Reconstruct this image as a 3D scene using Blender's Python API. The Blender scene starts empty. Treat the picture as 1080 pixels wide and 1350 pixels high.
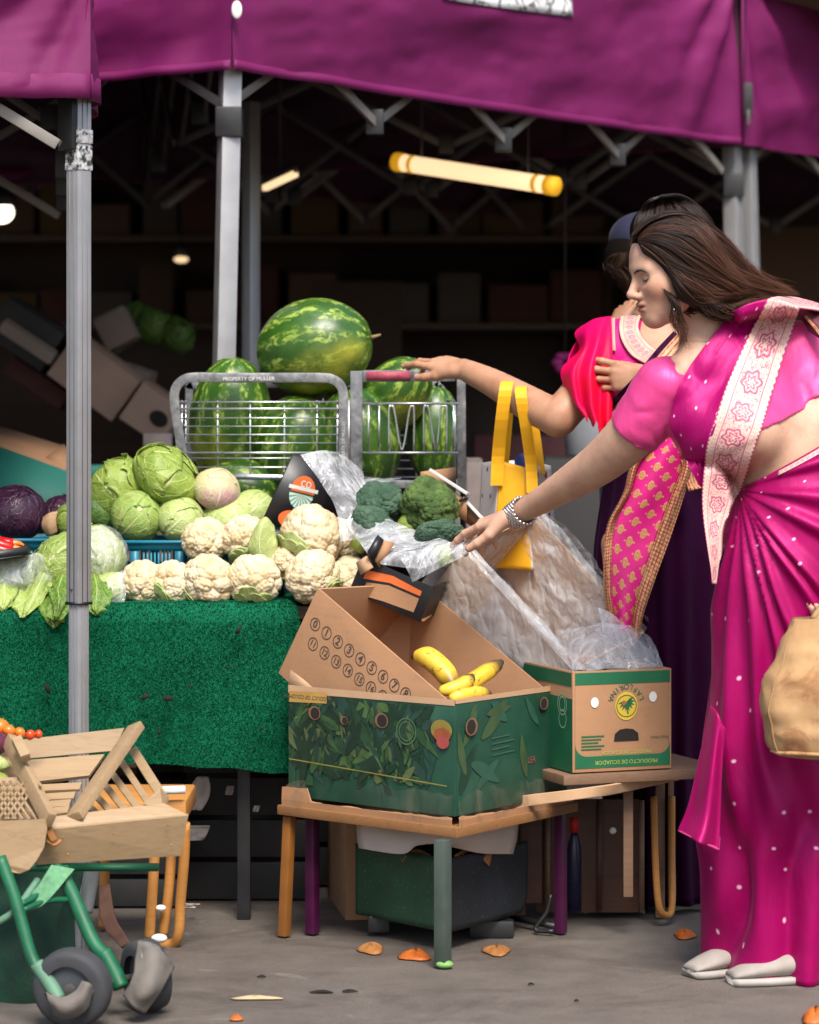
import bpy, bmesh, math, random
import numpy as np
from mathutils import Vector, Matrix

RS = random.Random(7)
NR = np.random.RandomState(11)
scene = bpy.context.scene
COL = scene.collection
K, EYE, HY, CX = 3800.0, 1.17, 540.0, 540.0     # focal length in photo pixels, eye height, horizon row


def P(px, py, z):
    return Vector(((px - CX) / K * z, z, EYE - (py - HY) / K * z))


def A(px, py, z):
    return np.array(P(px, py, z))


# ---------------------------------------------------------------- objects
def link(o):
    COL.objects.link(o)
    return o


def tag(o, label=None, cat=None, group=None, kind=None):
    if label: o['label'] = label
    if cat: o['category'] = cat
    if group: o['group'] = group
    if kind: o['kind'] = kind
    return o


def thing(name, label, cat, loc=(0, 0, 0), group=None, rz=0):
    o = link(bpy.data.objects.new(name, None))
    o.empty_display_size = .05
    o.location = loc
    o.rotation_euler = (0, 0, rz)
    return tag(o, label, cat, group)


def adopt(o, parent):
    o.parent = parent
    o.matrix_parent_inverse = parent.matrix_basis.inverted()


def copy_tree(o, parent=None):
    c = o.copy()
    link(c)
    if parent: c.parent = parent
    for ch in list(o.children): copy_tree(ch, c)
    return c


class MB:
    """collects shapes; build() links them as one mesh object"""
    def __init__(s):
        s.v = []; s.f = []; s.uv = []; s.mi = []; s.m = 0

    def add(s, verts, faces, uv=None):
        b = len(s.v)
        s.v += [tuple(map(float, p)) for p in verts]
        s.uv += list(uv) if uv is not None else [(0, 0)] * len(verts)
        for f in faces:
            s.f.append(tuple(b + i for i in f)); s.mi.append(s.m)
        return s

    def box(s, c, size, R=None):
        c = Vector(c); R = R or Matrix.Identity(3)
        vs = []
        for x in (-.5, .5):
            for y in (-.5, .5):
                for z in (-.5, .5):
                    vs.append(c + R @ Vector((x * size[0], y * size[1], z * size[2])))
        return s.add(vs, [(0, 1, 3, 2), (4, 6, 7, 5), (0, 4, 5, 1), (2, 3, 7, 6), (0, 2, 6, 4), (1, 5, 7, 3)])

    def bar(s, a, b, w, t, side=None):
        a = Vector(a); b = Vector(b); d = (b - a); L = d.length; d.normalize()
        sd = Vector(side) if side is not None else (Vector((0, 0, 1)) if abs(d.z) < .9 else Vector((0, 1, 0)))
        sd = (sd - d * sd.dot(d)).normalized(); n = d.cross(sd)
        R = Matrix((d, sd, n)).transposed()
        return s.box((a + b) / 2, (L, w, t), R)

    def tube(s, pts, r, n=8, cap=True, closed=False):
        pts = [Vector(p) for p in pts]; m = len(pts)
        rr = [r] * m if np.isscalar(r) else list(r)
        vs = []; fs = []; prev = None
        for i, p in enumerate(pts):
            if closed: d = pts[(i + 1) % m] - pts[i - 1]
            else: d = pts[min(i + 1, m - 1)] - pts[max(i - 1, 0)]
            d.normalize()
            if prev is None:
                prev = d.orthogonal().normalized()
            prev = (prev - d * prev.dot(d)).normalized(); q = d.cross(prev)
            for k in range(n):
                a = 2 * math.pi * k / n
                vs.append(p + (prev * math.cos(a) + q * math.sin(a)) * rr[i])
        for i in range(m if closed else m - 1):
            j = (i + 1) % m
            for k in range(n):
                k2 = (k + 1) % n
                fs.append((i * n + k, i * n + k2, j * n + k2, j * n + k))
        if cap and not closed:
            fs.append(tuple(range(n - 1, -1, -1))); fs.append(tuple(range((m - 1) * n, m * n)))
        return s.add(vs, fs)

    def grid(s, arr, closed_u=False, uv=None):
        arr = np.asarray(arr); R, C = arr.shape[:2]
        if uv is None:
            uu, vv = np.meshgrid(np.linspace(0, 1, C), np.linspace(0, 1, R)); uv = np.stack([uu, vv], -1)
        fs = []
        for i in range(R - 1):
            for j in range(C if closed_u else C - 1):
                j2 = (j + 1) % C
                fs.append((i * C + j, i * C + j2, (i + 1) * C + j2, (i + 1) * C + j))
        return s.add(arr.reshape(-1, 3), fs, [tuple(x) for x in uv.reshape(-1, 2)])

    def ball(s, c, r, nu=16, nv=10, R=None, squash=None):
        c = np.array(c); r = np.array(r if not np.isscalar(r) else (r, r, r), float)
        th = np.linspace(0, math.pi, nv); ph = np.linspace(0, 2 * math.pi, nu, endpoint=False)
        g = np.stack([np.outer(np.sin(th), np.cos(ph)), np.outer(np.sin(th), np.sin(ph)), np.outer(np.cos(th), np.ones(nu))], -1) * r
        if R is not None: g = g @ np.array(R).T
        return s.grid(g + c, True)

    def poly(s, pts): return s.add(pts, [tuple(range(len(pts)))])

    def disc(s, c, r, n, ax, ay, r2=None):
        c = Vector(c); ax = Vector(ax); ay = Vector(ay); r2 = r2 or r
        return s.add([c + ax * (r * math.cos(2 * math.pi * k / n)) + ay * (r2 * math.sin(2 * math.pi * k / n)) for k in range(n)], [tuple(range(n))])

    def ring(s, c, r0, r1, n, ax, ay):
        c = Vector(c); ax = Vector(ax); ay = Vector(ay); vs = []
        for k in range(n):
            a = 2 * math.pi * k / n; d = ax * math.cos(a) + ay * math.sin(a)
            vs += [c + d * r0, c + d * r1]
        return s.add(vs, [(2 * k, 2 * k + 1, (2 * k + 3) % (2 * n), (2 * k + 2) % (2 * n)) for k in range(n)])

    def build(s, name, mats, parent=None, smooth=True, bevel=0, solid=0, sub=0, local=False, offset=0, cols=None):
        me = bpy.data.meshes.new(name)
        me.from_pydata(s.v, [], s.f)
        mats = mats if isinstance(mats, (list, tuple)) else [mats]
        for m in mats: me.materials.append(m)
        if len(mats) > 1: me.polygons.foreach_set('material_index', s.mi)
        uvl = me.uv_layers.new(name='UVMap')
        li = np.zeros(len(me.loops), np.int32); me.loops.foreach_get('vertex_index', li)
        uvl.data.foreach_set('uv', np.array(s.uv, np.float32)[li].ravel())
        if cols is not None:
            for cn, arr in cols.items():
                at = me.attributes.new(cn, 'FLOAT', 'POINT'); at.data.foreach_set('value', np.asarray(arr, np.float32))
        if bevel:
            bm = bmesh.new(); bm.from_mesh(me)
            es = [e for e in bm.edges if len(e.link_faces) == 2 and e.calc_face_angle(0) > .5]
            bmesh.ops.bevel(bm, geom=es, offset=bevel, segments=2, profile=.6, affect='EDGES', clamp_overlap=True)
            bm.to_mesh(me); bm.free()
        me.validate(); me.update()
        if smooth:
            me.polygons.foreach_set('use_smooth', np.ones(len(me.polygons), bool))
            if bevel or smooth == 'auto':
                try: me.set_sharp_from_angle(angle=.6)
                except Exception: pass
        o = link(bpy.data.objects.new(name, me))
        if solid:
            md = o.modifiers.new('thick', 'SOLIDIFY'); md.thickness = solid; md.offset = offset
        if sub:
            md = o.modifiers.new('smooth', 'SUBSURF'); md.levels = sub; md.render_levels = sub
        if parent is not None:
            if local: o.parent = parent
            else: adopt(o, parent)
        return o


def text_mesh(mb, txt, origin, ax, ay, size, align='CENTER', lift=0, bold=0):
    """flat lettering laid in the plane (ax, ay) at origin, added to mb"""
    cu = bpy.data.curves.new('t', 'FONT'); cu.body = txt; cu.size = size; cu.align_x = align; cu.align_y = 'CENTER'
    cu.resolution_u = 3; cu.offset = bold * size
    o = link(bpy.data.objects.new('t', cu))
    dg = bpy.context.evaluated_depsgraph_get(); dg.update()
    me = bpy.data.meshes.new_from_object(o.evaluated_get(dg))
    ax = Vector(ax).normalized(); ay = Vector(ay).normalized(); n = ax.cross(ay)
    o0 = Vector(origin) + n * lift
    mb.add([o0 + ax * v.co.x + ay * v.co.y for v in me.vertices], [tuple(p.vertices) for p in me.polygons])
    bpy.data.objects.remove(o); bpy.data.curves.remove(cu); bpy.data.meshes.remove(me)
    return mb


# ---------------------------------------------------------------- splines, sheets
def cr(a, m, closed=False):
    """Catmull-Rom resample along the first axis to m samples"""
    a = np.asarray(a, float); n = len(a)
    if closed:
        t = np.linspace(0, n, m, endpoint=False); i = np.floor(t).astype(int)
        g = lambda k: a[(i + k) % n]
    else:
        t = np.linspace(0, n - 1, m); i = np.minimum(np.floor(t).astype(int), n - 2)
        e = np.concatenate([2 * a[:1] - a[1:2], a, 2 * a[-1:] - a[-2:-1]])
        g = lambda k: e[i + k + 1]
    f = (t - i).reshape((-1,) + (1,) * (a.ndim - 1))
    p0, p1, p2, p3 = g(-1), g(0), g(1), g(2)
    return .5 * (2 * p1 + (p2 - p0) * f + (2 * p0 - 5 * p1 + 4 * p2 - p3) * f * f + (3 * p1 - p0 - 3 * p2 + p3) * f ** 3)


def patch(ctrl, R, C):
    a = cr(np.asarray(ctrl, float), R)
    return np.swapaxes(cr(np.swapaxes(a, 0, 1), C), 0, 1)


def normals(g, closed_u=False):
    dv = np.gradient(g, axis=0)
    du = (np.roll(g, -1, 1) - np.roll(g, 1, 1)) if closed_u else np.gradient(g, axis=1)
    n = np.cross(du, dv)
    return n / (np.linalg.norm(n, axis=-1, keepdims=True) + 1e-9)


def vnoise(X, seed=0):
    """smooth value noise in [-1, 1] at points X (N,3)"""
    X = np.asarray(X, float); sh = X.shape[:-1]; X = X.reshape(-1, 3)
    i = np.floor(X).astype(np.int64); f = X - i; f = f * f * (3 - 2 * f)
    out = np.zeros(len(X))
    for dx in (0, 1):
        for dy in (0, 1):
            for dz in (0, 1):
                h = (i[:, 0] + dx) * 374761393 + (i[:, 1] + dy) * 668265263 + (i[:, 2] + dz) * 2147483647 + seed * 1274126177
                h = (h ^ (h >> 13)) * 1274126177 & 0x7fffffff; h = h ^ (h >> 16)
                w = (f[:, 0] if dx else 1 - f[:, 0]) * (f[:, 1] if dy else 1 - f[:, 1]) * (f[:, 2] if dz else 1 - f[:, 2])
                out += w * ((h & 0xffff) / 32767.5 - 1)
    return out.reshape(sh)


def fbm(X, seed=0, oct=4):
    X = np.asarray(X, float); o = 0; a = 1.; s = 0
    for k in range(oct):
        o = o + a * vnoise(X * 2 ** k + 17.3 * k, seed + k); s += a; a *= .5
    return o / s


# ---------------------------------------------------------------- implicit bodies
class SDF:
    def __init__(s): s.p = []

    def cap(s, a, b, ra, rb=None, k=.012, op=1):
        rb = ra if rb is None else rb; a = np.array(a, float); b = np.array(b, float)
        s.p.append(('c', (a + b) / 2, np.linalg.norm(b - a) / 2 + max(ra, rb), k, op, (a, b, ra, rb))); return s

    def ell(s, c, r, R=None, k=.012, op=1):
        c = np.array(c, float); r = np.array((r, r, r) if np.isscalar(r) else r, float)
        R = np.eye(3) if R is None else np.array(R, float)
        s.p.append(('e', c, r.max(), k, op, (c, r, R))); return s

    def __call__(s, X):
        d = np.full(len(X), 1.0)
        for t, c, rad, k, op, q in s.p:
            lb = np.linalg.norm(X - c, axis=1) - rad
            m = lb < (d + k if op > 0 else k + .01)
            if not m.any(): continue
            Y = X[m]
            if t == 'c':
                a, b, ra, rb = q; ba = b - a; tt = np.clip((Y - a) @ ba / (ba @ ba + 1e-12), 0, 1)
                e = np.linalg.norm(Y - a - tt[:, None] * ba, axis=1) - (ra + (rb - ra) * tt)
            else:
                cc, r, R = q; L = (Y - cc) @ R; k0 = np.linalg.norm(L / r, axis=1); k1 = np.linalg.norm(L / (r * r), axis=1)
                e = k0 * (k0 - 1) / np.maximum(k1, 1e-6)
            D = d[m]
            if op > 0:
                h = np.maximum(k - np.abs(D - e), 0) / k; d[m] = np.minimum(D, e) - h * h * k / 4
            else:
                e = -e; h = np.maximum(k - np.abs(D - e), 0) / k; d[m] = np.maximum(D, e) + h * h * k / 4
        return d


def limb(sdfs, pts, radii, n=16, k=.005):
    """smoothly tapering limb along a spline"""
    c = cr(np.array(pts, float), n); r = cr(np.array(radii, float)[:, None], n)[:, 0]
    for S in sdfs:
        for i in range(n - 1): S.cap(c[i], c[i + 1], r[i], r[i + 1], k)


def surfnet(fn, lo, hi, h):
    lo = np.array(lo, float); n = np.ceil((np.array(hi) - lo) / h).astype(int); B = 8
    nb = -(-n // B); N = nb * B + 1
    gi = np.stack(np.meshgrid(*[np.arange(k) for k in nb], indexing='ij'), -1).reshape(-1, 3)
    d = fn(lo + (gi + .5) * B * h)
    keep = np.abs(d) < B * h * 1.25 + .006
    V = np.ones(N); sg = np.where(d < 0, -1., 1.).reshape(nb)
    V[:-1, :-1, :-1] = np.repeat(np.repeat(np.repeat(sg, B, 0), B, 1), B, 2)
    kb = gi[keep]; off = np.stack(np.meshgrid(*[np.arange(B + 1)] * 3, indexing='ij'), -1).reshape(-1, 3)
    for c in range(0, len(kb), 300):
        I = (kb[c:c + 300, None] * B + off[None]).reshape(-1, 3)
        V[I[:, 0], I[:, 1], I[:, 2]] = fn(lo + I * h)
    S = V < 0
    cnt = sum(S[a:N[0] - 1 + a, b:N[1] - 1 + b, c:N[2] - 1 + c].astype(np.int8) for a in (0, 1) for b in (0, 1) for c in (0, 1))
    mix = (cnt > 0) & (cnt < 8); idx = np.argwhere(mix)
    vid = np.full(mix.shape, -1, np.int64); vid[mix] = np.arange(len(idx))
    acc = np.zeros((len(idx), 3)); num = np.zeros(len(idx))
    for ax in range(3):
        for a in (0, 1):
            for b in (0, 1):
                o1 = np.zeros(3, int); o1[(ax + 1) % 3] = a; o1[(ax + 2) % 3] = b; o2 = o1.copy(); o2[ax] = 1
                i1 = idx + o1; i2 = idx + o2
                v1 = V[i1[:, 0], i1[:, 1], i1[:, 2]]; v2 = V[i2[:, 0], i2[:, 1], i2[:, 2]]
                c = (v1 < 0) != (v2 < 0); t = np.where(c, v1 / np.where(c, v1 - v2, 1), 0)
                acc[c] += (o1 + t[:, None] * (o2 - o1))[c]; num[c] += 1
    pos = lo + h * (idx + acc / num[:, None])
    Q = []
    for ax in range(3):
        b, c = (ax + 1) % 3, (ax + 2) % 3
        sl = [slice(None)] * 3; s1 = sl.copy(); s2 = sl.copy(); s1[ax] = slice(0, -1); s2[ax] = slice(1, None)
        E = S[tuple(s1)] != S[tuple(s2)]
        e = np.argwhere(E); e = e[(e[:, b] > 0) & (e[:, c] > 0) & (e[:, b] < N[b] - 1) & (e[:, c] < N[c] - 1)]
        ins = S[e[:, 0], e[:, 1], e[:, 2]]
        q = []
        for db, dc in ((-1, -1), (0, -1), (0, 0), (-1, 0)):
            f = e.copy(); f[:, b] += db; f[:, c] += dc; q.append(vid[f[:, 0], f[:, 1], f[:, 2]])
        q = np.stack(q, 1); q[~ins] = q[~ins][:, ::-1]; Q.append(q)
    Q = np.concatenate(Q); Q = Q[(Q >= 0).all(1)]
    return pos, Q


def sdf_mesh(fn, pieces):
    """pieces: list of (lo, hi, step); joined as one vertex/face list"""
    vs = []; fs = []; b = 0
    for lo, hi, h in pieces:
        v, q = surfnet(fn, lo, hi, h); vs.append(v); fs.append(q + b); b += len(v)
    return np.concatenate(vs), np.concatenate(fs)


def drape(fn, px, py, z0, off=0., z1=None):
    """depth along the camera ray through (px,py) where the body's offset surface is met; array in, points out"""
    px = np.asarray(px, float); py = np.asarray(py, float); z = np.full(px.shape, float(z0)).ravel()
    dirv = np.stack([(px - CX) / K, np.ones_like(px), -(py - HY) / K], -1).reshape(-1, 3)
    o = np.array([0, 0, EYE]); zmax = z1 if z1 else z0 + .6
    for _ in range(60):
        z = np.minimum(z + .8 * (fn(o + dirv * z[:, None]) - off), zmax)
    return z.reshape(px.shape)


# ---------------------------------------------------------------- materials
class NT:
    def __init__(s, name, **kw):
        s.m = bpy.data.materials.new(name); s.m.use_nodes = True; s.t = s.m.node_tree
        s.b = s.t.nodes['Principled BSDF']; s.out = s.t.nodes['Material Output']
        s.set(s.b, kw)

    def set(s, n, kw):
        for k, v in kw.items():
            k2 = k.replace('_', ' ') if isinstance(k, str) and k not in n.inputs else k
            i = n.inputs[k2]
            if isinstance(v, bpy.types.NodeSocket): s.t.links.new(v, i)
            else:
                if hasattr(i, 'default_value') and hasattr(i.default_value, '__len__') and not np.isscalar(v) and len(v) == 3 and len(i.default_value) == 4: v = (*v, 1)
                i.default_value = v

    def n(s, typ, props=None, **kw):
        n = s.t.nodes.new(typ)
        for k, v in (props or {}).items(): setattr(n, k, v)
        s.set(n, {int(k[1:]) if k[0] == 'i' and k[1:].isdigit() else k: v for k, v in kw.items()})
        return n

    def coord(s, kind='Object', scale=1., rot=None):
        c = s.n('ShaderNodeTexCoord').outputs[kind]
        sc = (scale,) * 3 if np.isscalar(scale) else scale
        return s.n('ShaderNodeMapping', None, Vector=c, Scale=sc, Rotation=rot or (0, 0, 0)).outputs[0]

    def noise(s, scale, detail=4, rough=.55, vec=None, dist=0., out=0):
        n = s.n('ShaderNodeTexNoise', None, Scale=scale, Detail=detail, Roughness=rough, Distortion=dist)
        s.t.links.new(vec if vec is not None else s.coord(), n.inputs['Vector'])
        return n.outputs[out]

    def voro(s, scale, vec=None, feature='F1', out=0, rnd=1.):
        n = s.n('ShaderNodeTexVoronoi', {'feature': feature}, Scale=scale, Randomness=rnd)
        s.t.links.new(vec if vec is not None else s.coord(), n.inputs['Vector'])
        return n.outputs[out]

    def ramp(s, fac, stops, interp='LINEAR'):
        r = s.n('ShaderNodeValToRGB', None, Fac=fac); e = r.color_ramp.elements; r.color_ramp.interpolation = interp
        while len(e) > 1: e.remove(e[-1])
        for k, (p, c) in enumerate(stops):
            x = e[0] if k == 0 else e.new(p)
            x.position = p; x.color = (*c, 1) if not np.isscalar(c) else (c, c, c, 1)
        return r.outputs[0]

    def math(s, op, a, b=0., c=0., clamp=False):
        n = s.n('ShaderNodeMath', {'operation': op, 'use_clamp': clamp}); s.set(n, {0: a, 1: b, 2: c}); return n.outputs[0]

    def mix(s, f, a, b, mode='MIX'):
        n = s.n('ShaderNodeMix', {'data_type': 'RGBA', 'blend_type': mode}); s.set(n, {0: f, 6: a, 7: b}); return n.outputs[2]

    def bump(s, h, strength=.3, dist=.002, normal=None):
        n = s.n('ShaderNodeBump', None, Strength=strength, Distance=dist, Height=h)
        if normal is not None: s.t.links.new(normal, n.inputs['Normal'])
        s.t.links.new(n.outputs[0], s.b.inputs['Normal']); return n.outputs[0]

    def uv(s):
        u = s.n('ShaderNodeSeparateXYZ', None, Vector=s.n('ShaderNodeTexCoord').outputs['UV']); return u.outputs[0], u.outputs[1]

    def attr(s, name): return s.n('ShaderNodeAttribute', {'attribute_name': name}).outputs['Fac']

    def col(s, c): s.set(s.b, {'Base Color': c}); return s

    def done(s): return s.m


def simple(name, col, rough=.6, var=.18, scale=25, bump=0., bscale=120, bdist=.001, metal=0., spec=.5, detail=5, **kw):
    """plain surface with real-world unevenness: two scales of tone, a roughness break-up and an optional bump"""
    t = NT(name, Roughness=rough, Metallic=metal, **kw); t.set(t.b, {'Specular IOR Level': spec})
    c = np.array(col, float); vec = t.coord()
    a = t.noise(scale, detail, .6, vec); b = t.noise(scale * .17, 3, .5, vec)
    f = t.math('ADD', t.math('MULTIPLY', a, .6), t.math('MULTIPLY', b, .4))
    t.col(t.ramp(f, [(.3, tuple(c * (1 - var))), (.5, tuple(c)), (.72, tuple(np.minimum(c * (1 + var), 1)))]))
    t.set(t.b, {'Roughness': t.ramp(a, [(.25, max(rough - .1, .02)), (.75, min(rough + .12, 1))])})
    if bump: t.bump(t.noise(bscale, 4, .6, vec), bump, bdist)
    return t.done()
# ================================================================ light and camera
w = bpy.data.worlds.new('World'); scene.world = w; w.use_nodes = True
nt = w.node_tree; bg = nt.nodes['Background']
sky = nt.nodes.new('ShaderNodeTexSky'); sky.sky_type = 'NISHITA'; sky.sun_disc = False
SUN_EL, SUN_AZ = math.radians(52), math.radians(168)      # behind the camera, a little to its left
sky.sun_elevation = SUN_EL; sky.sun_rotation = SUN_AZ
sky.air_density = 1.0; sky.dust_density = 3.0; sky.ozone_density = 1.0
nt.links.new(sky.outputs[0], bg.inputs[0]); bg.inputs[1].default_value = .095
sl = bpy.data.lights.new('sun', 'SUN'); sl.energy = 2.3; sl.angle = math.radians(24); sl.color = (1, .95, .88)
so = link(bpy.data.objects.new('sun', sl))
sd = Vector((math.sin(SUN_AZ) * math.cos(SUN_EL), math.cos(SUN_AZ) * math.cos(SUN_EL), math.sin(SUN_EL)))
so.rotation_euler = sd.to_track_quat('Z', 'Y').to_euler(); so.location = sd * 20

cam = bpy.data.cameras.new('camera'); co = link(bpy.data.objects.new('camera', cam)); scene.camera = co
co.location = (0, 0, EYE); co.rotation_euler = (math.pi / 2, 0, 0)
cam.sensor_fit = 'VERTICAL'; cam.sensor_height = 30; cam.sensor_width = 24; cam.lens = K / 1350 * 30
cam.shift_y = (HY - 675) / 1350; cam.clip_end = 200; cam.clip_start = .1
cam.dof.use_dof = True; cam.dof.focus_distance = 6.25; cam.dof.aperture_fstop = 3.2
vs = scene.view_settings; scene.display_settings.display_device = 'sRGB'
vs.view_transform = 'Standard'; vs.look = 'None'; vs.gamma = 1; vs.exposure = 1.22
cy = scene.cycles; cy.use_denoising = True; cy.max_bounces = 8; cy.transparent_max_bounces = 16; cy.caustics_reflective = False; cy.caustics_refractive = False

# ================================================================ shared materials
def cloth_mat(name, col, rough=.5, sheen=.3, weave=900, wb=.08, var=.08, spec=.4):
    t = NT(name, Roughness=rough); t.set(t.b, {'Sheen Weight': sheen, 'Sheen Roughness': .4, 'Specular IOR Level': spec})
    c = np.array(col); f = t.noise(9, 4)
    t.col(t.ramp(f, [(.3, tuple(c * (1 - var))), (.7, tuple(np.minimum(c * (1 + var), 1)))]))
    t.bump(t.math('ADD', t.noise(weave, 1), t.math('MULTIPLY', t.noise(30, 3), .8)), wb, .002)
    return t.done()

M = {}
M['alu'] = simple('aluminium', (.36, .36, .37), .42, .12, 12, .12, 60, .0006, metal=.55)
M['alu_d'] = simple('aluminium_dull', (.085, .08, .076), .5, .25, 14, metal=.4)
M['truss'] = simple('truss_aluminium', (.24, .22, .2), .5, .25, 14, metal=.3)
M['groove'] = simple('groove_grey', (.2, .2, .205), .5, .1)
M['black'] = simple('black_plastic', (.012, .012, .013), .45, .3)
M['white_p'] = simple('white_plastic', (.7, .69, .66), .4, .06)
M['rubber'] = simple('rubber', (.035, .037, .042), .75, .35, 18, .3, 90)
M['wood_pine'] = None

def wood(name, c1, c2, scale=6, axis=(1, 14, 14), rough=.6, bump=.15):
    t = NT(name, Roughness=rough); v = t.coord('Object', axis)
    g = t.noise(scale, 6, .65, v, .6)
    k = t.noise(scale * .25, 3, .5, v)
    t.col(t.mix(t.math('MULTIPLY', k, .6), t.ramp(g, [(.3, c1), (.52, c2), (.75, tuple(np.array(c1) * 1.05))]), tuple(np.array(c1) * .75)))
    t.bump(g, bump, .002); return t.done()

M['wood_pine'] = wood('pale_poplar_wood', (.27, .175, .088), (.37, .255, .142))
M['wood_dark'] = wood('dark_wood', (.045, .025, .014), (.07, .04, .022))
M['wood_or'] = wood('orange_varnished_wood', (.42, .17, .035), (.55, .25, .06))

def card(name, c, var=.14, rough=.8):
    t = NT(name, Roughness=rough); c = np.array(c); v = t.coord()
    a = t.noise(9, 5, .6, v); fl = t.noise(260, 2, .6, v); co_ = t.noise(4, 3, .5, t.coord('Object', (1, 1, 26)))
    f = t.math('ADD', t.math('MULTIPLY', a, .6), t.math('ADD', t.math('MULTIPLY', fl, .2), t.math('MULTIPLY', co_, .2)))
    t.col(t.ramp(f, [(.28, tuple(c * (1 - var * 1.6))), (.45, tuple(c)), (.7, tuple(np.minimum(c * (1 + var), 1)))]))
    t.bump(t.math('ADD', t.noise(14, 4, .6, v), t.math('MULTIPLY', fl, .15)), .35, .004); return t.done()

M['card'] = card('brown_cardboard', (.36, .19, .095))
M['card_l'] = card('light_cardboard', (.47, .29, .165))
M['card_in'] = card('cardboard_inside', (.33, .165, .075))
M['ink'] = simple('dark_ink', (.06, .04, .035), .8, .3)
M['ink_green'] = simple('green_print', (.008, .12, .05), .65, .2, 12)
M['ink_yel'] = simple('yellow_print', (.62, .42, .04), .6, .12)
M['ink_or'] = simple('orange_print', (.75, .16, .035), .6, .1)
M['ink_wh'] = simple('white_print', (.72, .7, .64), .6, .08)
M['ink_teal'] = simple('teal_print', (.12, .45, .34), .6, .1)
M['ink_red'] = simple('red_print', (.5, .02, .02), .6, .1)
M['tape'] = simple('grey_tape', (.3, .3, .31), .5, .3, 60)

# ================================================================ ground
def ground_mat():
    t = NT('asphalt', Roughness=.85); v = t.coord()
    big = t.noise(.9, 5, .6, v); mid = t.noise(7, 6, .65, v); grit = t.noise(220, 3, .7, v)
    dirt = t.noise(2.3, 6, .7, t.coord('Object', (1, 1.4, 1)), .8)
    f = t.math('ADD', t.math('MULTIPLY', big, .25), t.math('ADD', t.math('MULTIPLY', mid, .35), t.math('MULTIPLY', grit, .4)))
    c = t.ramp(f, [(.3, (.065, .052, .043)), (.47, (.128, .107, .09)), (.6, (.18, .153, .13)), (.75, (.27, .235, .2))])
    c = t.mix(t.ramp(dirt, [(.5, 0), (.62, .55)]), c, (.065, .05, .042))
    c = t.mix(t.ramp(t.noise(3.1, 5, .7, v, 1.2), [(.62, 0), (.7, .45)]), c, (.3, .285, .265))
    t.col(c)
    t.set(t.b, {'Roughness': t.ramp(big, [(.35, .6), (.6, .9)])})
    t.bump(t.math('ADD', t.math('MULTIPLY', grit, .9), mid), .8, .008); return t.done()

g = np.zeros((60, 60, 3)); xs = np.linspace(-40, 40, 60); g[..., 0] = xs[None]; g[..., 1] = xs[:, None] + 8
tag(MB().grid(g).build('ground', ground_mat()), 'grey worn asphalt under the stalls', 'ground', kind='structure')

# ================================================================ dark market hall behind
hall = thing('market_hall', 'dark brown open-fronted market hall behind the purple tents', 'building', (0, 12, 0))
def plank_mat(name, c):
    t = NT(name, Roughness=.7); v = t.coord()
    br = t.n('ShaderNodeTexBrick', None, Scale=1.0, **{'Color1': c, 'Color2': tuple(np.array(c) * .6), 'Mortar': tuple(np.array(c) * .2), 'Mortar Size': .006, 'Brick Width': 3.0, 'Row Height': .17})
    t.t.links.new(t.coord('Object', 1, (0, math.pi / 2, math.pi / 2)), br.inputs['Vector'])
    t.col(t.mix(t.noise(5, 5, .6, v), br.outputs[0], tuple(np.array(c) * 1.5), 'MIX')); return t.done()
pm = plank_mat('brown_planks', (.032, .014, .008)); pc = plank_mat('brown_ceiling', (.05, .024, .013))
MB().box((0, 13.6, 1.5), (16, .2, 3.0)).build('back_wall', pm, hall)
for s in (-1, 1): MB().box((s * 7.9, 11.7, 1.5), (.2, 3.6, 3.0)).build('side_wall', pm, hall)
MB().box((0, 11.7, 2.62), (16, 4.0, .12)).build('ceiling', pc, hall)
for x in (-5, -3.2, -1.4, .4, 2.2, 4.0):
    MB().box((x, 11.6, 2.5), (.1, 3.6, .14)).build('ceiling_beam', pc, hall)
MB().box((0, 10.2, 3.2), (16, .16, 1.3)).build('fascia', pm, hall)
for x in (-1.9, 3.3): MB().box((x, 9.75, 1.3), (.16, .16, 2.55)).build('pillar', pm, hall)
MB().box((.35, 13.47, 1.0), (1.3, .05, 2.0)).build('door', simple('brown_door', (.022, .011, .008), .6, .2), hall)
MB().box((.4, 13.46, 2.12), (1.6, .06, .05)).build('door_lintel', simple('grey_metal', (.09, .09, .1), .5), hall)

def emit(name, c, s):
    t = NT(name); t.set(t.b, {'Emission Color': c, 'Emission Strength': s, 'Base Color': c}); return t.done()
M['lamp'] = emit('lamp_glow', (1, .68, .38), .52)
M['lamp_w'] = emit('lamp_glow_white', (1, .9, .72), 1.5)
M['yel_cap'] = simple('yellow_cap', (.75, .45, .03), .4, .1)
M['yel_cap_l'] = emit('yellow_cap_lit', (1, .48, .02), .22)
a, b = P(527, 214, 9.3), P(728, 245, 8.9)
fl = thing('fluorescent_lamp', 'lit fluorescent tube lamp with yellow ends hanging under the purple tent', 'lamp', (a + b) / 2)
MB().tube([a, b], .027, 14).build('tube', M['lamp'], fl)
for p, q in ((a, b), (b, a)):
    d = (q - p).normalized()
    for o_, l_, r_ in ((-.016, .035, .03), (.05, .016, .0285)):
        MB().tube([p + d * o_, p + d * (o_ + l_)], r_, 14).build('end_cap', M['yel_cap_l'], fl)
for t_ in (.15, .85):
    p = a.lerp(b, t_); MB().tube([p, p + Vector((0, 0, .45))], .003, 6).build('hanging_wire', M['black'], fl)

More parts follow.
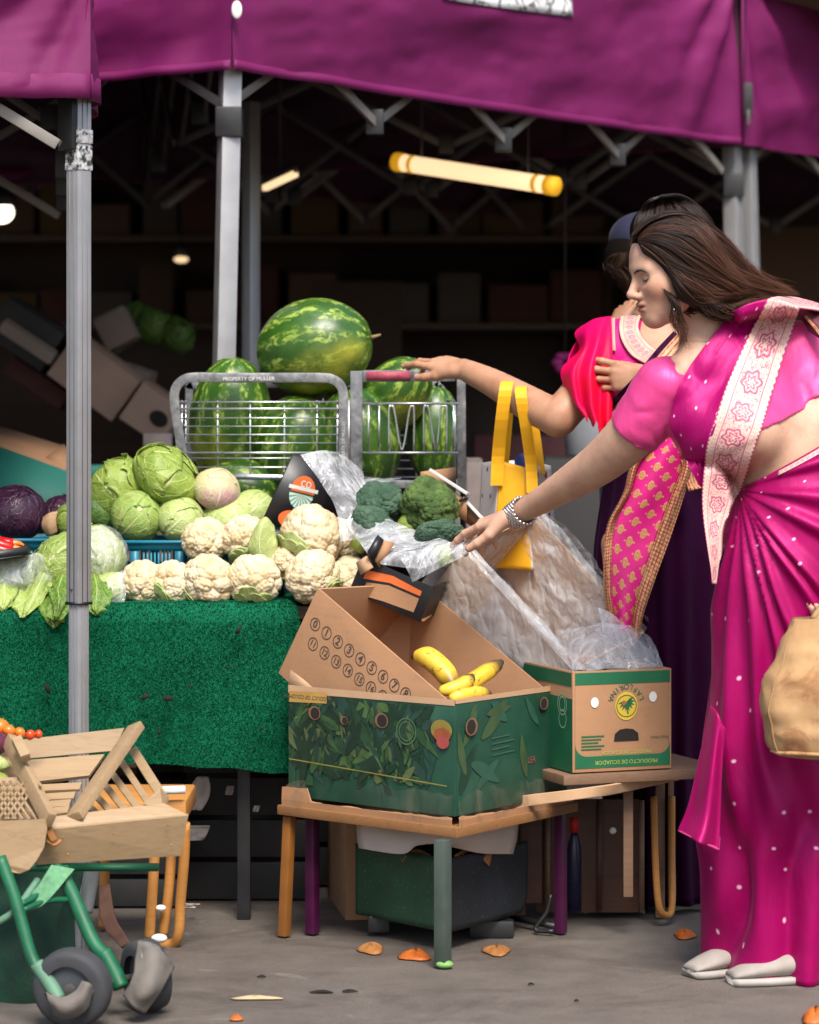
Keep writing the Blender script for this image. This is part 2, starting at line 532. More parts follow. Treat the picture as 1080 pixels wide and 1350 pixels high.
def spot(name, label, px, py, z, rx, ry, mat):
    c = P(px, py, z); t = thing(name, label, 'lamp', c)
    MB().ball(c, (rx, .03, ry)).build('bulb', mat, t)
    MB().tube([c + Vector((0, .02, ry * .6)), c + Vector((0, .02, ry * .6 + .06)), c + Vector((0, .02, ry * .6 + .065))], [rx * 1.25, rx * .6, .004], 14).build('shade', M['black'], t)
    MB().tube([c + Vector((0, .02, .05)), (c.x, c.y + .02, 2.58)], .004, 6).build('cord', M['black'], t)
spot('hanging_lamp', 'bright lamp glowing in the hall beyond the left edge of the left pole', 2, 280, 10.0, .045, .04, M['lamp_w'])
spot('hanging_lamp', 'tiny warm bulb far back in the hall between the two left poles', 239, 342, 12.0, .03, .014, M['lamp'])
p, q = P(349, 248, 9.4), P(390, 229, 9.2)
t_ = thing('strip_lamp', 'short lit strip light just right of the middle tent pole', 'lamp', (p + q) / 2)
MB().bar(p, q, .018, .018).build('tube', M['lamp'], t_); MB().bar(p + Vector((0, 0, .018)), q + Vector((0, 0, .018)), .03, .014).build('housing', M['alu_d'], t_)
MB().tube([(p + q) / 2 + Vector((0, 0, .018)), Vector(((p.x + q.x) / 2, (p.y + q.y) / 2, 2.6))], .004, 6).build('cord', M['black'], t_)

# ================================================================ tents
def canvas_mat():
    t = NT('purple_canvas', Roughness=.5); t.set(t.b, {'Specular IOR Level': .28})
    f = t.noise(2.5, 4)
    t.col(t.ramp(f, [(.3, (.125, .007, .068)), (.7, (.178, .012, .097))]))
    v = t.coord('Object', (1, 1, 1.0))
    t.bump(t.math('ADD', t.math('MULTIPLY', t.noise(5, 5, .55, v, 1.2), 1.5), t.noise(900, 1, .5, v)), .28, .016); return t.done()
M['canvas'] = canvas_mat()
M['canvas_shade'] = simple('plum_canvas_painted_shade', (.035, .004, .02), .7, .2)  # same purple canvas, with the shade inside the tents painted into its colour
M['shade_sheet'] = simple('dark_purple_roof_shade', (.025, .008, .018), .8, .2)  # near-black purple standing in for the shade under the roofs

def sheet(c0, c1, zb, zt, nr, nc, seed, amp=.012, lean=0., bulge=.0, sag=0.):
    """hanging valance from corner c0 to c1 with taut wrinkles; lean moves the top edge inwards"""
    c0 = np.array(c0, float); c1 = np.array(c1, float); d = c1 - c0; L = np.linalg.norm(d[:2]); n = np.array((d[1], -d[0], 0)) / L
    g = np.zeros((nr, nc, 3))
    for i in range(nr):
        v = i / (nr - 1)
        for j in range(nc):
            u = j / (nc - 1); p = c0 + d * u
            z = zb + (zt - zb) * v
            g[i, j] = (p[0] + n[0] * (-lean * v), p[1] + n[1] * (-lean * v), z - sag * math.sin(math.pi * u) * (1 - v))
    s = np.linspace(0, L, nc)[None, :] * np.ones((nr, 1)); hh = np.linspace(zb, zt, nr)[:, None] * np.ones((1, nc))
    edge = np.minimum(1, np.minimum(s, L - s) / .12)
    diag = np.stack([s * 1.6 + hh * 1.1, hh * 7 - s * 1.2, 0 * s + seed], -1)
    dn = amp * 1.3 * fbm(diag * 1.0, seed, 4) * edge
    # long drag folds fanning out of both corners
    for cs, sg in ((0, 1), (L, -1)):
        ds = np.abs(s - cs) + .05; ang = np.arctan2(hh - zt - .05, ds)
        dn += amp * .55 * np.sin(ang * 15 + seed + 2 * vnoise(np.stack([ds * 3, ang * 4, ang * 0], -1), seed)) * np.exp(-ds * 1.1) * np.minimum(1, ds / .1)
    dn += bulge * np.sin(np.pi * np.linspace(0, 1, nr))[:, None] * np.sin(np.pi * np.linspace(0, 1, nc))[None]
    return g + n * dn[..., None]

def truss(parent, A_, B_, n, zl, zh, w_=.024, mt='truss'):
    A_ = Vector(A_); B_ = Vector(B_); off = (B_ - A_).normalized().cross(Vector((0, 0, 1))) * .012
    for i in range(n):
        p = A_.lerp(B_, i / n); q = A_.lerp(B_, (i + 1) / n); up = Vector((0, 0, 1))
        for s, (za, zb) in ((1, (zh, zl)), (-1, (zl, zh))):
            MB().bar(p + up * za + off * s, q + up * zb + off * s, w_, .012, up).build('truss_bar', M[mt], parent, bevel=.002)
        if i: MB().box(p + up * (zl + .01), (.05, .05, .07)).build('truss_joint', M['black'], parent, bevel=.004)

def pole(parent, foot, top, size, rot=0, name='pole', groove=True):
    foot = Vector(foot); top = Vector(top)
    sx = Vector((math.cos(rot), math.sin(rot), 0))
    m = MB().bar(foot, top, size, size, sx)
    o = m.build(name, M['alu'], parent, bevel=.003)
    d = (top - foot).normalized(); n = d.cross(sx)
    if not groove: return o
    g = MB()
    for ax, bx in ((sx, n), (-sx, n), (n, sx), (-n, sx)):
        for k in (-.5, .5):
            c = ax * (size / 2 + .0008) + bx * (k * size * .36)
            g.bar(foot + c, top + c, .0011, .0012, bx)
    g.build('groove', M['groove'], o)
    return o

C0 = np.array((-.461, 7.45)); e1 = np.array((1.558, 2.13)); e1 /= np.linalg.norm(e1); e2 = np.array((-e1[1], e1[0]))
L2 = 2.64; ZB, ZT = 2.052, 2.68
def tent_roof(parent, c, dirs, L, ztop, seed):
    a, b = np.array(dirs[0]), np.array(dirs[1]); c = np.array(c)
    cs = [c, c + a * L, c + a * L + b * L, c + b * L]; apex = c + (a + b) * L / 2
    m = MB(); m2 = MB(); n = 28
    for k in range(4):
        p, q = cs[k], cs[(k + 1) % 4]; g = np.zeros((n, n * 2, 3))
        for i in range(n):
            v = i / (n - 1)
            for j in range(n * 2):
                u = j / (2 * n - 1); e = p + (q - p) * u; x = e + (apex - e) * v
                g[i, j] = (x[0], x[1], ztop + .62 * v - .05 * math.sin(math.pi * v) * math.sin(math.pi * u))
        g[..., 2] += .012 * fbm(g * np.array((2.2, 2.2, 1)), seed + k) * np.minimum(1, np.arange(n) / 4.)[:, None]
        m.grid(g); m2.grid(g - np.array((0, 0, .012)))
    m2.build('roof_shade_sheet', M['shade_sheet'], parent)  # dark sheet added below the canvas so the underside reads as shaded
    return m.build('roof', M['canvas'], parent)

t2 = thing('market_tent', 'purple market tent over the watermelons, its corner on the middle pole', 'tent', (C0[0], C0[1], 0), 'purple market tents')
corners2 = [C0, C0 + e1 * L2, C0 + e1 * L2 + e2 * L2, C0 + e2 * L2]
tent_roof(t2, C0, (e1, e2), L2, ZT, 3)
for k in range(4):
    a, b = corners2[k], corners2[(k + 1) % 4]
    g = sheet((*a, 0), (*b, 0), ZB, ZT, 40, 200 if k == 0 else 110, 5 + k, .026, .015, .03, .006 if k == 0 else 0)
    MB().grid(g).build('valance', M['canvas'] if k in (0, 3) else M['canvas_shade'], t2)
    if k == 0: g0 = g
    d = (np.array(b) - a) / L2; n = np.array((d[1], -d[0]))
    MB().grid(np.stack([g[0] + np.array((*n * .004, .022)), g[0] + np.array((*n * .005, -.004))])).build('hem', M['canvas'], t2, solid=.002)
    ins = lambda q: np.array(q) + (e1 + e2) * 0
    truss(t2, (*(a - n * .05 + d * .05), 0), (*(b - n * .05 - d * .05), 0), 4, 1.96, 2.31, mt='truss' if k == 0 else 'alu_d')  # bars further back get darker metal in place of the shade inside
ctr = C0 + (e1 + e2) * L2 / 2
for k in (0, 1, 2):
    a = corners2[k]; truss(t2, (*(a + (ctr - a) * .06), 0), (*ctr, 0), 2, 2.03, 2.44, mt='alu_d')  # inner bars darkened likewise, shade carried by the colour
for k, (ft, tp) in enumerate(((P(281, 0, 7.53), P(307, 0, 7.53)), (P(985, 0, 9.66), P(962, 0, 9.66)))):
    c = corners2[k]
    ft = Vector((ft.x, ft.y, 0)) if ft else Vector((*(c + (ctr - c) * .03), 0)); tp = Vector((tp.x, tp.y, 2.34)) if tp else None
    po = pole(t2, ft, tp, .05, .35 if k == 0 else .95, groove=False)
    for h, r in ((.01, .09),): MB().box(ft + Vector((0, 0, .006)), (.1, .1, .012)).build('foot_plate', M['alu_d'], po, bevel=.003)
    dd = (tp - ft).normalized()
    MB().box(ft + dd * 1.92, (.07, .07, .08)).build('slider', M['black'], po, bevel=.006)
# grommet patch at the middle corner and printed panel on the roof
c = Vector((*C0, 2.2)) + Vector((.012, -.012, 0))
MB().ball(c + Vector((.004, -.012, 0)), (.014, .006, .024)).build('corner_grommet', M['white_p'], t2)
fa = lambda u, z, o=.0: Vector((*(C0 + e1 * u), 0)) + Vector((e1[1], -e1[0], 0)) * o + Vector((0, 0, z))
def leafprint():
    t = NT('white_print_with_grey_leaves', Roughness=.5); u, v_ = t.uv()
    vec = t.n('ShaderNodeCombineXYZ', None, X=t.math('MULTIPLY', u, 5.5), Y=t.math('MULTIPLY', v_, 3)).outputs[0]
    a_ = t.noise(1.2, 3, .5, vec, 2.2); t.col(t.ramp(a_, [(.54, (.78, .78, .78)), (.57, (.12, .12, .12)), (.63, (.3, .3, .3)), (.66, (.78, .78, .78))])); return t.done()
cpx = CX + g0[..., 0] / g0[..., 1] * K; cpy = HY - (g0[..., 2] - EYE) / g0[..., 1] * K
ja = int(np.argmin(np.abs(cpx[-1] - 560))); jb = int(np.argmin(np.abs(cpx[-1] - 736))); rows_ = []
for j in range(ja, jb + 1):
    yb = 25 * ((j - ja) / (jb - ja)) ** .7 - 3; zs = np.interp(yb, cpy[::-1, j], np.arange(40)[::-1]); rr_ = np.linspace(zs, 39, 16)
    rows_.append(np.stack([np.interp(rr_, np.arange(40), g0[:, j, c]) for c in range(3)], -1))
pn = np.swapaxes(np.array(rows_), 0, 1) + np.array((e1[1] * .006, -e1[0] * .006, 0))
MB().grid(pn).build('printed_panel', leafprint(), t2, solid=.002)
# seam and black strap at the right corner
R1 = C0 + e1 * L2
p = Vector((*R1, 0)) + Vector((e1[1], -e1[0], 0)) * .012
MB().bar(p + Vector((.0, 0, 2.05)), p + Vector((0, 0, 2.66)), .012, .004, Vector((*e1, 0))).build('corner_seam', M['canvas'], t2)
q = p + Vector((*e1 * .03, 0)) + Vector((0, -.02, 0))
st = MB().box(q + Vector((0, 0, 2.2)), (.03, .012, .11)).build('strap_buckle', M['black'], t2, bevel=.004)
MB().box(q + Vector((0, -.009, 2.14)), (.012, .006, .05)).build('buckle_clip', M['alu_d'], st, bevel=.002)

# right-hand tent continuing the row
R0 = R1 + e1 * .03
t3 = thing('market_tent', 'purple market tent at the right edge behind the pink sari', 'tent', (R0[0], R0[1], 0), 'purple market tents')
c3 = [R0, R0 + e1 * L2, R0 + e1 * L2 + e2 * L2, R0 + e2 * L2]
tent_roof(t3, R0, (e1, e2), L2, ZT, 23)
for k in range(4):
    a, b = c3[k], c3[(k + 1) % 4]
    g = sheet((*a, 0), (*b, 0), ZB, ZT, 36, 110, 15 + k, .026, .015, .03)
    MB().grid(g).build('valance', M['canvas'] if k == 0 else M['canvas_shade'], t3)
    d = (np.array(b) - a) / L2; n = np.array((d[1], -d[0]))
    truss(t3, (*(a - n * .05 + d * .05), 0), (*(b - n * .05 - d * .05), 0), 4, 1.96, 2.31)
    c = c3[k]; cc = R0 + (e1 + e2) * L2 / 2
    if k > 1: continue
    if k == 0: ft, tp = P(1008, 0, 9.74), P(983, 0, 9.74); ft.z = 0; tp.z = 2.34
    else: ft = Vector((*(c + (cc - c) * .03), 0)); tp = ft + Vector((0, 0, 2.3))
    po = pole(t3, ft, tp, .044, .95, groove=False)
    MB().box(ft + Vector((0, 0, .006)), (.1, .1, .012)).build('foot_plate', M['alu_d'], po, bevel=.003)

# left-hand tent, nearest the camera
F1 = np.array((-1., -.12)); F1 /= np.linalg.norm(F1); F2 = np.array((F1[1], -F1[0])); F2 = F2 if F2[1] > 0 else -F2
K0 = np.array((-.683, 6.17)); LL = 2.4; LB, LT = 1.838, 2.16
t1 = thing('market_tent', 'purple market tent over the left end of the grass-covered table, nearest the camera', 'tent', (K0[0], K0[1], 0), 'purple market tents')
c1 = [K0, K0 + F2 * LL, K0 + F1 * LL + F2 * LL, K0 + F1 * LL]
tent_roof(t1, K0, (F2, F1), LL, LT, 33)
cc = K0 + (F1 + F2) * LL / 2
for k in range(4):
    a, b = c1[k], c1[(k + 1) % 4]; L_ = LL
    g = sheet((*a, 0), (*b, 0), LB, LT, 40, 150 if k == 3 else 80, 45 + k, .022, .01, .015)
    MB().grid(g).build('valance', M['canvas'] if k in (0, 3) else M['canvas_shade'], t1)
    d = (np.array(b) - a) / LL; n = np.array((d[1], -d[0]))
    h0 = g[0] + np.array((*n * .003, .05)); h1 = g[0] + np.array((*n * .004, -.003))
    MB().grid(np.stack([h0, (h0 + h1) / 2, h1])).build('hem', M['canvas'], t1, solid=.002)
    truss(t1, (*(a - n * .05 + d * .07), 0), (*(b - n * .05 - d * .07), 0), 4, 1.74, 2.08)
p = P(104, 0, 6.24); rot = math.radians(48)
ft = Vector((p.x, p.y, 0)); mid = Vector((p.x, p.y, EYE - (795 - HY) / K * 6.24)); tp = Vector((p.x, p.y, 2.15))
po = pole(t1, mid, tp, .039, rot); lo_ = pole(po, ft, mid + Vector((0, 0, .3)), .032, rot, 'lower_leg')
for ch in list(lo_.children):
    adopt(ch, po)
MB().box(mid + Vector((0, 0, .0)), (.042, .042, .006), Matrix.Rotation(rot, 3, 'Z')).build('collar', M['black'], po)
nx = Vector((math.cos(rot + math.pi / 2 + math.pi), math.sin(rot + math.pi / 2 + math.pi), 0))
nl = Vector((-math.cos(rot), -math.sin(rot), 0))
MB().tube([mid + Vector((0, 0, .03)) + nl * .019, mid + Vector((0, 0, .03)) + nl * .022], .003, 10).build('bolt', M['alu_d'], po)
pb = Vector((p.x, p.y, EYE - (208 - HY) / K * 6.24))
tp_ = NT('grey_tape_wrap', Roughness=.55); tp_.col(tp_.ramp(tp_.noise(70, 4), [(.42, (.03, .03, .03)), (.5, (.3, .3, .3)), (.62, (.5, .5, .5))])); tp_.bump(tp_.noise(90, 3), .5, .003)
for dz, hh_, r in ((0, .05, .0), (.045, .03, .002), (-.02, .016, .001)):
    MB().box(pb + Vector((0, 0, dz)), (.042 + r, .042 + r, hh_), Matrix.Rotation(rot, 3, 'Z')).build('tape_wrap', tp_.m, po, bevel=.002)
MB().box(Vector((p.x - .012, p.y, EYE - (165 - HY) / K * 6.24)), (.05, .05, .11), Matrix.Rotation(rot, 3, 'Z')).build('slider', M['black'], po, bevel=.005)
for k in (1,):
    c = c1[k]; f_ = Vector((*(c + (cc - c) * .03), 0))
    if k == 1: f_ = P(331, 0, 8.9); f_.z = 0
    o_ = pole(t1, f_, f_ + Vector((.0, 0, 2.12)), .04, .8)
    MB().box(f_ + Vector((0, 0, .006)), (.09, .09, .012)).build('foot_plate', M['alu_d'], o_, bevel=.003)
# ================================================================ table and artificial grass
TT = .725
tb = thing('trestle_table', 'wooden trestle table hidden under the green grass cloth', 'table', (-1.1, 6.85, 0))
MB().box((-.99, 6.83, TT - .02), (1.86, .46, .03)).build('tabletop', M['wood_dark'], tb, bevel=.003)
for x in (-1.8, -.38):
    for y in (6.62, 7.02): MB().bar((x, y, 0), (x, y, TT - .036), .03, .03).build('leg', M['black'], tb, bevel=.003)  # legs black, the gloom under the table put into their colour

M['dirt'] = simple('dark_dirt', (.006, .005, .005), .9)
def turf():
    x0, x1, y0, y1, r = -1.95, -.262, 6.545, 7.08, .035
    pts = []; nrm = []
    for x in np.linspace(x0, x1 - r, 150): pts.append((x, y0)); nrm.append((0, -1))
    for a in np.linspace(-90, 0, 8)[1:]:
        a = math.radians(a); pts.append((x1 - r + r * math.cos(a), y0 + r + r * math.sin(a))); nrm.append((math.cos(a), math.sin(a)))
    for y in np.linspace(y0 + r, y1, 30)[1:]: pts.append((x1, y)); nrm.append((1, 0))
    pts = np.array(pts); nrm = np.array(nrm); n = len(pts)
    s = np.concatenate([[0], np.cumsum(np.linalg.norm(np.diff(pts, axis=0), axis=1))])
    prof = [(-.10, TT + .004), (-.05, TT + .005), (-.02, TT + .004), (-.006, TT), (.004, TT - .012), (.008, TT - .035)]
    zb = .362
    for k in range(1, 26): prof.append((.009, TT - .035 - (TT - .035 - zb) * k / 25))
    g = np.zeros((len(prof), n, 3))
    for i, (o, z) in enumerate(prof):
        d = max(0, (TT - z)) / .36
        wv = (.016 * np.sin(s * 13 + .6) + .009 * np.sin(s * 29 + 2)) * d + .007 * fbm(np.stack([s * 6, s * 0 + z * 5, s * 0], -1), 3) * min(1, d * 3)
        # rolled right-hand edge and uneven hem
        wv += .018 * np.exp(-((s - 1.66) / .05) ** 2) * d
        zz = z + (.018 * fbm(np.stack([s * 2.2, s * 0, s * 0 + 4], -1), 5) - .012 * np.exp(-((s - 1.64) / .06) ** 2)) * d ** 2 + (.006 * np.sin(s * 5) if i < 5 else 0)
        g[i, :, 0] = pts[:, 0] + nrm[:, 0] * (o + wv); g[i, :, 1] = pts[:, 1] + nrm[:, 1] * (o + wv); g[i, :, 2] = zz
    m = MB().grid(g)
    m.grid(np.array([[(x0, y1, TT + .002), (x1 + .2, y1, TT + .002)], [(x0, y0 + .08, TT + .002), (x1 + .2, y0 + .08, TT + .002)]]))
    # pile: short blades standing off the backing
    N = normals(g); sgn = -1 if N[10, 20, 1] > 0 else 1
    k = 90000; ri = NR.uniform(2.2, len(prof) - 1.02, k); rj = NR.uniform(55, n - 8, k)
    i = ri.astype(int); j = rj.astype(int); fi = (ri - i)[:, None]; fj = (rj - j)[:, None]
    b = g[i, j] * (1 - fi) * (1 - fj) + g[i + 1, j] * fi * (1 - fj) + g[i, j + 1] * (1 - fi) * fj + g[i + 1, j + 1] * fi * fj
    nn = N[i, j] * sgn
    d = nn * .9 + NR.normal(0, .45, (k, 3)); d[:, 2] -= .25; d /= np.linalg.norm(d, axis=1, keepdims=True)
    t = np.cross(d, NR.normal(0, 1, (k, 3))); t /= np.linalg.norm(t, axis=1, keepdims=True)
    h = NR.uniform(.0035, .0065, k)[:, None]; w_ = NR.uniform(.0009, .0016, k)[:, None]
    V = np.stack([b - t * w_, b + t * w_, b + d * h], 1).reshape(-1, 3)
    m.add(V, np.arange(3 * k).reshape(-1, 3))
    t_ = NT('artificial_grass', Roughness=.8); t_.set(t_.b, {'Specular IOR Level': .12}); v = t_.coord()
    a = t_.noise(420, 2, .6, v); b_ = t_.noise(5, 4, .55, v)
    f = t_.math('ADD', t_.math('MULTIPLY', a, .6), t_.math('MULTIPLY', b_, .4))
    t_.col(t_.ramp(f, [(.32, (.0008, .04, .018)), (.5, (.002, .10, .045)), (.68, (.006, .17, .082))]))
    t_.bump(a, .6, .004)
    o = m.build('artificial_grass_cloth', t_.m)
    tag(o, 'green artificial grass cloth draped over the table under the cauliflowers', 'table cover')
    for px, py, sc in ((315, 831, 1.), (192, 918, .9), (222, 921, 1.1), (62, 908, 1.), (210, 965, .5), (300, 880, .4), (345, 960, .4), (250, 905, .3)):
        c = P(px, py, 6.50); ang = RS.uniform(0, 3)
        pp = []
        for q in range(9):
            a_ = q * 2 * math.pi / 9; r_ = .011 * sc * RS.uniform(.5, 1.15); x_, z_ = r_ * math.cos(a_) * 1.4, r_ * math.sin(a_) * .7
            pp.append(c + Vector((x_ * math.cos(ang) - z_ * math.sin(ang), 0, x_ * math.sin(ang) + z_ * math.cos(ang))))
        MB().poly(pp).build('dark_stain', M['dirt'], o, solid=.012)
turf()

# ================================================================ blue crates
M['blue'] = simple('blue_crate_plastic', (.012, .17, .26), .42, .14, 16)
def blue_crate(label, x0, x1, y0, y1, z0, z1):
    t = thing('plastic_crate', label, 'crate', ((x0 + x1) / 2, y0, z0), 'blue plastic crates on the table')
    def wall(a, b):
        m = MB(); a = Vector(a); b = Vector(b); d = b - a; L = d.length; d.normalize(); H_ = z1 - z0
        n = d.cross(Vector((0, 0, 1)))
        m.bar(a + Vector((0, 0, H_ - .012)), b + Vector((0, 0, H_ - .012)), .024, .016, (0, 0, 1))
        m.bar(a + n * .004 + Vector((0, 0, H_ - .004)), b + n * .004 + Vector((0, 0, H_ - .004)), .008, .022, (0, 0, 1))
        m.bar(a + Vector((0, 0, H_ * .45)), b + Vector((0, 0, H_ * .45)), .014, .008, (0, 0, 1))
        m.bar(a + Vector((0, 0, .012)), b + Vector((0, 0, .012)), .024, .01, (0, 0, 1))
        x = .0; k = 0
        while x < L:
            big = k % 9 == 0; w_ = .02 if big else .0042
            p = a + d * min(x + w_ / 2, L - w_ / 2)
            m.bar(p, p + Vector((0, 0, H_ - .004)), w_, .007 if not big else .013, d)
            x += w_ + (.0045 if not big else .009) + (.006 if k % 9 == 8 else 0); k += 1
        return m
    for p, q in (((x0, y0, z0), (x1, y0, z0)), ((x1, y0, z0), (x1, y1, z0)), ((x1, y1, z0), (x0, y1, z0)), ((x0, y1, z0), (x0, y0, z0))):
        wall(p, q).build('crate_wall', M['blue'], t)
    MB().box(((x0 + x1) / 2, (y0 + y1) / 2, z0 + .006), (x1 - x0 - .01, y1 - y0 - .01, .008)).build('crate_base', M['blue'], t)
xa = P(114, 0, 6.80).x
blue_crate('blue slotted plastic crate under the green cabbages', xa, xa + .46, 6.80, 7.06, TT + .008, .862)
blue_crate('blue slotted plastic crate under the red cabbages left of the pole', xa - .475, xa - .012, 6.81, 7.06, TT + .008, .866)

# ================================================================ produce
def cell_bump(D, n, seed, power=.5, jitter=1.0):
    r = np.random.RandomState(seed); i = np.arange(n) + .5
    ph = np.arccos(1 - 2 * i / n); th = math.pi * (1 + 5 ** .5) * i
    C = np.stack([np.cos(th) * np.sin(ph), np.sin(th) * np.sin(ph), np.cos(ph)], -1) + r.normal(0, .32 * jitter * math.sqrt(4 / n), (n, 3))
    C /= np.linalg.norm(C, axis=1, keepdims=True)
    best = np.full(len(D), -1.); 
    for c in range(0, n, 200): best = np.maximum(best, (D @ C[c:c + 200].T).max(1))
    ang = np.arccos(np.clip(best, -1, 1)); R = 1.35 * math.sqrt(4 / n)
    return np.sqrt(np.maximum(0, 1 - np.minimum(1, ang / R) ** 2)) ** (power * 2)

def sphere_dirs(nu, nv):
    th = np.linspace(.001, math.pi - .001, nv); ph = np.linspace(0, 2 * math.pi, nu, endpoint=False)
    return np.stack([np.outer(np.sin(th), np.cos(ph)), np.outer(np.sin(th), np.sin(ph)), np.outer(np.cos(th), np.ones(nu))], -1)

def florets(r, n1, n2, n3, amp, seed, nu=150, nv=90, flat=.86, lump=.05):
    D = sphere_dirs(nu, nv); S_ = D.reshape(-1, 3)
    b1 = cell_bump(S_, n1, seed); b2 = cell_bump(S_, n2, seed + 1); b3 = cell_bump(S_, n3, seed + 2)
    rad = r * (1 - amp[0] - amp[1] + amp[0] * b1 + amp[1] * b2 * (.4 + .6 * b1) + amp[2] * b3 + lump * fbm(S_ * 1.6, seed))
    g = (S_ * rad[:, None]).reshape(D.shape); g[..., 2] *= flat
    return g, (b1 * b2).reshape(-1)

def cauli_mat():
    t = NT('cauliflower_curd', Roughness=.7); t.set(t.b, {'Subsurface Weight': .04, 'Subsurface Radius': (.01, .008, .004), 'Subsurface Scale': .5})
    a = t.noise(18, 4); b = t.noise(500, 2)
    c = t.ramp(a, [(.3, (.50, .36, .18)), (.5, (.60, .49, .31)), (.7, (.66, .56, .40))])
    c = t.mix(t.ramp(t.noise(33, 3), [(.62, 0), (.74, .5)]), c, (.5, .33, .14))
    t.col(c); t.bump(b, .5, .0015); return t.done()
M['cauli'] = cauli_mat()

def leaf_mat(name, cd, cl, vein, rough=.5, crinkle=.4, cs=60, pink=None, brown=0., trans=.12):
    """veined leaf: midrib, side veins and a fine net from the leaf's own UV"""
    t = NT(name, Roughness=rough); t.set(t.b, {'Subsurface Weight': trans, 'Subsurface Radius': (.006, .01, .003), 'Specular IOR Level': .45})
    u, v = t.uv(); vec = t.coord()
    a = t.math('ABSOLUTE', t.math('SUBTRACT', u, .5)); a = t.math('MULTIPLY', a, 2.)
    wob = t.math('MULTIPLY', t.math('SUBTRACT', t.noise(14, 3, .5, vec), .5), .22)
    mid = t.ramp(t.math('ADD', a, t.math('MULTIPLY', v, .03)), [(.035, 1), (.075, 0)])
    s = t.math('ADD', t.math('SUBTRACT', t.math('MULTIPLY', v, 5.), t.math('MULTIPLY', a, 2.6)), wob)
    fr = t.math('ABSOLUTE', t.math('SUBTRACT', t.math('FRACT', s), .5))
    lat = t.ramp(fr, [(.018, 1), (.06, 0)])
    net = t.ramp(t.voro(46, vec, 'DISTANCE_TO_EDGE'), [(.02, .55), (.09, 0)])
    vm = t.math('MAXIMUM', t.math('MAXIMUM', mid, t.math('MULTIPLY', lat, .75)), t.math('MULTIPLY', net, .4))
    base = t.ramp(t.noise(11, 5, .6, vec), [(.3, cd), (.7, cl)])
    if pink: base = t.mix(t.ramp(t.noise(9, 3, .5, vec), [(.42, .0), (.62, .8)]), base, pink)
    c = t.mix(vm, base, vein)
    if brown: c = t.mix(t.ramp(t.noise(17, 6, .7, vec, 1.), [(.62 - brown * .1, 0), (.72, .75)]), c, (.22, .11, .03))
    t.col(c)
    t.bump(t.math('ADD', vm, t.math('MULTIPLY', t.noise(cs, 3, .5, vec), crinkle * 2)), .5, .004); return t.done()
M['cab'] = leaf_mat('green_cabbage_leaf', (.13, .21, .02), (.27, .36, .055), (.46, .52, .18))
M['cab_p'] = leaf_mat('pale_cabbage_leaf', (.27, .36, .09), (.42, .49, .18), (.56, .6, .33), brown=.0)
M['cab_b'] = leaf_mat('bruised_cabbage_leaf', (.19, .29, .05), (.30, .41, .10), (.46, .52, .22), brown=1.)
M['cab_d'] = leaf_mat('dark_cabbage_leaf', (.03, .085, .01), (.08, .17, .025), (.2, .28, .08))
M['turnip'] = leaf_mat('pink_cabbage_leaf', (.45, .44, .18), (.56, .52, .30), (.6, .5, .36), pink=(.42, .17, .24), crinkle=.1)
M['red_cab'] = leaf_mat('red_cabbage_leaf', (.022, .006, .018), (.05, .015, .04), (.12, .05, .09), rough=.32, trans=0.)
M['napa'] = leaf_mat('napa_leaf', (.17, .27, .035), (.34, .43, .10), (.56, .6, .3), crinkle=1.5, cs=70)
M['napa_g'] = leaf_mat('napa_outer_leaf', (.06, .15, .012), (.17, .29, .035), (.38, .46, .14), crinkle=1.5, cs=70)

def cabbage_mesh(m, R, nleaf, seed, loose=.5, squash=(1, 1, .92), rough=.02, frill=.0, tip=25):
    r = np.random.RandomState(seed); D = sphere_dirs(40, 26)
    base = D * R * .955 * (1 + .02 * fbm(D * 2, seed))[..., None]
    m.grid(base * np.array(squash), True, None)
    for i in range(nleaf):
        f = (i + 1) / nleaf; phi = i * 2.4 + r.uniform(-.3, .3); tilt = r.uniform(-.25, .25)
        nv, nu = 26, 25; v = np.linspace(0, 1, nv)[:, None] * np.ones((1, nu)); u = np.linspace(-1, 1, nu)[None] * np.ones((nv, 1))
        tip_ = math.radians(tip + r.uniform(-25, 25)); th = math.radians(168) + (tip_ - math.radians(168)) * v
        wv = (1.25 + r.uniform(-.1, .2)) * np.sin(np.clip(.18 + v * .86, 0, 1) * math.pi * .93) ** .55 * (1 + .05 * np.sin(v * 19 + i))
        lat = u * wv
        # great-circle offset around the rib
        x = np.sin(th) * np.cos(lat); y = np.sin(lat); z = np.cos(th) * np.cos(lat)
        lift = loose * (.03 + .10 * np.abs(u) ** 4 + .20 * np.clip(v - .72, 0, 1) ** 1.5) * (.35 + .65 * f)
        P_ = np.stack([x, y, z], -1)
        rip = rough * fbm(P_ * 4 + i * 7, seed) + frill * np.sin(np.arctan2(u, .6 - v) * 13 + i + 4 * vnoise(P_ * 6, seed)) * np.maximum(np.abs(u) ** 4, np.clip(v - .75, 0, 1) * 3) - .012 * np.exp(-(u / .06) ** 2)
        rad = R * (.965 + .035 * f + lift + rip)
        q = P_ * rad[..., None]; c, s_ = math.cos(phi), math.sin(phi)
        q = np.stack([q[..., 0] * c - q[..., 1] * s_, q[..., 0] * s_ + q[..., 1] * c, q[..., 2]], -1)
        c, s_ = math.cos(tilt), math.sin(tilt)
        q = np.stack([q[..., 0], q[..., 1] * c - q[..., 2] * s_, q[..., 1] * s_ + q[..., 2] * c], -1)
        m.grid(q * np.array(squash))
    return m

def place(o, loc, rot=(0, 0, 0), sc=1.):
    o.location = loc; o.rotation_euler = rot; o.scale = (sc,) * 3 if np.isscalar(sc) else sc
    return o

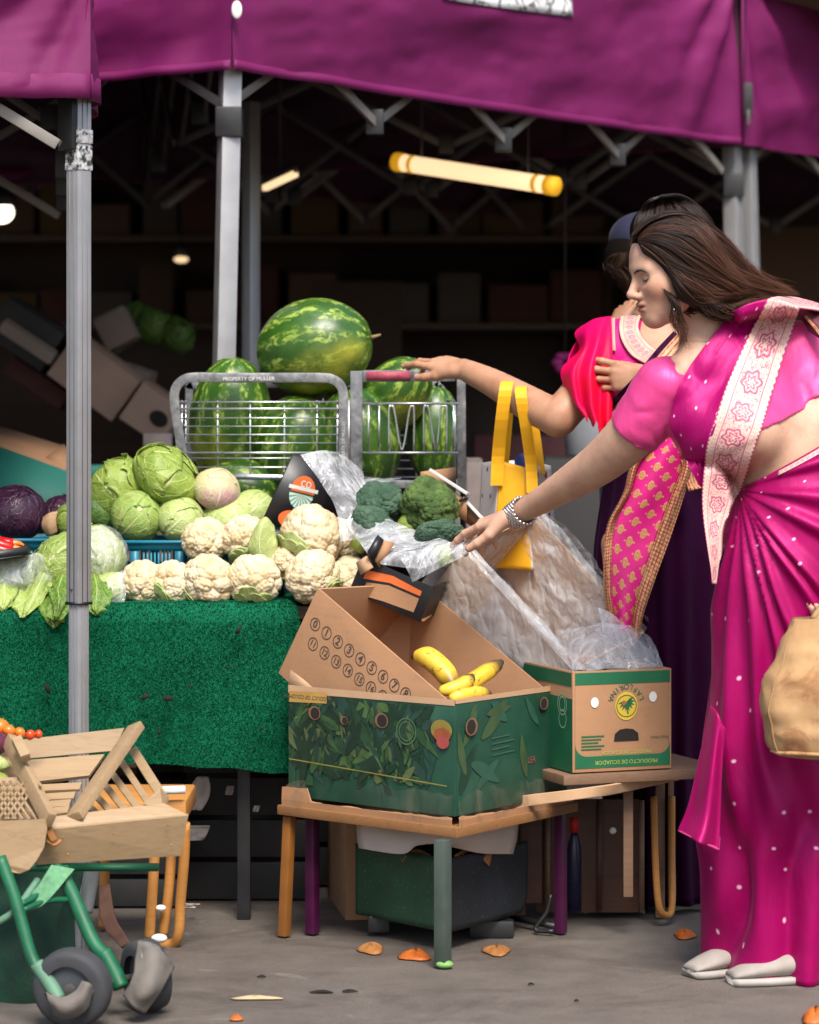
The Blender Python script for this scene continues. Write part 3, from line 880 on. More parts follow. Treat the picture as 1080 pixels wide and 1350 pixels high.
def cabbage(label, px, py, z, rpx, mat, seed, rot=(0, 0, 0), name='cabbage', cat='cabbage', group=None, **kw):
    R = rpx * z / K; o = cabbage_mesh(MB(), R, kw.pop('nleaf', 7), seed, **kw).build(name, mat, solid=.0012)
    place(o, P(px, py, z), rot); return tag(o, label, cat, group)

gc = 'green cabbages in the blue crate'
cabbage('big green cabbage with loose outer leaves on top of the cabbage heap', 222, 629, 6.93, 44, M['cab'], 4, (.7, .5, .6), group=gc, squash=(1.08, 1, .74), loose=1.1, nleaf=9, rough=.05)
cabbage('leafy green cabbage behind the left pole side of the heap, veined leaf facing out', 160, 648, 6.97, 43, M['cab'], 9, (-.4, .9, 2.1), group=gc, loose=1.3, nleaf=8, rough=.05)
cabbage('round green cabbage with a brown bruise, front of the crate beside the left pole', 181, 681, 6.89, 35, M['cab_b'], 12, (.9, -.3, 1.1), group=gc, loose=.25)
cabbage('smooth pale green cabbage between the bruised cabbage and the cauliflowers', 239, 686, 6.89, 33, M['cab_p'], 15, (.5, .8, .2), group=gc, loose=.2)
cabbage('dark green cabbage low in the crate, half hidden by the left pole', 132, 676, 6.96, 30, M['cab_d'], 18, (.2, .4, .9), group=gc, loose=.8)
cabbage('pink tinged pale round cabbage resting on top below the wire cage', 286, 645, 6.91, 31, M['turnip'], 21, (.8, .2, .3), group=gc, loose=.08, nleaf=5, squash=(1, 1, .82))
cabbage('pale flat cabbage directly under the pink tinged one', 301, 680, 6.92, 34, M['cab_p'], 24, (.3, -.5, .6), group=gc, loose=.15, squash=(1.1, 1, .75))
cabbage('pale cabbage between the pink tinged one and the black printed carton', 336, 675, 6.95, 31, M['cab_p'], 27, (.6, .3, 1.6), group=gc, loose=.15)
gr = 'red cabbages in the left blue crate'
cabbage('glossy dark red cabbage at the left edge of the table', 22, 676, 6.9, 39, M['red_cab'], 31, (.4, .3, .2), group=gr, loose=.25, rough=.03)
rc = cabbage('smaller red cabbage with a torn pale side, half behind the left pole', 82, 680, 6.93, 29, M['red_cab'], 34, (.2, -.5, .9), group=gr, loose=.5, rough=.04)
MB().grid(patch([[A(57, 682, 6.86), A(66, 676, 6.85), A(76, 674, 6.855)], [A(55, 694, 6.86), A(64, 692, 6.845), A(74, 688, 6.85)], [A(62, 706, 6.865), A(68, 706, 6.855), A(76, 702, 6.86)]], 10, 10)).build('torn_patch', simple('tan_torn_leaf', (.45, .27, .14), .6, .3, 60, .4), rc, solid=.003)
cabbage('small green cabbage squeezed behind the left pole beside the red cabbage', 96, 686, 6.89, 24, M['cab'], 37, (.7, .1, .4), group=gc, loose=.6)

# ---- cauliflowers
def cauli_proto(seed):
    t = thing('cauliflower', 'cauliflower', 'cauliflower')
    g, b = florets(.066, 60, 520, 1500, (.15, .075, .015), seed, nu=190, nv=110, flat=.92)
    MB().grid(g, True).build('curd', M['cauli'], t)
    r = np.random.RandomState(seed); 
    for i in range(6):
        ph = i * 1.05 + r.uniform(-.3, .3); v = np.linspace(0, 1, 12)[:, None] * np.ones((1, 11)); u = np.linspace(-1, 1, 11)[None] * np.ones((12, 1))
        hgt = r.uniform(.2, .5); th = math.radians(172) - v * hgt * 1.35; wd = r.uniform(.3, .48) * np.sin(.25 + v * 2.6) ** .6
        rad = .067 * (1.0 + .07 * v ** 3 * r.uniform(-.3, 1.3) + .05 * u * u * v)
        q = np.stack([np.sin(th) * np.cos(u * wd), np.sin(u * wd), np.cos(th) * np.cos(u * wd)], -1) * rad[..., None]
        q[..., 2] *= .92; c, s_ = math.cos(ph), math.sin(ph)
        q = np.stack([q[..., 0] * c - q[..., 1] * s_, q[..., 0] * s_ + q[..., 1] * c, q[..., 2]], -1)
        MB().grid(q).build('leaf', M['cab_p'], t, solid=.002)
    return t
CP = [cauli_proto(s) for s in (101, 202, 303)]
used = set()
def cauli(label, px, py, z, rpx, k, rot):
    o = CP[k] if k not in used else copy_tree(CP[k]); used.add(k)
    tag(o, label, 'cauliflower', 'cauliflowers on the grass cloth'); place(o, P(px, py, z), rot, rpx * z / K / .0645); return o
cauli('leftmost cauliflower of the front row, beside the wrapped napa cabbage', 190, 768, 6.63, 31, 0, (.9, .1, .5))
cauli('second cauliflower from the left in the front row, under the blue crate edge', 229, 770, 6.62, 32, 1, (1.0, -.2, 2.5))
cauli('third front-row cauliflower, below the gap between two second-row heads', 276, 766, 6.60, 37, 2, (.7, .3, 1.2))
cauli('round front-row cauliflower right below the one with the green leaf', 335, 765, 6.59, 37, 0, (.6, -.2, 3.3))
cauli('front-row cauliflower touching the top corner of the open banana carton', 412, 760, 6.60, 38, 1, (.8, .25, 4.1))
cauli('rightmost small cauliflower behind the banana carton corner', 460, 762, 6.66, 30, 2, (.9, .4, 5.2))
cauli('second-row cauliflower on the left, above the third front-row head', 271, 712, 6.74, 32, 1, (.5, -.3, .4))
cl = cauli('second-row cauliflower with a big pale green leaf across its face', 324, 711, 6.73, 34, 2, (.6, .1, 2.9))
lf = patch([[A(331, 742, 6.67), A(345, 745, 6.665), A(362, 740, 6.67)], [A(328, 720, 6.665), A(342, 716, 6.65), A(366, 718, 6.675)], [A(334, 700, 6.665), A(346, 692, 6.65), A(364, 705, 6.68)], [A(344, 684, 6.68), A(352, 682, 6.672), A(362, 694, 6.69)]], 20, 16)
lf[..., 1] += .004 * np.sin(np.linspace(0, 14, 20))[:, None] * np.linspace(-1, 1, 16)[None] ** 2
MB().grid(lf).build('cauliflower_leaf', M['cab_p'], tag(cl), solid=.0015)
cauli('largest creamy cauliflower, tilted against the black printed carton', 412, 707, 6.70, 43, 0, (.9, .5, 1.9))
cauli('cauliflower hidden behind the largest one, only its leafy side showing', 444, 716, 6.79, 34, 1, (1.2, .9, .3))
cauli('cauliflower low between the second row and the carton, mostly in shadow', 378, 742, 6.69, 24, 2, (.2, .4, .8))
for i, p in enumerate(((375, 735), (386, 752), (372, 757))):
    pass

# ---- napa cabbages
def napa(label, px, py, z, rx, rz, rot, seed, mat=None):
    m = cabbage_mesh(MB(), rx * z / K, 8, seed, loose=.5, squash=(1, 1, rz / rx), rough=.05, frill=.035, tip=12)
    o = m.build('napa_cabbage', mat or M['napa'], solid=.001); place(o, P(px, py, z), rot); return tag(o, label, 'napa cabbage', 'napa cabbages on the grass cloth')
n1 = napa('wrinkled napa cabbage just left of the left pole, its leaves hanging over the cloth', 82, 745, 6.66, 36, 46, (.3, .75, .2), 51)
n2 = napa('pale napa cabbage wrapped in film just right of the left pole', 128, 734, 6.70, 36, 42, (.2, -.5, .4), 54, M['cab_p'])
n3 = napa('napa cabbage in a plastic bag at the left edge of the table', 12, 768, 6.68, 40, 50, (.3, 1.2, .3), 57)
n4 = napa('white stalked napa cabbage lying behind the pole next to the cauliflowers', 146, 778, 6.64, 22, 34, (.1, 1.45, 0), 60, M['cab_p'])

def loose_leaf(parent, ctrl, mat, seed, fr=.006):
    g = patch(ctrl, 26, 22); u = np.linspace(-1, 1, 22)[None]; v = np.linspace(0, 1, 26)[:, None]
    e = np.maximum(np.abs(u) ** 3 * np.ones_like(v), np.clip(v * 1.6 - .6, 0, 1) ** 2)
    g = g + normals(g) * ((fr * 1.6 * np.sin(np.arctan2(u + 0 * v, 1.1 - v) * 9 + seed) + fr * 1.3 * fbm(g * 60, seed)) * e + .002 * fbm(g * 90, seed + 3))[..., None]
    g[..., 2] += .006 * e * vnoise(g * 70, seed)
    return MB().grid(g).build('outer_leaf', mat, parent, solid=.001)
hang = [
    (n1, [[A(70, 760, 6.62), A(85, 752, 6.61), A(98, 760, 6.62)], [A(58, 785, 6.58), A(75, 780, 6.55), A(92, 785, 6.58)], [A(50, 805, 6.55), A(66, 806, 6.53), A(88, 808, 6.54)], [A(58, 822, 6.54), A(72, 828, 6.53), A(84, 820, 6.53)]], M['napa_g'], 1),
    (n1, [[A(48, 752, 6.63), A(62, 748, 6.62), A(74, 756, 6.62)], [A(34, 775, 6.59), A(50, 774, 6.57), A(64, 780, 6.58)], [A(18, 798, 6.55), A(38, 800, 6.54), A(56, 796, 6.55)], [A(18, 812, 6.54), A(30, 814, 6.53), A(44, 806, 6.54)]], M['napa'], 2),
    (n1, [[A(66, 776, 6.57), A(76, 774, 6.56), A(88, 776, 6.57)], [A(66, 796, 6.53), A(78, 792, 6.515), A(92, 796, 6.53)], [A(64, 815, 6.52), A(74, 818, 6.51), A(88, 812, 6.52)]], M['napa_g'], 5),
    (n2, [[A(114, 760, 6.63), A(124, 756, 6.62), A(136, 764, 6.62)], [A(112, 780, 6.58), A(128, 776, 6.56), A(146, 786, 6.57)], [A(114, 800, 6.55), A(126, 800, 6.54), A(144, 802, 6.55)], [A(118, 808, 6.54), A(128, 811, 6.535), A(138, 804, 6.54)]], M['napa_g'], 3),
    (n3, [[A(-10, 770, 6.62), A(6, 768, 6.61), A(20, 772, 6.62)], [A(-12, 790, 6.57), A(6, 786, 6.56), A(24, 788, 6.58)], [A(-10, 802, 6.55), A(4, 806, 6.54), A(18, 800, 6.55)]], M['napa'], 4)]
for p, c, mt, sd_ in hang: loose_leaf(p, c, mt, sd_)

# ---- clear film
def film_mat(name, a0=.06, a1=.42, scale=16, tint=(.85, .87, .9), rough=.14):
    t = NT(name, Roughness=rough); v = t.coord()
    n = t.noise(scale * .45, 3, .5, v, .5)
    vv = t.coord('Object', (1, 1, .5), (.3, .6, .2)); h = None
    for sc_, w_, sd_ in ((1., 1., 0), (2.1, .55, 3), (4.3, .28, 7)):
        a_ = t.math('MULTIPLY', t.math('ABSOLUTE', t.math('SUBTRACT', t.noise(scale * sc_, 1.5, .5, t.n('ShaderNodeMapping', None, Vector=vv, Location=(sd_, sd_, sd_)).outputs[0], .25), .5)), w_)
        h = a_ if h is None else t.math('ADD', h, a_)
    k = t.ramp(h, [(.04, 1), (.16, 0)])
    t.col(tint); t.set(t.b, {'Alpha': t.math('ADD', t.ramp(n, [(.36, a0), (.74, a1)]), t.math('MULTIPLY', k, .16), clamp=True), 'Specular IOR Level': 1.})
    t.bump(t.math('ADD', t.math('MULTIPLY', n, .6), t.math('MULTIPLY', h, 1.4)), .8, .032); return t.done()
M['film'] = film_mat('clear_film')
M['film_w'] = film_mat('milky_film', .12, .55, 13, (.80, .82, .85), .16)

def film(ctrl, seed, amp=.008, R=56, C=56, scale=16):
    """thin sheet through control points with soft billows and a few sharp gathered creases"""
    g = patch(ctrl, R, C); n = normals(g); r = np.random.RandomState(seed); q = g * scale * .45
    w = np.stack([fbm(q, seed + 1, 2), fbm(q + 5, seed + 2, 2), fbm(q + 9, seed + 3, 2)], -1)
    soft = fbm(q + w * .6, seed, 3)
    d = r.normal(0, 1, 3); d /= np.linalg.norm(d)
    ph = (g @ d) * scale * 2.2 + w[..., 0] * 2.2; rid = np.abs(np.sin(ph)) ** .6 * (.5 + .5 * fbm(q + 20, seed + 7, 2))
    return g + n * (amp * (1.1 * soft + .8 * rid - .4))[..., None]
def wrap(parent, px, py, z, rx, ry, seed, mat):
    D = sphere_dirs(40, 28)[:20]; c = A(px, py, z); s = z / K
    g = D * np.array((rx * s, ry * s, ry * s)); g = g + D * (.006 * fbm(D * 3.5, seed, 3) + .003)[..., None]
    MB().grid(g + c, True).build('film_wrap', mat, parent)
wrap(n2, 128, 735, 6.70, 40, 42, 3, M['film'])
wrap(n3, 12, 766, 6.68, 50, 42, 4, M['film'])
MB().grid(film([[A(30, 735, 6.62), A(50, 728, 6.6), A(66, 740, 6.62)], [A(10, 750, 6.6), A(44, 752, 6.57), A(68, 762, 6.6)], [A(4, 762, 6.6), A(36, 772, 6.57), A(54, 782, 6.6)]], 8, .01)).build('bag_film', M['film_w'], n3)
MB().grid(film([[A(140, 760, 6.62), A(165, 752, 6.62)], [A(142, 776, 6.58), A(168, 770, 6.6)], [A(140, 792, 6.58), A(164, 796, 6.58)]], 12, .006)).build('film_wrap', M['film'], n4)

# ---- red peppers in a black tray
tr = thing('produce_tray', 'black tray of red peppers in crumpled film at the left edge of the table', 'tray', P(2, 742, 6.62))
c = P(0, 741, 6.62)
m = MB(); m.bar(c + Vector((-.12, 0, -.008)), c + Vector((.065, -.02, .018)), .09, .004, (0, 1, .0)); m.bar(c + Vector((-.12, -.05, .0)), c + Vector((.072, -.06, .03)), .004, .02, (0, 1, 0)); m.bar(c + Vector((.068, -.06, .03)), c + Vector((.062, .04, .03)), .004, .02, (1, 0, 0))
m.build('tray', M['black'], tr)
M['red_veg'] = simple('red_pepper_skin', (.48, .008, .006), .2, .2, 20)
M['or_veg'] = simple('orange_pepper_tip', (.8, .2, .02), .25, .2)
for i, (y0, y1, zz) in enumerate(((718, 727, 6.60), (726, 733, 6.585), (722, 720, 6.63))):
    a_, b_ = A(-30, y0, zz), A(18, y1 - 4, zz); pts = cr([a_, (a_ * .6 + b_ * .4) + (0, 0, .006), b_], 12)
    pe = MB().tube(pts, .016 * np.sin(np.linspace(.5, 2.7, 12)) ** .6, 12).build('red_pepper', M['red_veg'])
    tag(pe, ('long red pepper on top of the black tray', 'long red pepper along the front edge of the black tray', 'long red pepper at the back of the black tray')[i], 'pepper', 'red peppers in the black tray')
    MB().tube(cr([pts[-2], pts[-1] + (.012, 0, -.001), pts[-1] + (.024, 0, -.006)], 8), np.linspace(.0095, .003, 8), 10).build('pepper_tip', M['or_veg'], pe)

# ================================================================ wire roll cage with melons
ZC = 7.08
def steel():
    t = NT('galvanised_steel', Metallic=.75, Roughness=.42); v = t.coord()
    s = t.voro(90, v, 'F1', 1); a = t.noise(20, 5, .65, v)
    t.col(t.ramp(t.math('ADD', t.math('MULTIPLY', a, .8), t.math('MULTIPLY', s, .2)), [(.3, (.10, .104, .11)), (.5, (.19, .195, .2)), (.7, (.32, .32, .32))]))
    t.set(t.b, {'Roughness': t.ramp(a, [(.3, .35), (.7, .6)])}); return t.done()
M['steel'] = steel()
M['wire'] = simple('zinc_wire', (.55, .56, .56), .3, .12, 40, metal=.85)
M['paint_red'] = simple('worn_red_paint', (.30, .05, .08), .6, .6, 90)
cg = thing('roll_cage', 'galvanised wire roll cage full of watermelons behind the table', 'roll cage', P(420, 0, 7.25).to_2d().to_3d())
cgy = lambda px, py, dz=0.: P(px, py, ZC + dz)
# left gate
def flat_path(m, pts, w_, t_):
    """flat bar following a polyline in the gate's plane"""
    pts = [Vector(p) for p in pts]; n = Vector((0, 1, 0)); vs = []; fs = []
    for i, p in enumerate(pts):
        d = (pts[min(i + 1, len(pts) - 1)] - pts[max(i - 1, 0)]).normalized(); s = d.cross(n)
        for a_, b_ in ((-1, -1), (1, -1), (1, 1), (-1, 1)): vs.append(p + s * (a_ * w_ / 2) + n * (b_ * t_ / 2))
    for i in range(len(pts) - 1):
        for k in range(4): fs.append((4 * i + k, 4 * i + (k + 1) % 4, 4 * i + 4 + (k + 1) % 4, 4 * i + 4 + k))
    fs += [(3, 2, 1, 0), tuple(range(4 * len(pts) - 4, 4 * len(pts)))]
    m.add(vs, fs)
lp = cr([cgy(*p) for p in ((243, 612), (236, 570), (230, 530), (232, 512), (242, 501), (258, 497.5), (300, 498), (360, 498), (420, 498), (438, 500), (449, 508), (453, 522), (453, 560), (453, 628))], 70)
m = MB(); flat_path(m, lp, .024, .012); gl = m.build('gate_frame', M['steel'], cg, bevel=.003)
m = MB(); flat_path(m, [cgy(238, 627), cgy(455, 631)], .014, .01)
for y, r, dz in ((530, .0022, 0), (539, .003, -.004), (551, .0016, 0), (562, .0016, 0), (573, .0016, 0), (584, .0016, 0), (597, .003, -.004), (604, .0016, 0), (616, .0016, 0)):
    m.tube([cgy(232 + (y - 530) * .1, y, dz), cgy(452, y, dz)], r, 8)
for x, r in ((240, .003), (245, .002), (287, .0022), (330, .0022), (375, .0022), (418, .0022), (445, .003), (460, .003)):
    m.tube([cgy(x, 528, .004), cgy(x, 630, .004)], r, 8)
m.build('gate_wires', M['wire'], cg)
m = MB(); text_mesh(m, 'PROPERTY OF MULLER', cgy(328, 499.5, -.0075), (1, 0, .01), (0, 0, 1), .0125)
m.build('lettering', M['white_p'], gl)
m = MB(); text_mesh(m, 'PROPERTY OF MULLER', cgy(453, 585, -.0075), (0, 0, 1), (-1, 0, 0), .011)
m.build('lettering', simple('faded_lettering', (.5, .5, .5), .6), gl)
# post between the gates, right gate
m = MB(); flat_path(m, [cgy(470, 489, .01), cgy(470, 640, .01)], .03, .014); flat_path(m, [cgy(608, 486, .01), cgy(609, 645, .01)], .022, .02)
flat_path(m, [cgy(478, 496, .01), cgy(600, 495, .01)], .029, .013); flat_path(m, [cgy(476, 637, .01), cgy(605, 640, .01)], .02, .012); gr_ = m.build('gate_frame', M['steel'], cg, bevel=.002)
m = MB(); flat_path(m, [cgy(483, 495.6, -.001), cgy(541, 495.2, -.001)], .022, .006); m.build('red_paint', M['paint_red'], gr_)
m = MB()
for y, r in ((532, .0032), (597, .0032)): m.tube([cgy(478, y, .0), cgy(604, y, .0)], r, 8)
for pts in (((486, 534), (486, 596)), ((500, 535), (500, 596)), ((513, 596), (513, 540), (516, 536), (520, 541), (530, 594), (540, 541), (543, 536), (546, 541), (546, 596)), ((559, 596), (559, 540), (562, 536), (566, 541), (575, 594), (581, 541), (585, 536), (589, 541), (589, 596)), ((598, 534), (598, 596))):
    m.tube(cr([cgy(*p) for p in pts], max(2, len(pts) * 4)) if len(pts) > 2 else [cgy(*p) for p in pts], .0026, 8)
m.build('gate_wires', M['wire'], cg)
# back gate
ZB_ = .34
m = MB(); flat_path(m, cr([cgy(250, 640, ZB_), cgy(250, 520, ZB_), cgy(262, 508, ZB_), cgy(400, 506, ZB_), cgy(560, 506, ZB_), cgy(578, 510, ZB_), cgy(588, 526, ZB_), cgy(590, 560, ZB_), cgy(590, 645, ZB_)], 50), .02, .012)
m.build('gate_frame', M['steel'], cg, bevel=.002)
m = MB()
for y in range(530, 640, 11): m.tube([cgy(255, y, ZB_), cgy(590, y, ZB_)], .0018, 6)
for x in range(262, 600, 41): m.tube([cgy(x, 525, ZB_), cgy(x, 640, ZB_)], .002, 6)
m.tube(cr([cgy(600, 532, .05), cgy(594, 527, .2), cgy(560, 527, .3)], 14), .0035, 8); m.tube([cgy(600, 532, .05), cgy(600, 640, .05)], .0035, 8)
m.build('gate_wires', M['wire'], cg)
fl_ = P(0, 642, ZC).z - .12
for x0, x1 in ((232, 612),):
    a_ = P(x0, 0, ZC).x; b_ = P(x1, 0, ZC).x
    MB().box(((a_ + b_) / 2, ZC + .2, fl_), (b_ - a_, .38, .02)).build('shelf', M['steel'], cg, bevel=.003)
    MB().box(((a_ + b_) / 2, ZC + .2, .14), (b_ - a_, .38, .03)).build('base', M['steel'], cg, bevel=.003)
    for x in (a_ + .02, b_ - .02):
        for y in (ZC + .015, ZC + .36):
            MB().bar((x, y, .15), (x, y, fl_ + .13), .022, .022).build('post', M['steel'], cg, bevel=.002)
            wh = MB().tube([(x - .012, y, .055), (x + .012, y, .055)], .055, 18).build('wheel', M['rubber'], cg, bevel=.004)
            MB().box((x, y, .115), (.04, .05, .02)).build('fork', M['steel'], wh)

def melon_mat():
    t = NT('watermelon_rind', Roughness=.32); t.set(t.b, {'Specular IOR Level': .5}); v = t.coord()
    gr = t.n('ShaderNodeTexGradient', {'gradient_type': 'RADIAL'}, Vector=v).outputs['Fac']
    wv = t.noise(26, 4, .6, v); w2 = t.noise(9, 2, .5, v)
    s = t.math('ADD', t.math('MULTIPLY', gr, 11.), t.math('ADD', t.math('MULTIPLY', wv, 1.0), t.math('MULTIPLY', w2, .7)))
    f = t.math('ABSOLUTE', t.math('SUBTRACT', t.math('FRACT', s), .5))
    band = t.ramp(f, [(.16, 1), (.30, 0)])
    spots = t.ramp(t.noise(75, 4, .7, t.coord('Object', (1, 1, .45)), .6), [(.47, 0), (.62, 1)])
    k = t.math('MULTIPLY', band, spots)
    base = t.ramp(t.noise(12, 4, .6, v), [(.3, (.014, .055, .005)), (.7, (.042, .115, .014))])
    c = t.mix(t.math('MULTIPLY', band, .4), base, (.06, .14, .015)); c = t.mix(k, c, (.30, .40, .07))
    at = t.attr('belly'); c = t.mix(t.math('MULTIPLY', at, t.ramp(t.noise(10, 3, .5, v), [(.35, .2), (.65, 1.)])), c, (.36, .35, .04))
    t.col(c); t.set(t.b, {'Roughness': t.ramp(t.noise(40, 4, .6, v), [(.3, .24), (.7, .42)])})
    t.bump(t.noise(60, 3, .5, v), .12, .002); return t.done()
M['melon'] = melon_mat()
M['stem'] = simple('dry_stem', (.22, .15, .06), .8, .3)
def melon(label, px, py, z, rs, axis, belly=None, stem=True):
    """rs = (short radius, half length); axis = direction of the stem end"""
    D = sphere_dirs(56, 40); g = D * np.array((rs[0], rs[0], rs[1])); f = 1 + .012 * fbm(D * 1.5, int(px), 2) + .008 * np.cos(np.arctan2(D[..., 1], D[..., 0]) * 11) * (1 - np.abs(D[..., 2]))
    g = g * f[..., None]; g[..., 2] -= .004 * (D[..., 2] > 0) * np.clip(D[..., 2] - .9, 0, 1) * 10
    R = Vector(axis).to_track_quat('Z', 'Y')
    bl = np.zeros(D.shape[:2])
    if belly is not None:
        bv = np.array(R.inverted() @ Vector(belly).normalized()); bl = np.clip((D @ bv - .45) * 3, 0, 1)
    o = MB().grid(g, True).build('watermelon', M['melon'], cols={'belly': bl.ravel()})
    o.rotation_mode = 'QUATERNION'; o.rotation_quaternion = R; o.location = P(px, py, z)
    tag(o, label, 'watermelon', 'watermelons in the wire cage')
    if stem:
        s = MB().tube([(0, 0, rs[1] - .002), (.003, .002, rs[1] + .012), (.012, .004, rs[1] + .02)], [.006, .004, .003], 8).build('stem', M['stem'], o, local=True)
    return o
melon('largest watermelon lying on top of the pile with its dry stem to the right', 415, 458, 7.22, (.122, .149), (.96, -.22, .16), (.4, -.5, -.75))
melon('upright watermelon at the left end of the cage', 304, 556, 7.24, (.104, .168), (.1, -.25, 1), (-.3, -.2, -.9), False)
melon('round watermelon at the bottom front of the cage, below the largest one', 392, 592, 7.235, (.115, .145), (.2, -.45, .9), None, False)
melon('watermelon behind the post where the two cage gates meet', 470, 585, 7.22, (.112, .145), (-.1, -.15, 1), None, False)
melon('watermelon with a curled stem under the reaching hand, by the red painted rail', 520, 522, 7.27, (.083, .118), (.5, -.45, .55), (.2, -.4, -.9))
melon('tall pale striped watermelon at the back right corner of the cage', 572, 572, 7.33, (.07, .125), (.05, .1, 1), None, False)
melon('watermelon low in the cage above the pale cabbages', 318, 645, 7.2, (.08, .1), (.9, -.2, -.2), None, False)
# ================================================================ banana cartons and their stand
def V3(x, y, z): return Vector((x, y, z))

def open_box(name, m_out, m_in, parent, A_, a, b, depth, th=.006, ends=True):
    """open carton: rim corner A_, rim edges a and b, walls going down by depth along the inward normal"""
    A_ = Vector(A_); a = Vector(a); b = Vector(b); n = a.cross(b).normalized()
    out = []
    def wall(p, e, inw):
        m = MB(); L = e.length; d = e.normalized()
        c = p + e / 2 - n * depth / 2 + inw * th / 2
        m.box(c, (L, depth, th), Matrix((d, n, d.cross(n))).transposed())
        return m.build('carton_wall', m_out, parent, bevel=.0015)
    ia = a.normalized(); ib = b.normalized()
    out.append(wall(A_, a, ib)); out.append(wall(A_ + b, a, -ib))
    out.append(wall(A_ + ib * th, b - ib * 2 * th, ia)); out.append(wall(A_ + a + ib * th, b - ib * 2 * th, -ia))
    d = a.normalized()
    MB().box(A_ + a / 2 + b / 2 - n * (depth - th / 2 - .001), (a.length - 2 * th - .001, b.length - 2 * th - .001, th), Matrix((ia, n.cross(ia), n)).transposed()).build('carton_base', m_in, parent)
    return out, n

def cardbox(label, c, size, rz=0, mat=None, name='cardboard_box'):
    t = thing(name, label, 'box', c, None, rz)
    R = Matrix.Rotation(rz, 3, 'Z'); c = Vector(c)
    MB().box(c + Vector((0, 0, size[2] / 2)), size, R).build('box_body', mat or M['card'], t, bevel=.003)
    for s in (-1, 1):
        MB().box(c + R @ Vector((0, s * (size[1] / 4 + .001), 0)) + Vector((0, 0, size[2] + .003)), (size[0] - .004, size[1] / 2 - .004, .004), R).build('flap', mat or M['card'], t, bevel=.001)
    return t

F = V3(.0955, 6.05, 0); Lc = V3(-.2686, 6.38, 0); Rc = V3(.35, 6.42, 0)
dl = (Lc - F); dr = (Rc - F); ul = dl.normalized(); ur = dr.normalized()
dl = ul * .49; dr = ur * .45
Bk = F + dl + dr
b0, b1 = .315, .56

def green_carton_mat():
    t = NT('green_printed_carton', Roughness=.5); v = t.coord()
    a = t.noise(7, 4, .6, v)
    t.col(t.ramp(a, [(.3, (.007, .04, .022)), (.55, (.014, .066, .038)), (.75, (.035, .095, .06))]))
    t.bump(t.noise(9, 4, .6, v), .25, .004); return t.done()
M['gcard'] = green_carton_mat()
M['wood_old2'] = wood('ochre_wood', (.20, .09, .03), (.28, .13, .045))
# stand
st = thing('carton_stand', 'low stand with painted legs under the green printed banana carton', 'stand', (F + dl / 2 + dr / 2) + V3(0, 0, 0))
ctr_ = F + dl / 2 + dr / 2
R_ = Matrix((-ul, ur, V3(0, 0, 1))).transposed()
MB().box(ctr_ + V3(0, 0, .285), (.53, .49, .022), R_).build('top_board', M['wood_old2'], st, bevel=.004)
M['leg_purple'] = simple('purple_painted_leg', (.05, .002, .032), .45, .3)
M['leg_yel'] = simple('worn_yellow_leg', (.20, .075, .012), .5, .35, 9)
M['leg_grey'] = simple('green_grey_leg', (.05, .07, .058), .5, .3, 14)
M['foot_gr'] = simple('light_green_foot', (.16, .33, .09), .6, .2)
for c, m_, w_ in ((F + ul * .012 - ur * .03, 'leg_grey', .028), (Lc - ul * .01 + ur * .005 - ul * -.01, 'leg_yel', .022), (Lc + ur * .06 - ul * .025, 'leg_purple', .024), (Rc - ur * .01 + ul * .01, 'leg_purple', .022), (Bk - ul * .02 - ur * .02, 'leg_yel', .025)):
    tilt = V3(-.012, 0, 0) if m_ == 'leg_yel' and c.x < 0 else V3(0, 0, 0)
    lg = MB().bar((c.x + tilt.x, c.y, .004), (c.x, c.y, .27), w_, w_, ur).build('leg', M[m_], st, bevel=.003)
    if m_ == 'leg_grey': MB().ball((c.x + .004, c.y - .006, .010), (.019, .015, .009)).build('foot', M['foot_gr'], lg)
MB().bar(Rc - ur * .02 + ul * .02 + V3(0, 0, .02), Rc + ul * .16 + V3(0, 0, .02), .012, .012).build('foot_rail', M['black'], st)
MB().tube(cr([Rc + V3(-.03, -.02, .012), Rc + V3(-.07, -.0, .012), Rc + V3(-.045, 0, .05), Rc + V3(-.035, 0, .09)], 14), .005, 8).build('foot_hook', M['black'], st)

bc = thing('banana_carton', 'green banana carton printed with jungle leaves, standing on the low stand', 'carton', F + V3(0, 0, b0))
walls, n_ = open_box('x', M['gcard'], M['card_in'], bc, F + V3(0, 0, b1), dl, dr, b1 - b0) if False else open_box('x', M['gcard'], M['card_in'], bc, F + V3(0, 0, b1) + dl, -dl, dr, b1 - b0)
# brown lining seen along the cut top edge and hand holes, printed leaves
fr = lambda u, h, o=.0008: F + ul * u + V3(0, 0, h) - ur * (o + 0)             # front-left face
fs = lambda u, h, o=.0008: F + ur * u + V3(0, 0, h) - ul * (o + 0)             # right face
MB().grid(np.array([[fr(0, b1 - .012, .0012), fr(.49, b1 - .016, .0012)], [fr(0, b1 + .001, .0012), fr(.49, b1 + .001, .0012)]])).build('raw_edge', M['card_l'], bc)
MB().grid(np.array([[fs(0, b1 - .008, .0012), fs(.45, b1 - .012, .0012)], [fs(0, b1 + .001, .0012), fs(.45, b1 + .001, .0012)]])).build('raw_edge', M['card_l'], bc)

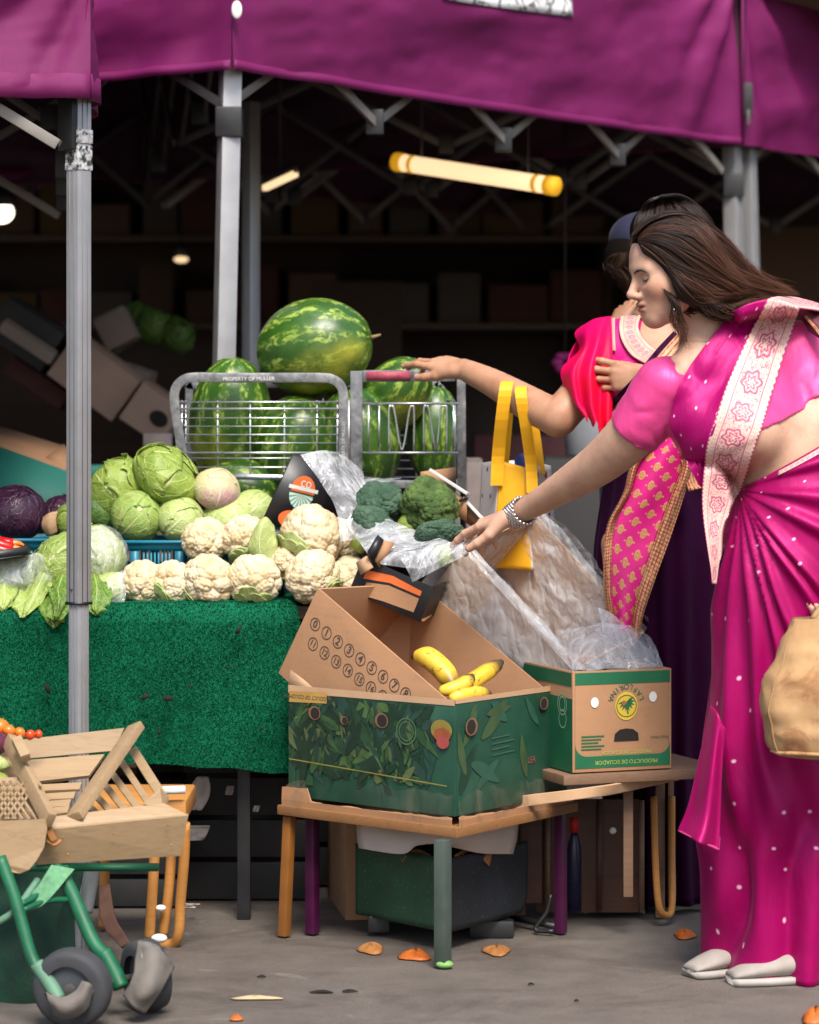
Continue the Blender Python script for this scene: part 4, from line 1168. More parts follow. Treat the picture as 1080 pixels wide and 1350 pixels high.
def leaf_flat(m, f, u, h, ang, L, w_, o, n=10):
    """flat leaf outline with a midrib fold printed on a face"""
    ca, sa = math.cos(ang), math.sin(ang); top = []; bot = []
    bend = RS.uniform(-.25, .25)
    for k in range(n + 1):
        t_ = k / n; ww = w_ * math.sin(math.pi * min(1, t_ * .96 + .04)) ** .8 * (1 - .3 * t_); x = L * t_; y = bend * L * t_ * t_
        top.append((x, y + ww)); bot.append((x, y - ww))
    def pt(x, y): return f(max(.003, min(f.lim, u + x * ca - y * sa)), max(b0 + .03, min(b1 - .016, h + x * sa + y * ca)), o)
    vs = [pt(*p) for p in top] + [pt(*p) for p in bot]; k1 = n + 1
    return m.add(vs, [(i, i + 1, k1 + i + 1, k1 + i) for i in range(n)])
fr.__dict__['lim'] = .487; fs.__dict__['lim'] = .447
shades = [(.014, .05, .018), (.03, .075, .022), (.006, .026, .012), (.05, .10, .03), (.075, .10, .035), (.012, .042, .03)]
pm_ = [simple('leaf_print_%s' % w_, c, .5, .5, 30) for w_, c in zip(('mid', 'bright', 'deep', 'light', 'olive', 'blue'), shades)]
m = MB(); o_ = .0014
for k in range(420):
    u = .07 + .42 * RS.random() ** .85; h = b0 + .05 + .19 * RS.random()
    m.m = RS.choice([0, 0, 1, 2, 2, 2, 2, 3, 4, 5, 5]); o_ += .000006
    leaf_flat(m, fr, u, h, RS.uniform(.3, 2.8) if RS.random() < .75 else RS.uniform(0, 6.3), RS.uniform(.03, .11), RS.uniform(.003, .016), o_)
m.build('leaf_print', pm_, bc, smooth=False)
mats_ = [simple('leaf_print_pale', (.02, .075, .045), .5, .4), simple('leaf_print_dim', (.008, .034, .02), .5, .4), simple('leaf_print_olive2', (.04, .075, .03), .5, .4)]; o_ = .0014
for u, h, a_, L, w_ in ((.02, .36, 1.2, .12, .02), (.04, .40, 2.0, .1, .015), (.03, .46, .9, .09, .013), (.08, .36, .7, .12, .014), (.28, .37, 1.9, .1, .015), (.33, .48, 2.4, .09, .012), (.38, .38, 1.2, .09, .01), (.10, .47, .5, .14, .02), (.06, .42, -.3, .12, .018), (.2, .5, 2.6, .1, .016), (.12, .52, .1, .10, .012), (.05, .50, 1.0, .07, .01)):
    o_ += .00005; leaf_flat(MB(), fs, u, h, a_, L, w_, o_).build('leaf_print', RS.choice(mats_), bc, smooth=False)
# yellow line, emblem, words, holes
MB().grid(np.array([[fr(.02, b0 + .062, .004), fr(.485, b0 + .082, .004)], [fr(.02, b0 + .0645, .004), fr(.485, b0 + .0845, .004)]])).build('yellow_line', simple('faded_yellow_line', (.20, .17, .03), .6, .4), bc)
zup = V3(0, 0, 1)
MB().disc(fr(.035, .495, .0045), .03, 24, -ul, zup, .022).build('emblem', simple('olive_yellow_print', (.22, .17, .03), .6, .4), bc, smooth=False)
MB().disc(fr(.033, .485, .0052), .024, 24, -ul, zup, .015).build('emblem_centre', simple('orange_red_print', (.28, .07, .025), .6, .4), bc, smooth=False)
MB().disc(fr(.030, .470, .0059), .018, 20, -ul, zup, .014).build('emblem_drop', simple('pink_red_print', (.33, .06, .05), .6, .3), bc, smooth=False)
MB().ring(fr(.135, .485, .0045), .026, .029, 28, -ul, zup).build('round_mark', simple('pale_green_print', (.06, .12, .055), .6), bc, smooth=False)
MB().ring(fr(.135, .485, .0045), .019, .0215, 24, -ul, zup).build('round_mark', simple('pale_green_print', (.06, .12, .055), .6), bc, smooth=False)
m = MB().grid(np.array([[fr(.37, b1 - .032, .004), fr(.485, b1 - .036, .004)], [fr(.37, b1 - .008, .004), fr(.485, b1 - .012, .004)]])); m.build('yellow_strip', simple('dull_yellow_print', (.42, .25, .06), .6), bc, smooth=False)
m = MB(); text_mesh(m, 'PRODUCT OF COLOMBIA', fr(.43, b1 - .022, .0046), ul, -zup, .0125); m.build('lettering', M['ink'], bc, smooth=False)
m = MB(); text_mesh(m, 'LEA', fs(.30, .405, .002), ur, zup + ur * .1, .02); m.build('lettering', simple('faint_red_print', (.3, .07, .06), .6), bc, smooth=False)
for k in range(4): 
    MB().grid(np.array([[fs(.14, .465 - k * .012, .002), fs(.21 + .02 * (k % 2), .467 - k * .012, .002)], [fs(.14, .468 - k * .012, .002), fs(.21 + .02 * (k % 2), .47 - k * .012, .002)]])).build('print_line', simple('pale_print_line', (.04, .10, .06), .6), bc, smooth=False)
M['hole'] = simple('dark_hole', (.012, .008, .006), .9)
M['hole_card'] = simple('torn_hole_edge', (.2, .09, .05), .9)
for f, ax, u, h, r in ((fr, -ul, .405, .505, .016), (fr, -ul, .315, .495, .010), (fr, -ul, .205, .503, .017), (fs, ur, .055, .50, .02), (fs, ur, .345, .525, .015)):
    MB().disc(f(u, h, .0065), r * 1.15, 18, ax, zup, r * .95).build('hole_edge', M['hole_card'], bc, smooth=False)
    MB().disc(f(u - .002, h, .0072), r * .85, 18, ax, zup, r * .78).build('hand_hole', M['hole'], bc, smooth=False)
# clear wrap round the lower part
M['film_d'] = film_mat('worn_tape_film', .0, .12, 8, (.22, .17, .12), .3)
def skirt(f, L, seed):
    g = np.zeros((14, 60, 3))
    for i in range(14):
        for j in range(60):
            u = L * j / 59; h = b0 - .035 + .075 * i / 13 + (.020 * vnoise(np.array([[u * 14, seed * 3.3, .2]]), 2)[0] + .008 * vnoise(np.array([[u * 55, seed, .7]]), 6)[0]) * i / 13.
            q = f(u, h, .008 + .012 * (1 - i / 13.)); g[i, j] = q
    g += (fbm(g * 14, seed, 3) * .006)[..., None] * np.array((0, -1, .3))
    return MB().grid(g)
skirt(fr, .49, 1).build('film_skirt', M['film_d'], bc); skirt(fs, .45, 2).build('film_skirt', M['film_d'], bc)
# torn lower tray of brown board
m = MB()
for f, L in ((fr, .5), (fs, .46)):
    g = np.zeros((3, 40, 3))
    for j in range(40):
        u = L * j / 39; e = .008 + .010 * vnoise(np.array([[u * 21, L * 9, .5]]), 3)[0] + .004 * vnoise(np.array([[u * 70, L * 9, .5]]), 4)[0] + (.025 if (f is fr and u > .42) else 0)
        for i, (hh_, oo) in enumerate(((b0 - .026, .012), (b0 - .006, .013), (b0 + e - .01, .011))): g[i, j] = f(u, hh_, oo)
    MB().grid(g).build('torn_tray', M['card_in'], bc, solid=.002, smooth=False)

# inner tilted carton with circled numbers
A0 = P(419, 775, 6.352); a_ = V3(.288, -.261, -.226); b_ = V3(.225, .278, -.006)
ic = thing('numbered_carton', 'tilted brown inner carton printed with circled numbers, holding bananas', 'carton', A0)
w2, n2_ = open_box('x', M['card'], M['card_in'], ic, A0, a_, b_, .225, .005)
ua = a_.normalized(); dn = -n2_; nf = (ua.cross(n2_)).normalized()      # outward normal of the front wall
if nf.y > 0: nf = -nf
m1 = MB(); m2 = MB()
# rows of circles follow the slope of the face
def on_plane(px, py, p0, n):
    d = P(px, py, 1.) - V3(0, 0, EYE); t_ = (p0 - V3(0, 0, EYE)).dot(n) / d.dot(n); return V3(0, 0, EYE) + d * t_
for row, (sx, sy, dx, dy) in enumerate(((416, 823, 14.9, 11.5), (413, 849, 15.3, 11.6))):
    for k in range(9 if row == 0 else 8):
        if row and k > 6: continue
        c = on_plane(sx + dx * k, sy + dy * k, A0, nf) + nf * .0008
        MB().ring(c, .0128, .0149, 22, ua, dn).build('number_ring', M['ink'], ic, smooth=False)
        m = MB(); text_mesh(m, str(k + 11 * row), c, ua, -dn, .024 if row == 0 else .0195, bold=.022); m.build('number', M['ink'], ic, smooth=False)
MB().grid(np.array([[P(384, 880, 6.40), P(380, 910, 6.385)], [P(400, 884, 6.38), P(402, 912, 6.36)], [P(416, 896, 6.36), P(420, 915, 6.34)]])).build('folded_flap', M['card_l'], ic, solid=.004)

# bananas
def ban_mat():
    t = NT('banana_skin', Roughness=.42); u, v = t.uv(); vec = t.coord()
    c = t.ramp(t.noise(10, 4, .6, vec), [(.3, (.60, .36, .02)), (.7, (.78, .52, .06))])
    c = t.mix(t.ramp(t.noise(48, 5, .75, vec), [(.57, 0), (.66, .85)]), c, (.12, .05, .012))
    tip = t.ramp(v, [(0, 1), (.05, .9), (.1, 0), (.72, 0), (.86, .9), (1, 1)]); t.col(t.mix(tip, c, (.035, .025, .015)))
    return t.done()
M['banana'] = ban_mat()
def banana(parent, pts, r, name='banana'):
    c = cr(pts, 26); n = 12; m = MB(); pr = np.interp(np.linspace(0, 1, 26), [0, .05, .12, .3, .7, .9, .97, 1], [.3, .35, .75, 1, 1, .72, .4, .3]) * r
    g = np.zeros((26, n, 3)); prev = np.array((0, .3, 1.))
    for i in range(26):
        d = c[min(i + 1, 25)] - c[max(i - 1, 0)]; d /= np.linalg.norm(d); prev = prev - d * (prev @ d); prev /= np.linalg.norm(prev); q = np.cross(d, prev)
        for k in range(n):
            an = 2 * math.pi * k / n; rr = pr[i] * (1 + .07 * math.cos(5 * an)); g[i, k] = c[i] + (prev * math.cos(an) + q * math.sin(an)) * rr
    m.grid(g, True); m.f.append(tuple(range(n - 1, -1, -1))); m.mi.append(0); m.f.append(tuple(range(25 * n, 26 * n))); m.mi.append(0)
    return m.build(name, M['banana'], parent)
for lb, pts, r in (('fat yellow banana at the back left inside the numbered carton', [A(545, 866, 6.33), A(565, 868, 6.3), (A(588, 888, 6.27)), A(602, 915, 6.24)], .0235),
                   ('yellow banana lying towards the right wall with its dark tip up', [A(590, 906, 6.24), A(615, 902, 6.25), A(640, 888, 6.28), A(662, 872, 6.32)], .0185),
                   ('banana at the front with a blackened tip, beside the dark tipped one', [A(575, 912, 6.2), A(596, 908, 6.2), A(614, 900, 6.215), A(624, 890, 6.23)], .015),
                   ('banana lowest in the numbered carton, only its yellow flank showing', [A(590, 925, 6.19), A(606, 918, 6.2), A(628, 914, 6.23), A(648, 918, 6.27)], .018)):
    tag(banana(None, pts, r), lb, 'banana', 'bananas in the numbered carton')

# paper hanging below and bin
def paper(name, label, ctrl, mat, seed, amp=.004, cat='paper', R=24, C=24):
    o = MB().grid(film(ctrl, seed, amp, R, C, 18)).build(name, mat, solid=.0012); return tag(o, label, cat)
M['paper'] = simple('pinkish_paper', (.50, .42, .37), .85, .1, 20, .2, 30, .004)
paper('paper_sheet', 'crumpled pale paper sheet hanging under the carton stand', [[A(471, 1080, 6.3), A(530, 1092, 6.22), A(575, 1098, 6.18), A(640, 1090, 6.27), A(684, 1078, 6.36)], [A(472, 1105, 6.3), A(530, 1108, 6.21), A(572, 1112, 6.18), A(640, 1108, 6.27), A(682, 1100, 6.36)], [A(474, 1118, 6.3), A(530, 1126, 6.21), A(560, 1112, 6.18), A(630, 1124, 6.27), A(676, 1126, 6.36)]], M['paper'], 3)
def speck(name, c, sp):
    t = NT(name, Roughness=.6); v = t.coord(); t.col(t.mix(t.ramp(t.noise(120, 3, .7, v), [(.6, 0), (.7, .7)]), t.ramp(t.noise(8, 4, .6, v), [(.3, tuple(np.array(c) * .6)), (.7, c)]), sp)); t.bump(t.noise(30, 4, .6, v), .3, .004); return t.done()
bn = thing('waste_bin', 'dark green and black waste bin full of leaves under the carton stand', 'bin', (F.x + .01, 6.3, 0))
Fb = V3(.082, 6.2, 0); Lb = V3(-.118, 6.43, 0); Rb = V3(.262, 6.46, 0)
for p, q, mt in ((Lb, Fb, speck('dark_green_panel', (.018, .075, .035), (.12, .16, .07))), (Fb, Rb, speck('black_panel', (.012, .015, .02), (.07, .08, .09)))):
    d = q - p; g = np.zeros((12, 30, 3))
    for i in range(12):
        for j in range(30):
            u = j / 29; x = p + d * u; zlo = .045 + (.04 * max(0, (u - .9) / .1) ** 2 if q is Rb else 0); z = zlo + (.205 - zlo) * i / 11
            g[i, j] = (x.x, x.y - .01 * (i / 11.), z)
    g += (fbm(g * 9, 8) * .006)[..., None] * np.array((0, -1, 0))
    MB().grid(g).build('side_panel', mt, bn, solid=.006)
MB().box((Lb + Rb) / 2 + V3(0, .08, .11), (.3, .14, .18)).build('bin_back', M['black'], bn)
MB().grid(np.array([[(Lb.x, Lb.y, .16), (Lb.x + .17, Lb.y + .2, .16)], [(Fb.x, Fb.y + .02, .165), (Rb.x, Rb.y, .165)]])).build('bin_filling', M['dirt'], bn)
for p, sx, sy in ((Lb + V3(.05, -.03, .03), .05, .03), (Rb + V3(-.08, -.07, .02), .10, .04)):
    MB().box(p, (sx, sy, .04)).build('bin_foot', M['black'], bn, bevel=.008)
def scrap(name, label, cat, pts, mat, th=.004, group=None, seed=1):
    o = MB().grid(patch(pts, 10, 10) + (fbm(patch(pts, 10, 10) * 40, seed) * .005)[..., None] * np.array((0, 0, 1))).build(name, mat, solid=th); return tag(o, label, cat, group)
M['rust'] = simple('rusty_leaf', (.30, .12, .03), .7, .5, 60, .4)
M['orange'] = simple('orange_peel', (.45, .11, .015), .5, .25, 60, .3)
M['brownleaf'] = simple('brown_leaf', (.22, .11, .05), .8, .5, 50, .4)
scrap('dry_leaf', 'curled dry leaf on the rim of the green side of the waste bin', 'leaf', [[A(530, 1138, 6.3), A(545, 1128, 6.31), A(560, 1136, 6.31)], [A(535, 1128, 6.29), A(550, 1120, 6.3), A(568, 1128, 6.3)]], M['brownleaf'])
scrap('dry_leaf', 'rusty leaves on the rim of the black side of the waste bin', 'leaf', [[A(598, 1138, 6.25), A(620, 1122, 6.3), A(645, 1140, 6.3)], [A(600, 1128, 6.26), A(622, 1112, 6.3), A(648, 1126, 6.32)]], M['rust'])
def gz(px, py): return K * EYE / (py - HY)
def litter(name, label, cat, px, py, w_, h_, mat, seed, lift=.012, grp=None):
    z = gz(px, py); c = P(px, py, z); rr = random.Random(seed); m = MB(); n = 14; g = np.zeros((5, n, 3))
    for i in range(5):
        for k in range(n):
            an = 2 * math.pi * k / n; r = (1 - i / 4.) * (1 + .18 * math.sin(3 * an + seed)); g[i, k] = (c.x + w_ * r * math.cos(an), c.y + h_ * r * math.sin(an), .003 + lift * math.sin(i / 4 * 1.57) * (1 + .4 * math.sin(5 * an + seed)))
    return tag(m.grid(g, True).build(name, mat, solid=.002), label, cat, grp)
litter('orange_peel', 'flattened orange slice on the asphalt left of the sari hem', 'peel', 903, 1236, .024, .035, M['orange'], 1)
litter('orange_peel', 'orange peel on the asphalt in the bottom right corner', 'peel', 1076, 1347, .03, .04, M['orange'], 2, .02)
litter('orange_peel', 'small orange crumb on the asphalt near the bottom edge', 'peel', 312, 1345, .012, .02, M['orange'], 3, .006)
litter('orange_peel', 'orange scrap at the foot of the waste bin', 'peel', 548, 1263, .034, .045, M['orange'], 4, .013)
litter('squashed_fruit', 'squashed brown fruit beside the green side of the waste bin', 'fruit', 490, 1254, .028, .05, M['rust'], 5, .012)
litter('squashed_fruit', 'dark squashed fruit under the black side of the waste bin', 'fruit', 655, 1256, .03, .05, M['rust'], 6, .010)
0 and litter('flat_wrapper', 'flat whitish stain like wrapper stuck to the asphalt in front of the shoes', 'wrapper', 885, 1303, .04, .055, simple('grey_white_wrapper', (.24, .23, .21), .6, .15, 40), 7, .003)
for px, py, w_ in ((425, 1310, .03), (460, 1309, .02), (345, 1290, .012), (700, 1300, .008), (760, 1322, .006)):
    litter('dry_twig', 'dark dry scrap lying on the open asphalt', 'scrap', px, py, w_ * .75, w_ * .16, M['dirt'], px, .003, 'dark scraps on the asphalt')
litter('straw', 'pale straw stalks on the asphalt right of the green cart wheels', 'straw', 338, 1318, .05, .012, simple('straw', (.42, .33, .19), .8), 9, .004)

# ================================================================ right-hand carton, its table
Q0 = P(755, 890, 6.25); qb = .382; qt = .602
q0 = V3(Q0.x, Q0.y, 0); qr = V3(.222, .085, 0); ql = V3(-.14, .365, 0)
lc = thing('fruit_carton', 'brown fruit carton with green bands and upside down lettering on the right', 'carton', q0 + V3(0, 0, qb))
fw, n3 = open_box('x', M['card'], M['card_in'], lc, q0 + ql + V3(0, 0, qt), -ql, qr, qt - qb)
uq = qr.normalized(); nq = V3(uq.y, -uq.x, 0); ff = lambda u, h, o=.001: q0 + uq * u + V3(0, 0, h) + nq * o
uL = ql.normalized(); nL = V3(-uL.y, uL.x, 0); nL = nL if nL.x < 0 else -nL
fl2 = lambda u, h, o=.001: q0 + uL * u + V3(0, 0, h) + nL * o
W = qr.length
def band(name, f, u0, u1, h0, h1, mat, o=.001): return MB().grid(np.array([[f(u0, h0, o), f(u1, h0, o)], [f(u0, h1, o), f(u1, h1, o)]])).build(name, mat, lc, smooth=False)
band('green_band', ff, .006, W - .004, qt - .030, qt - .004, M['ink_green']); band('green_band', ff, .006, W - .004, qb + .008, qb + .034, M['ink_green'])
# curved ends joining the bands
for u0, sgn in ((.006, 1), (W - .004, -1)):
    m = MB(); vs = [ff(u0, qb + .034, .001)] ; N_ = 8
    pts = [ff(u0, qb + .062, .001)] + [ff(u0 + sgn * (.028 - .028 * math.cos(t_ * math.pi / 2 / N_)), qb + .062 - .028 * math.sin(t_ * math.pi / 2 / N_), .001) for t_ in range(1, N_ + 1)]
    MB().poly([vs[0]] + (pts if sgn < 0 else pts)).build('band_corner', M['ink_green'], lc, smooth=False)
band('green_side', fl2, .004, .39, qt - .034, qt - .004, M['ink_green']); band('green_side', fl2, .0, .39, qb, qt - .06, M['ink_green'])
for k, (u, h, r) in enumerate(((.032, .527, .022), (.032, .527, .014), (.03, .495, .018))):
    MB().ring(fl2(u + .02, h, .0016), r, r + .003, 24, uL, zup).build('print_ring', simple('pale_green_ring', (.25, .42, .25), .6), lc, smooth=False)
ce = ff(.128, .523, .0016)
MB().disc(ce, .027, 30, uq, zup, .031).build('emblem', M['ink_yel'], lc, smooth=False)
MB().ring(ff(.128, .523, .0022), .0225, .0245, 30, uq, zup).build('emblem_ring', M['ink_green'], lc, smooth=False)
m = MB()
for k in range(9):
    an = math.radians(-170 + 25 * k); c = ff(.128, .532, .0024)
    d = uq * math.cos(an) + zup * math.sin(an); s = uq * -math.sin(an) + zup * math.cos(an)
    m.add([c, c + d * .010 + s * .003, c + d * .021, c + d * .010 - s * .003], [(0, 1, 2, 3)])
m.build('palm_mark', M['ink_green'], lc, smooth=False)
MB().disc(ff(.122, .530, .0026), .0055, 14, uq, zup).build('red_dot', M['rust'], lc, smooth=False)
MB().bar(ff(.129, .530, .0026), ff(.131, .506, .0026), .003, .0004, uq).build('palm_mark', M['ink_green'], lc, smooth=False)
m = MB(); word = 'LAFLORINA'
for k, chh in enumerate(word):                       # the carton stands on its head: letters upside down round the badge
    an = math.radians(158 - (len(word) - 1 - k) * 17); c = ff(.128 + .040 * math.cos(an), .523 + .043 * math.sin(an), .0016)
    r_ = uq * math.cos(an) + zup * math.sin(an); t_ = (uq * math.sin(an) - zup * math.cos(an))
    text_mesh(m, chh, c, -t_, -r_, .017)
m.build('lettering', M['ink_green'], lc, smooth=False)
m = MB(); word = 'QUALITY FRUIT'
m = MB()
for k in range(5): m.grid(np.array([[ff(.02, .458 - k * .007, .0015), ff(.075 - .007 * (k % 3), .458 - k * .007, .0015)], [ff(.02, .461 - k * .007, .0015), ff(.075 - .007 * (k % 3), .461 - k * .007, .0015)]]))
for k, chunk in enumerate(((.02, .075),)): pass
m.build('small_print', M['ink_green'], lc, smooth=False)
m = MB(); text_mesh(m, 'PRODUCTO DE ECUADOR', ff(.128, qb + .020, .0018), -uq, -zup, .0125); text_mesh(m, 'PRODUCT OF ECUADOR', ff(.128, qb + .041, .0018), -uq, -zup, .0105)
m.build('lettering', simple('yellow_green_print', (.35, .42, .08), .6), lc, smooth=False)
m = MB(); text_mesh(m, 'Peso Neto', ff(.208, .452, .0018), -uq, -zup, .010); m.build('lettering', M['ink_green'], lc, smooth=False)
for u, h in ((.052, .533), (.192, .541)):
    MB().disc(ff(u, h, .002), .0095, 18, uq, zup, .0115).build('air_hole', M['white_p'], lc, smooth=False)
m = MB(); hs = [ff(.128 + x, .459 + y, .002) for x, y in ((-.030, -.012), (-.028, .004), (-.016, .013), (0, .015), (.016, .013), (.028, .004), (.030, -.012))]
m.poly(hs).build('hand_hole', M['hole'], lc, smooth=False)

# table of old crates below it
ot = thing('bentwood_table', 'worn wooden bench of rough boards under the upside down fruit carton', 'bench', q0 + V3(.05, .1, 0))
M['wood_old'] = wood('old_brown_wood', (.16, .085, .05), (.24, .14, .085), 5)
M['wood_red'] = wood('red_brown_wood', (.06, .025, .016), (.10, .04, .022), 5)
Rq = Matrix((uq, V3(-uq.y, uq.x, 0), zup)).transposed()
MB().box(q0 + uq * .13 + V3(-.03, .2, qb - .014), (.40, .42, .022), Rq).build('top_board', M['wood_old'], ot, bevel=.003)
MB().grid(film([[P(660, 1052, 6.3), P(760, 1040, 6.22), P(830, 1030, 6.3), P(905, 1018, 6.42)], [P(660, 1068, 6.3), P(760, 1054, 6.22), P(820, 1044, 6.3), P(905, 1026, 6.42)]], 5, .004, 12, 50)).build('frayed_edge', M['card_l'], ot, solid=.004)
for px, z, w_, y0, mt in ((828, 6.38, .022, 1182, 'wood_old'), (870, 6.62, .022, 1213, 'wood_old'), (700, 6.55, .05, 1190, 'wood_red'), (884, 6.66, .014, 1190, 'wood_old')):
    p = P(px, 0, z); MB().bar((p.x, z, max(0.004, P(px, y0, z).z)), (p.x, z, qb - .026), w_, .02, (1, 0, 0)).build('leg', M[mt], ot, bevel=.003)
p = [P(862, 1050, 6.5), P(864, 1130, 6.5), P(868, 1190, 6.5), P(876, 1206, 6.52), P(886, 1196, 6.56), P(886, 1120, 6.6), P(886, 1050, 6.6)]
MB().tube(cr(p, 40), .008, 10).build('bent_leg', M['wood_or'], ot)
MB().box(P(775, 1128, 6.62), (.24, .012, .26)).build('back_panel', M['wood_red'], ot, bevel=.002)
for px in (722, 790, 846): MB().bar(P(px, 1055, 6.6), P(px, 1200, 6.6), .012, .01, (1, 0, 0)).build('slat', M['wood_old'] if px != 790 else M['wood_red'], ot)
MB().bar(P(680, 1065, 6.5), P(676, 1180, 6.5), .013, .013, (1, 0, 0)).build('slat', M['leg_yel'], ot)
wb = thing('storage_box', 'dirty white storage box between the bench and the pink sari', 'box', P(905, 1198, 6.8))
MB().box(P(925, 1130, 6.85), (.22, .2, .27)).build('box_body', simple('dirty_white', (.36, .34, .31), .6, .15, 7), wb, bevel=.012)
MB().box(P(925, 1052, 6.85), (.235, .215, .02)).build('lid', simple('dirty_white_lid', (.42, .4, .37), .6, .15, 7), wb, bevel=.006)
m = MB(); MB().bar(P(915, 1118, 6.72), P(915, 1190, 6.72), .013, .013).build('handle_post', M['black'], wb); MB().bar(P(884, 1188, 6.72), P(918, 1188, 6.72), .013, .013).build('handle_bar', M['black'], wb)
scrap('cloth_rag', 'grey rag on the ground under the bench', 'rag', [[A(780, 1190, 6.7), A(810, 1170, 6.75), A(840, 1188, 6.75)], [A(770, 1204, 6.65), A(810, 1190, 6.65), A(850, 1204, 6.66)]], simple('grey_rag', (.22, .21, .2), .8), .006)
tag(MB().ball(P(808, 1095, 6.5), (.008, .006, .008)).build('white_cap', M['white_p']), 'small white bottle cap like knob showing between the bench slats', 'cap')
cl_ = thing('red_bottle', 'small red topped bottle standing behind the purple leg of the stand', 'bottle', P(757, 1190, 6.62))
pb_ = P(757, 0, 6.62); MB().tube([(pb_.x, 6.62, .02), (pb_.x, 6.62, .16), (pb_.x, 6.62, .19), (pb_.x, 6.62, .2)], [.018, .018, .012, .009], 14).build('bottle_body', simple('dark_blue_bottle', (.02, .02, .06), .3), cl_)
MB().tube([(pb_.x, 6.62, .2), (pb_.x, 6.62, .235)], .012, 14).build('bottle_cap', M['ink_red'], cl_)

# ================================================================ tilted carton in a clear liner
T0 = P(611, 722, 6.55); T1 = P(737, 711, 6.75); T2 = P(758, 884, 6.44)
ta = T2 - T0; tbv = T1 - T0; tbv -= ta * (tbv.dot(ta) / ta.length_squared)
tc = thing('lined_carton', 'tilted brown carton lined with clear plastic film beside the banana cartons', 'carton', T0)
open_box('x', M['card_l'], M['card_in'], tc, T0, ta, tbv, .23, .005)
nn = ta.cross(tbv).normalized(); uta = ta.normalized(); utb = tbv.normalized()
tq = lambda u, v, d: np.array(T0 + ta * u + tbv * v + nn * d)
M['film_c'] = film_mat('carton_liner', .22, .52, 9, (.84, .85, .87), .2)
def liner(name, ctrl, seed, amp=.006, R=84, C=84, mat=None, scale=20): return MB().grid(film(ctrl, seed, amp, R, C, scale)).build(name, mat or M['film_c'], lin)
lin = thing('plastic_liner', 'clear crumpled plastic liner folded over the rim of the tilted carton', 'plastic film', T0)
# outside of the front wall, over the rim and down inside
ob = lambda u, d, o: np.array(T0 + ta * u - utb * o + nn * d)
liner('front_drape', [[ob(u, d, .010 + .012 * k_) for u in (-.06, .2, .5, .8, 1.03)] for d, k_ in ((.012, 0), (-.06, .6), (-.13, 1.0), (-.21, .9))], 11, .007)
liner('rim_fold', [[ob(u, .004, .012) for u in (-.02, .33, .66, 1.02)], [ob(u, .016, .0) for u in (-.02, .33, .66, 1.02)], [ob(u, .004, -.014) for u in (-.02, .33, .66, 1.02)], [ob(u, -.09, -.03) for u in (-.0, .33, .66, 1.0)]], 13, .005)
liner('back_drape', [[tq(u, .97, .02 + .01 * (i_ % 2)) for i_, u in enumerate((-.02, .25, .5, .75, 1.0))], [tq(u, .95, -.09) for u in (0, .25, .5, .75, 1.0)], [tq(u, .93, -.21) for u in (.04, .25, .5, .75, .97)]], 17, .010, mat=M['film_w'])
liner('side_drape', [[tq(-.02, v, .02) for v in (0, .35, .7, 1.02)], [tq(.03, v, -.09) for v in (0.05, .35, .7, .98)], [tq(.05, v, -.2) for v in (.1, .35, .7, .9)]], 19, .007)
liner('floor_drape', [[tq(u, v, -.19) for v in (.05, .4, .7, .95)] for u in (.03, .35, .7, .97)], 21, .012)
# film hanging on the far rim and gathered lump at the lower right
liner('far_fold', [[tq(0, 1.02, .015), tq(.3, 1.05, .03), tq(.6, 1.04, .02), tq(.95, 1.06, .03)], [tq(0, 1.05, -.03), tq(.3, 1.08, -.02), tq(.6, 1.10, -.03), tq(1.0, 1.14, -.02)], [tq(.02, 1.06, -.10), tq(.3, 1.1, -.10), tq(.62, 1.14, -.1), tq(1.05, 1.2, -.09)]], 23, .012, mat=M['film_w'])
liner('corner_gather', [[A(742, 835, 6.50), A(765, 830, 6.48), A(795, 822, 6.48), A(830, 826, 6.5)], [A(748, 858, 6.44), A(772, 856, 6.40), A(802, 848, 6.40), A(850, 852, 6.44)], [A(757, 884, 6.38), A(780, 885, 6.34), A(815, 882, 6.34), A(874, 880, 6.40)]], 29, .011, mat=M['film_w'])
liner('corner_gather', [[A(788, 800, 6.47), A(812, 812, 6.43), A(838, 832, 6.45)], [A(795, 830, 6.42), A(825, 838, 6.38), A(858, 850, 6.42)], [A(800, 884, 6.37), A(835, 884, 6.34), A(874, 880, 6.39)]], 31, .014, mat=M['film_w'])

# ================================================================ black printed carton, broccoli carton
M['bcard'] = simple('black_printed_card', (.012, .011, .013), .4, .3, 10)
bk = thing('printed_carton', 'black vegetable carton with an orange and teal badge, tipped up behind the cauliflowers', 'carton', P(400, 690, 6.85))
pa, pb2, pc2, pd = P(386, 600, 6.80), P(474, 622, 6.93), P(436, 730, 6.90), P(345, 690, 6.77)
ex = (pb2 - pa); ey = (pd - pa); nb = ex.cross(ey).normalized(); nb = nb if nb.y < 0 else -nb
eyp = ey; back = -nb * .10 + V3(.09, 0, -.02)
for nm, q in (('front_panel', [pa, pb2, pb2 + ey, pa + ey]), ('side_panel', [pa, pa + ey, pa + ey + back, pa + back]), ('side_panel', [pa, pb2, pb2 + back, pa + back])):
    MB().add(q, [(0, 1, 2, 3)]).build(nm, M['bcard'], bk, solid=.004)
ux, uy = ex.normalized(), -(ey - ex * (ey.dot(ex) / ex.length_squared)).normalized()
bp = lambda u, v, o=.003: pa + ex * u + ey * v + nb * o
def halfdisc(c, r, a0, a1, n, o): return [c + (ux * math.cos(math.radians(a0 + (a1 - a0) * k / n)) + uy * math.sin(math.radians(a0 + (a1 - a0) * k / n))) * r for k in range(n + 1)]
c1_ = bp(.34, .44)
MB().poly(halfdisc(c1_, .036, -8, 188, 20, 0)).build('orange_dome', M['ink_or'], bk, smooth=False)
c2_ = bp(.34, .49, .0034)
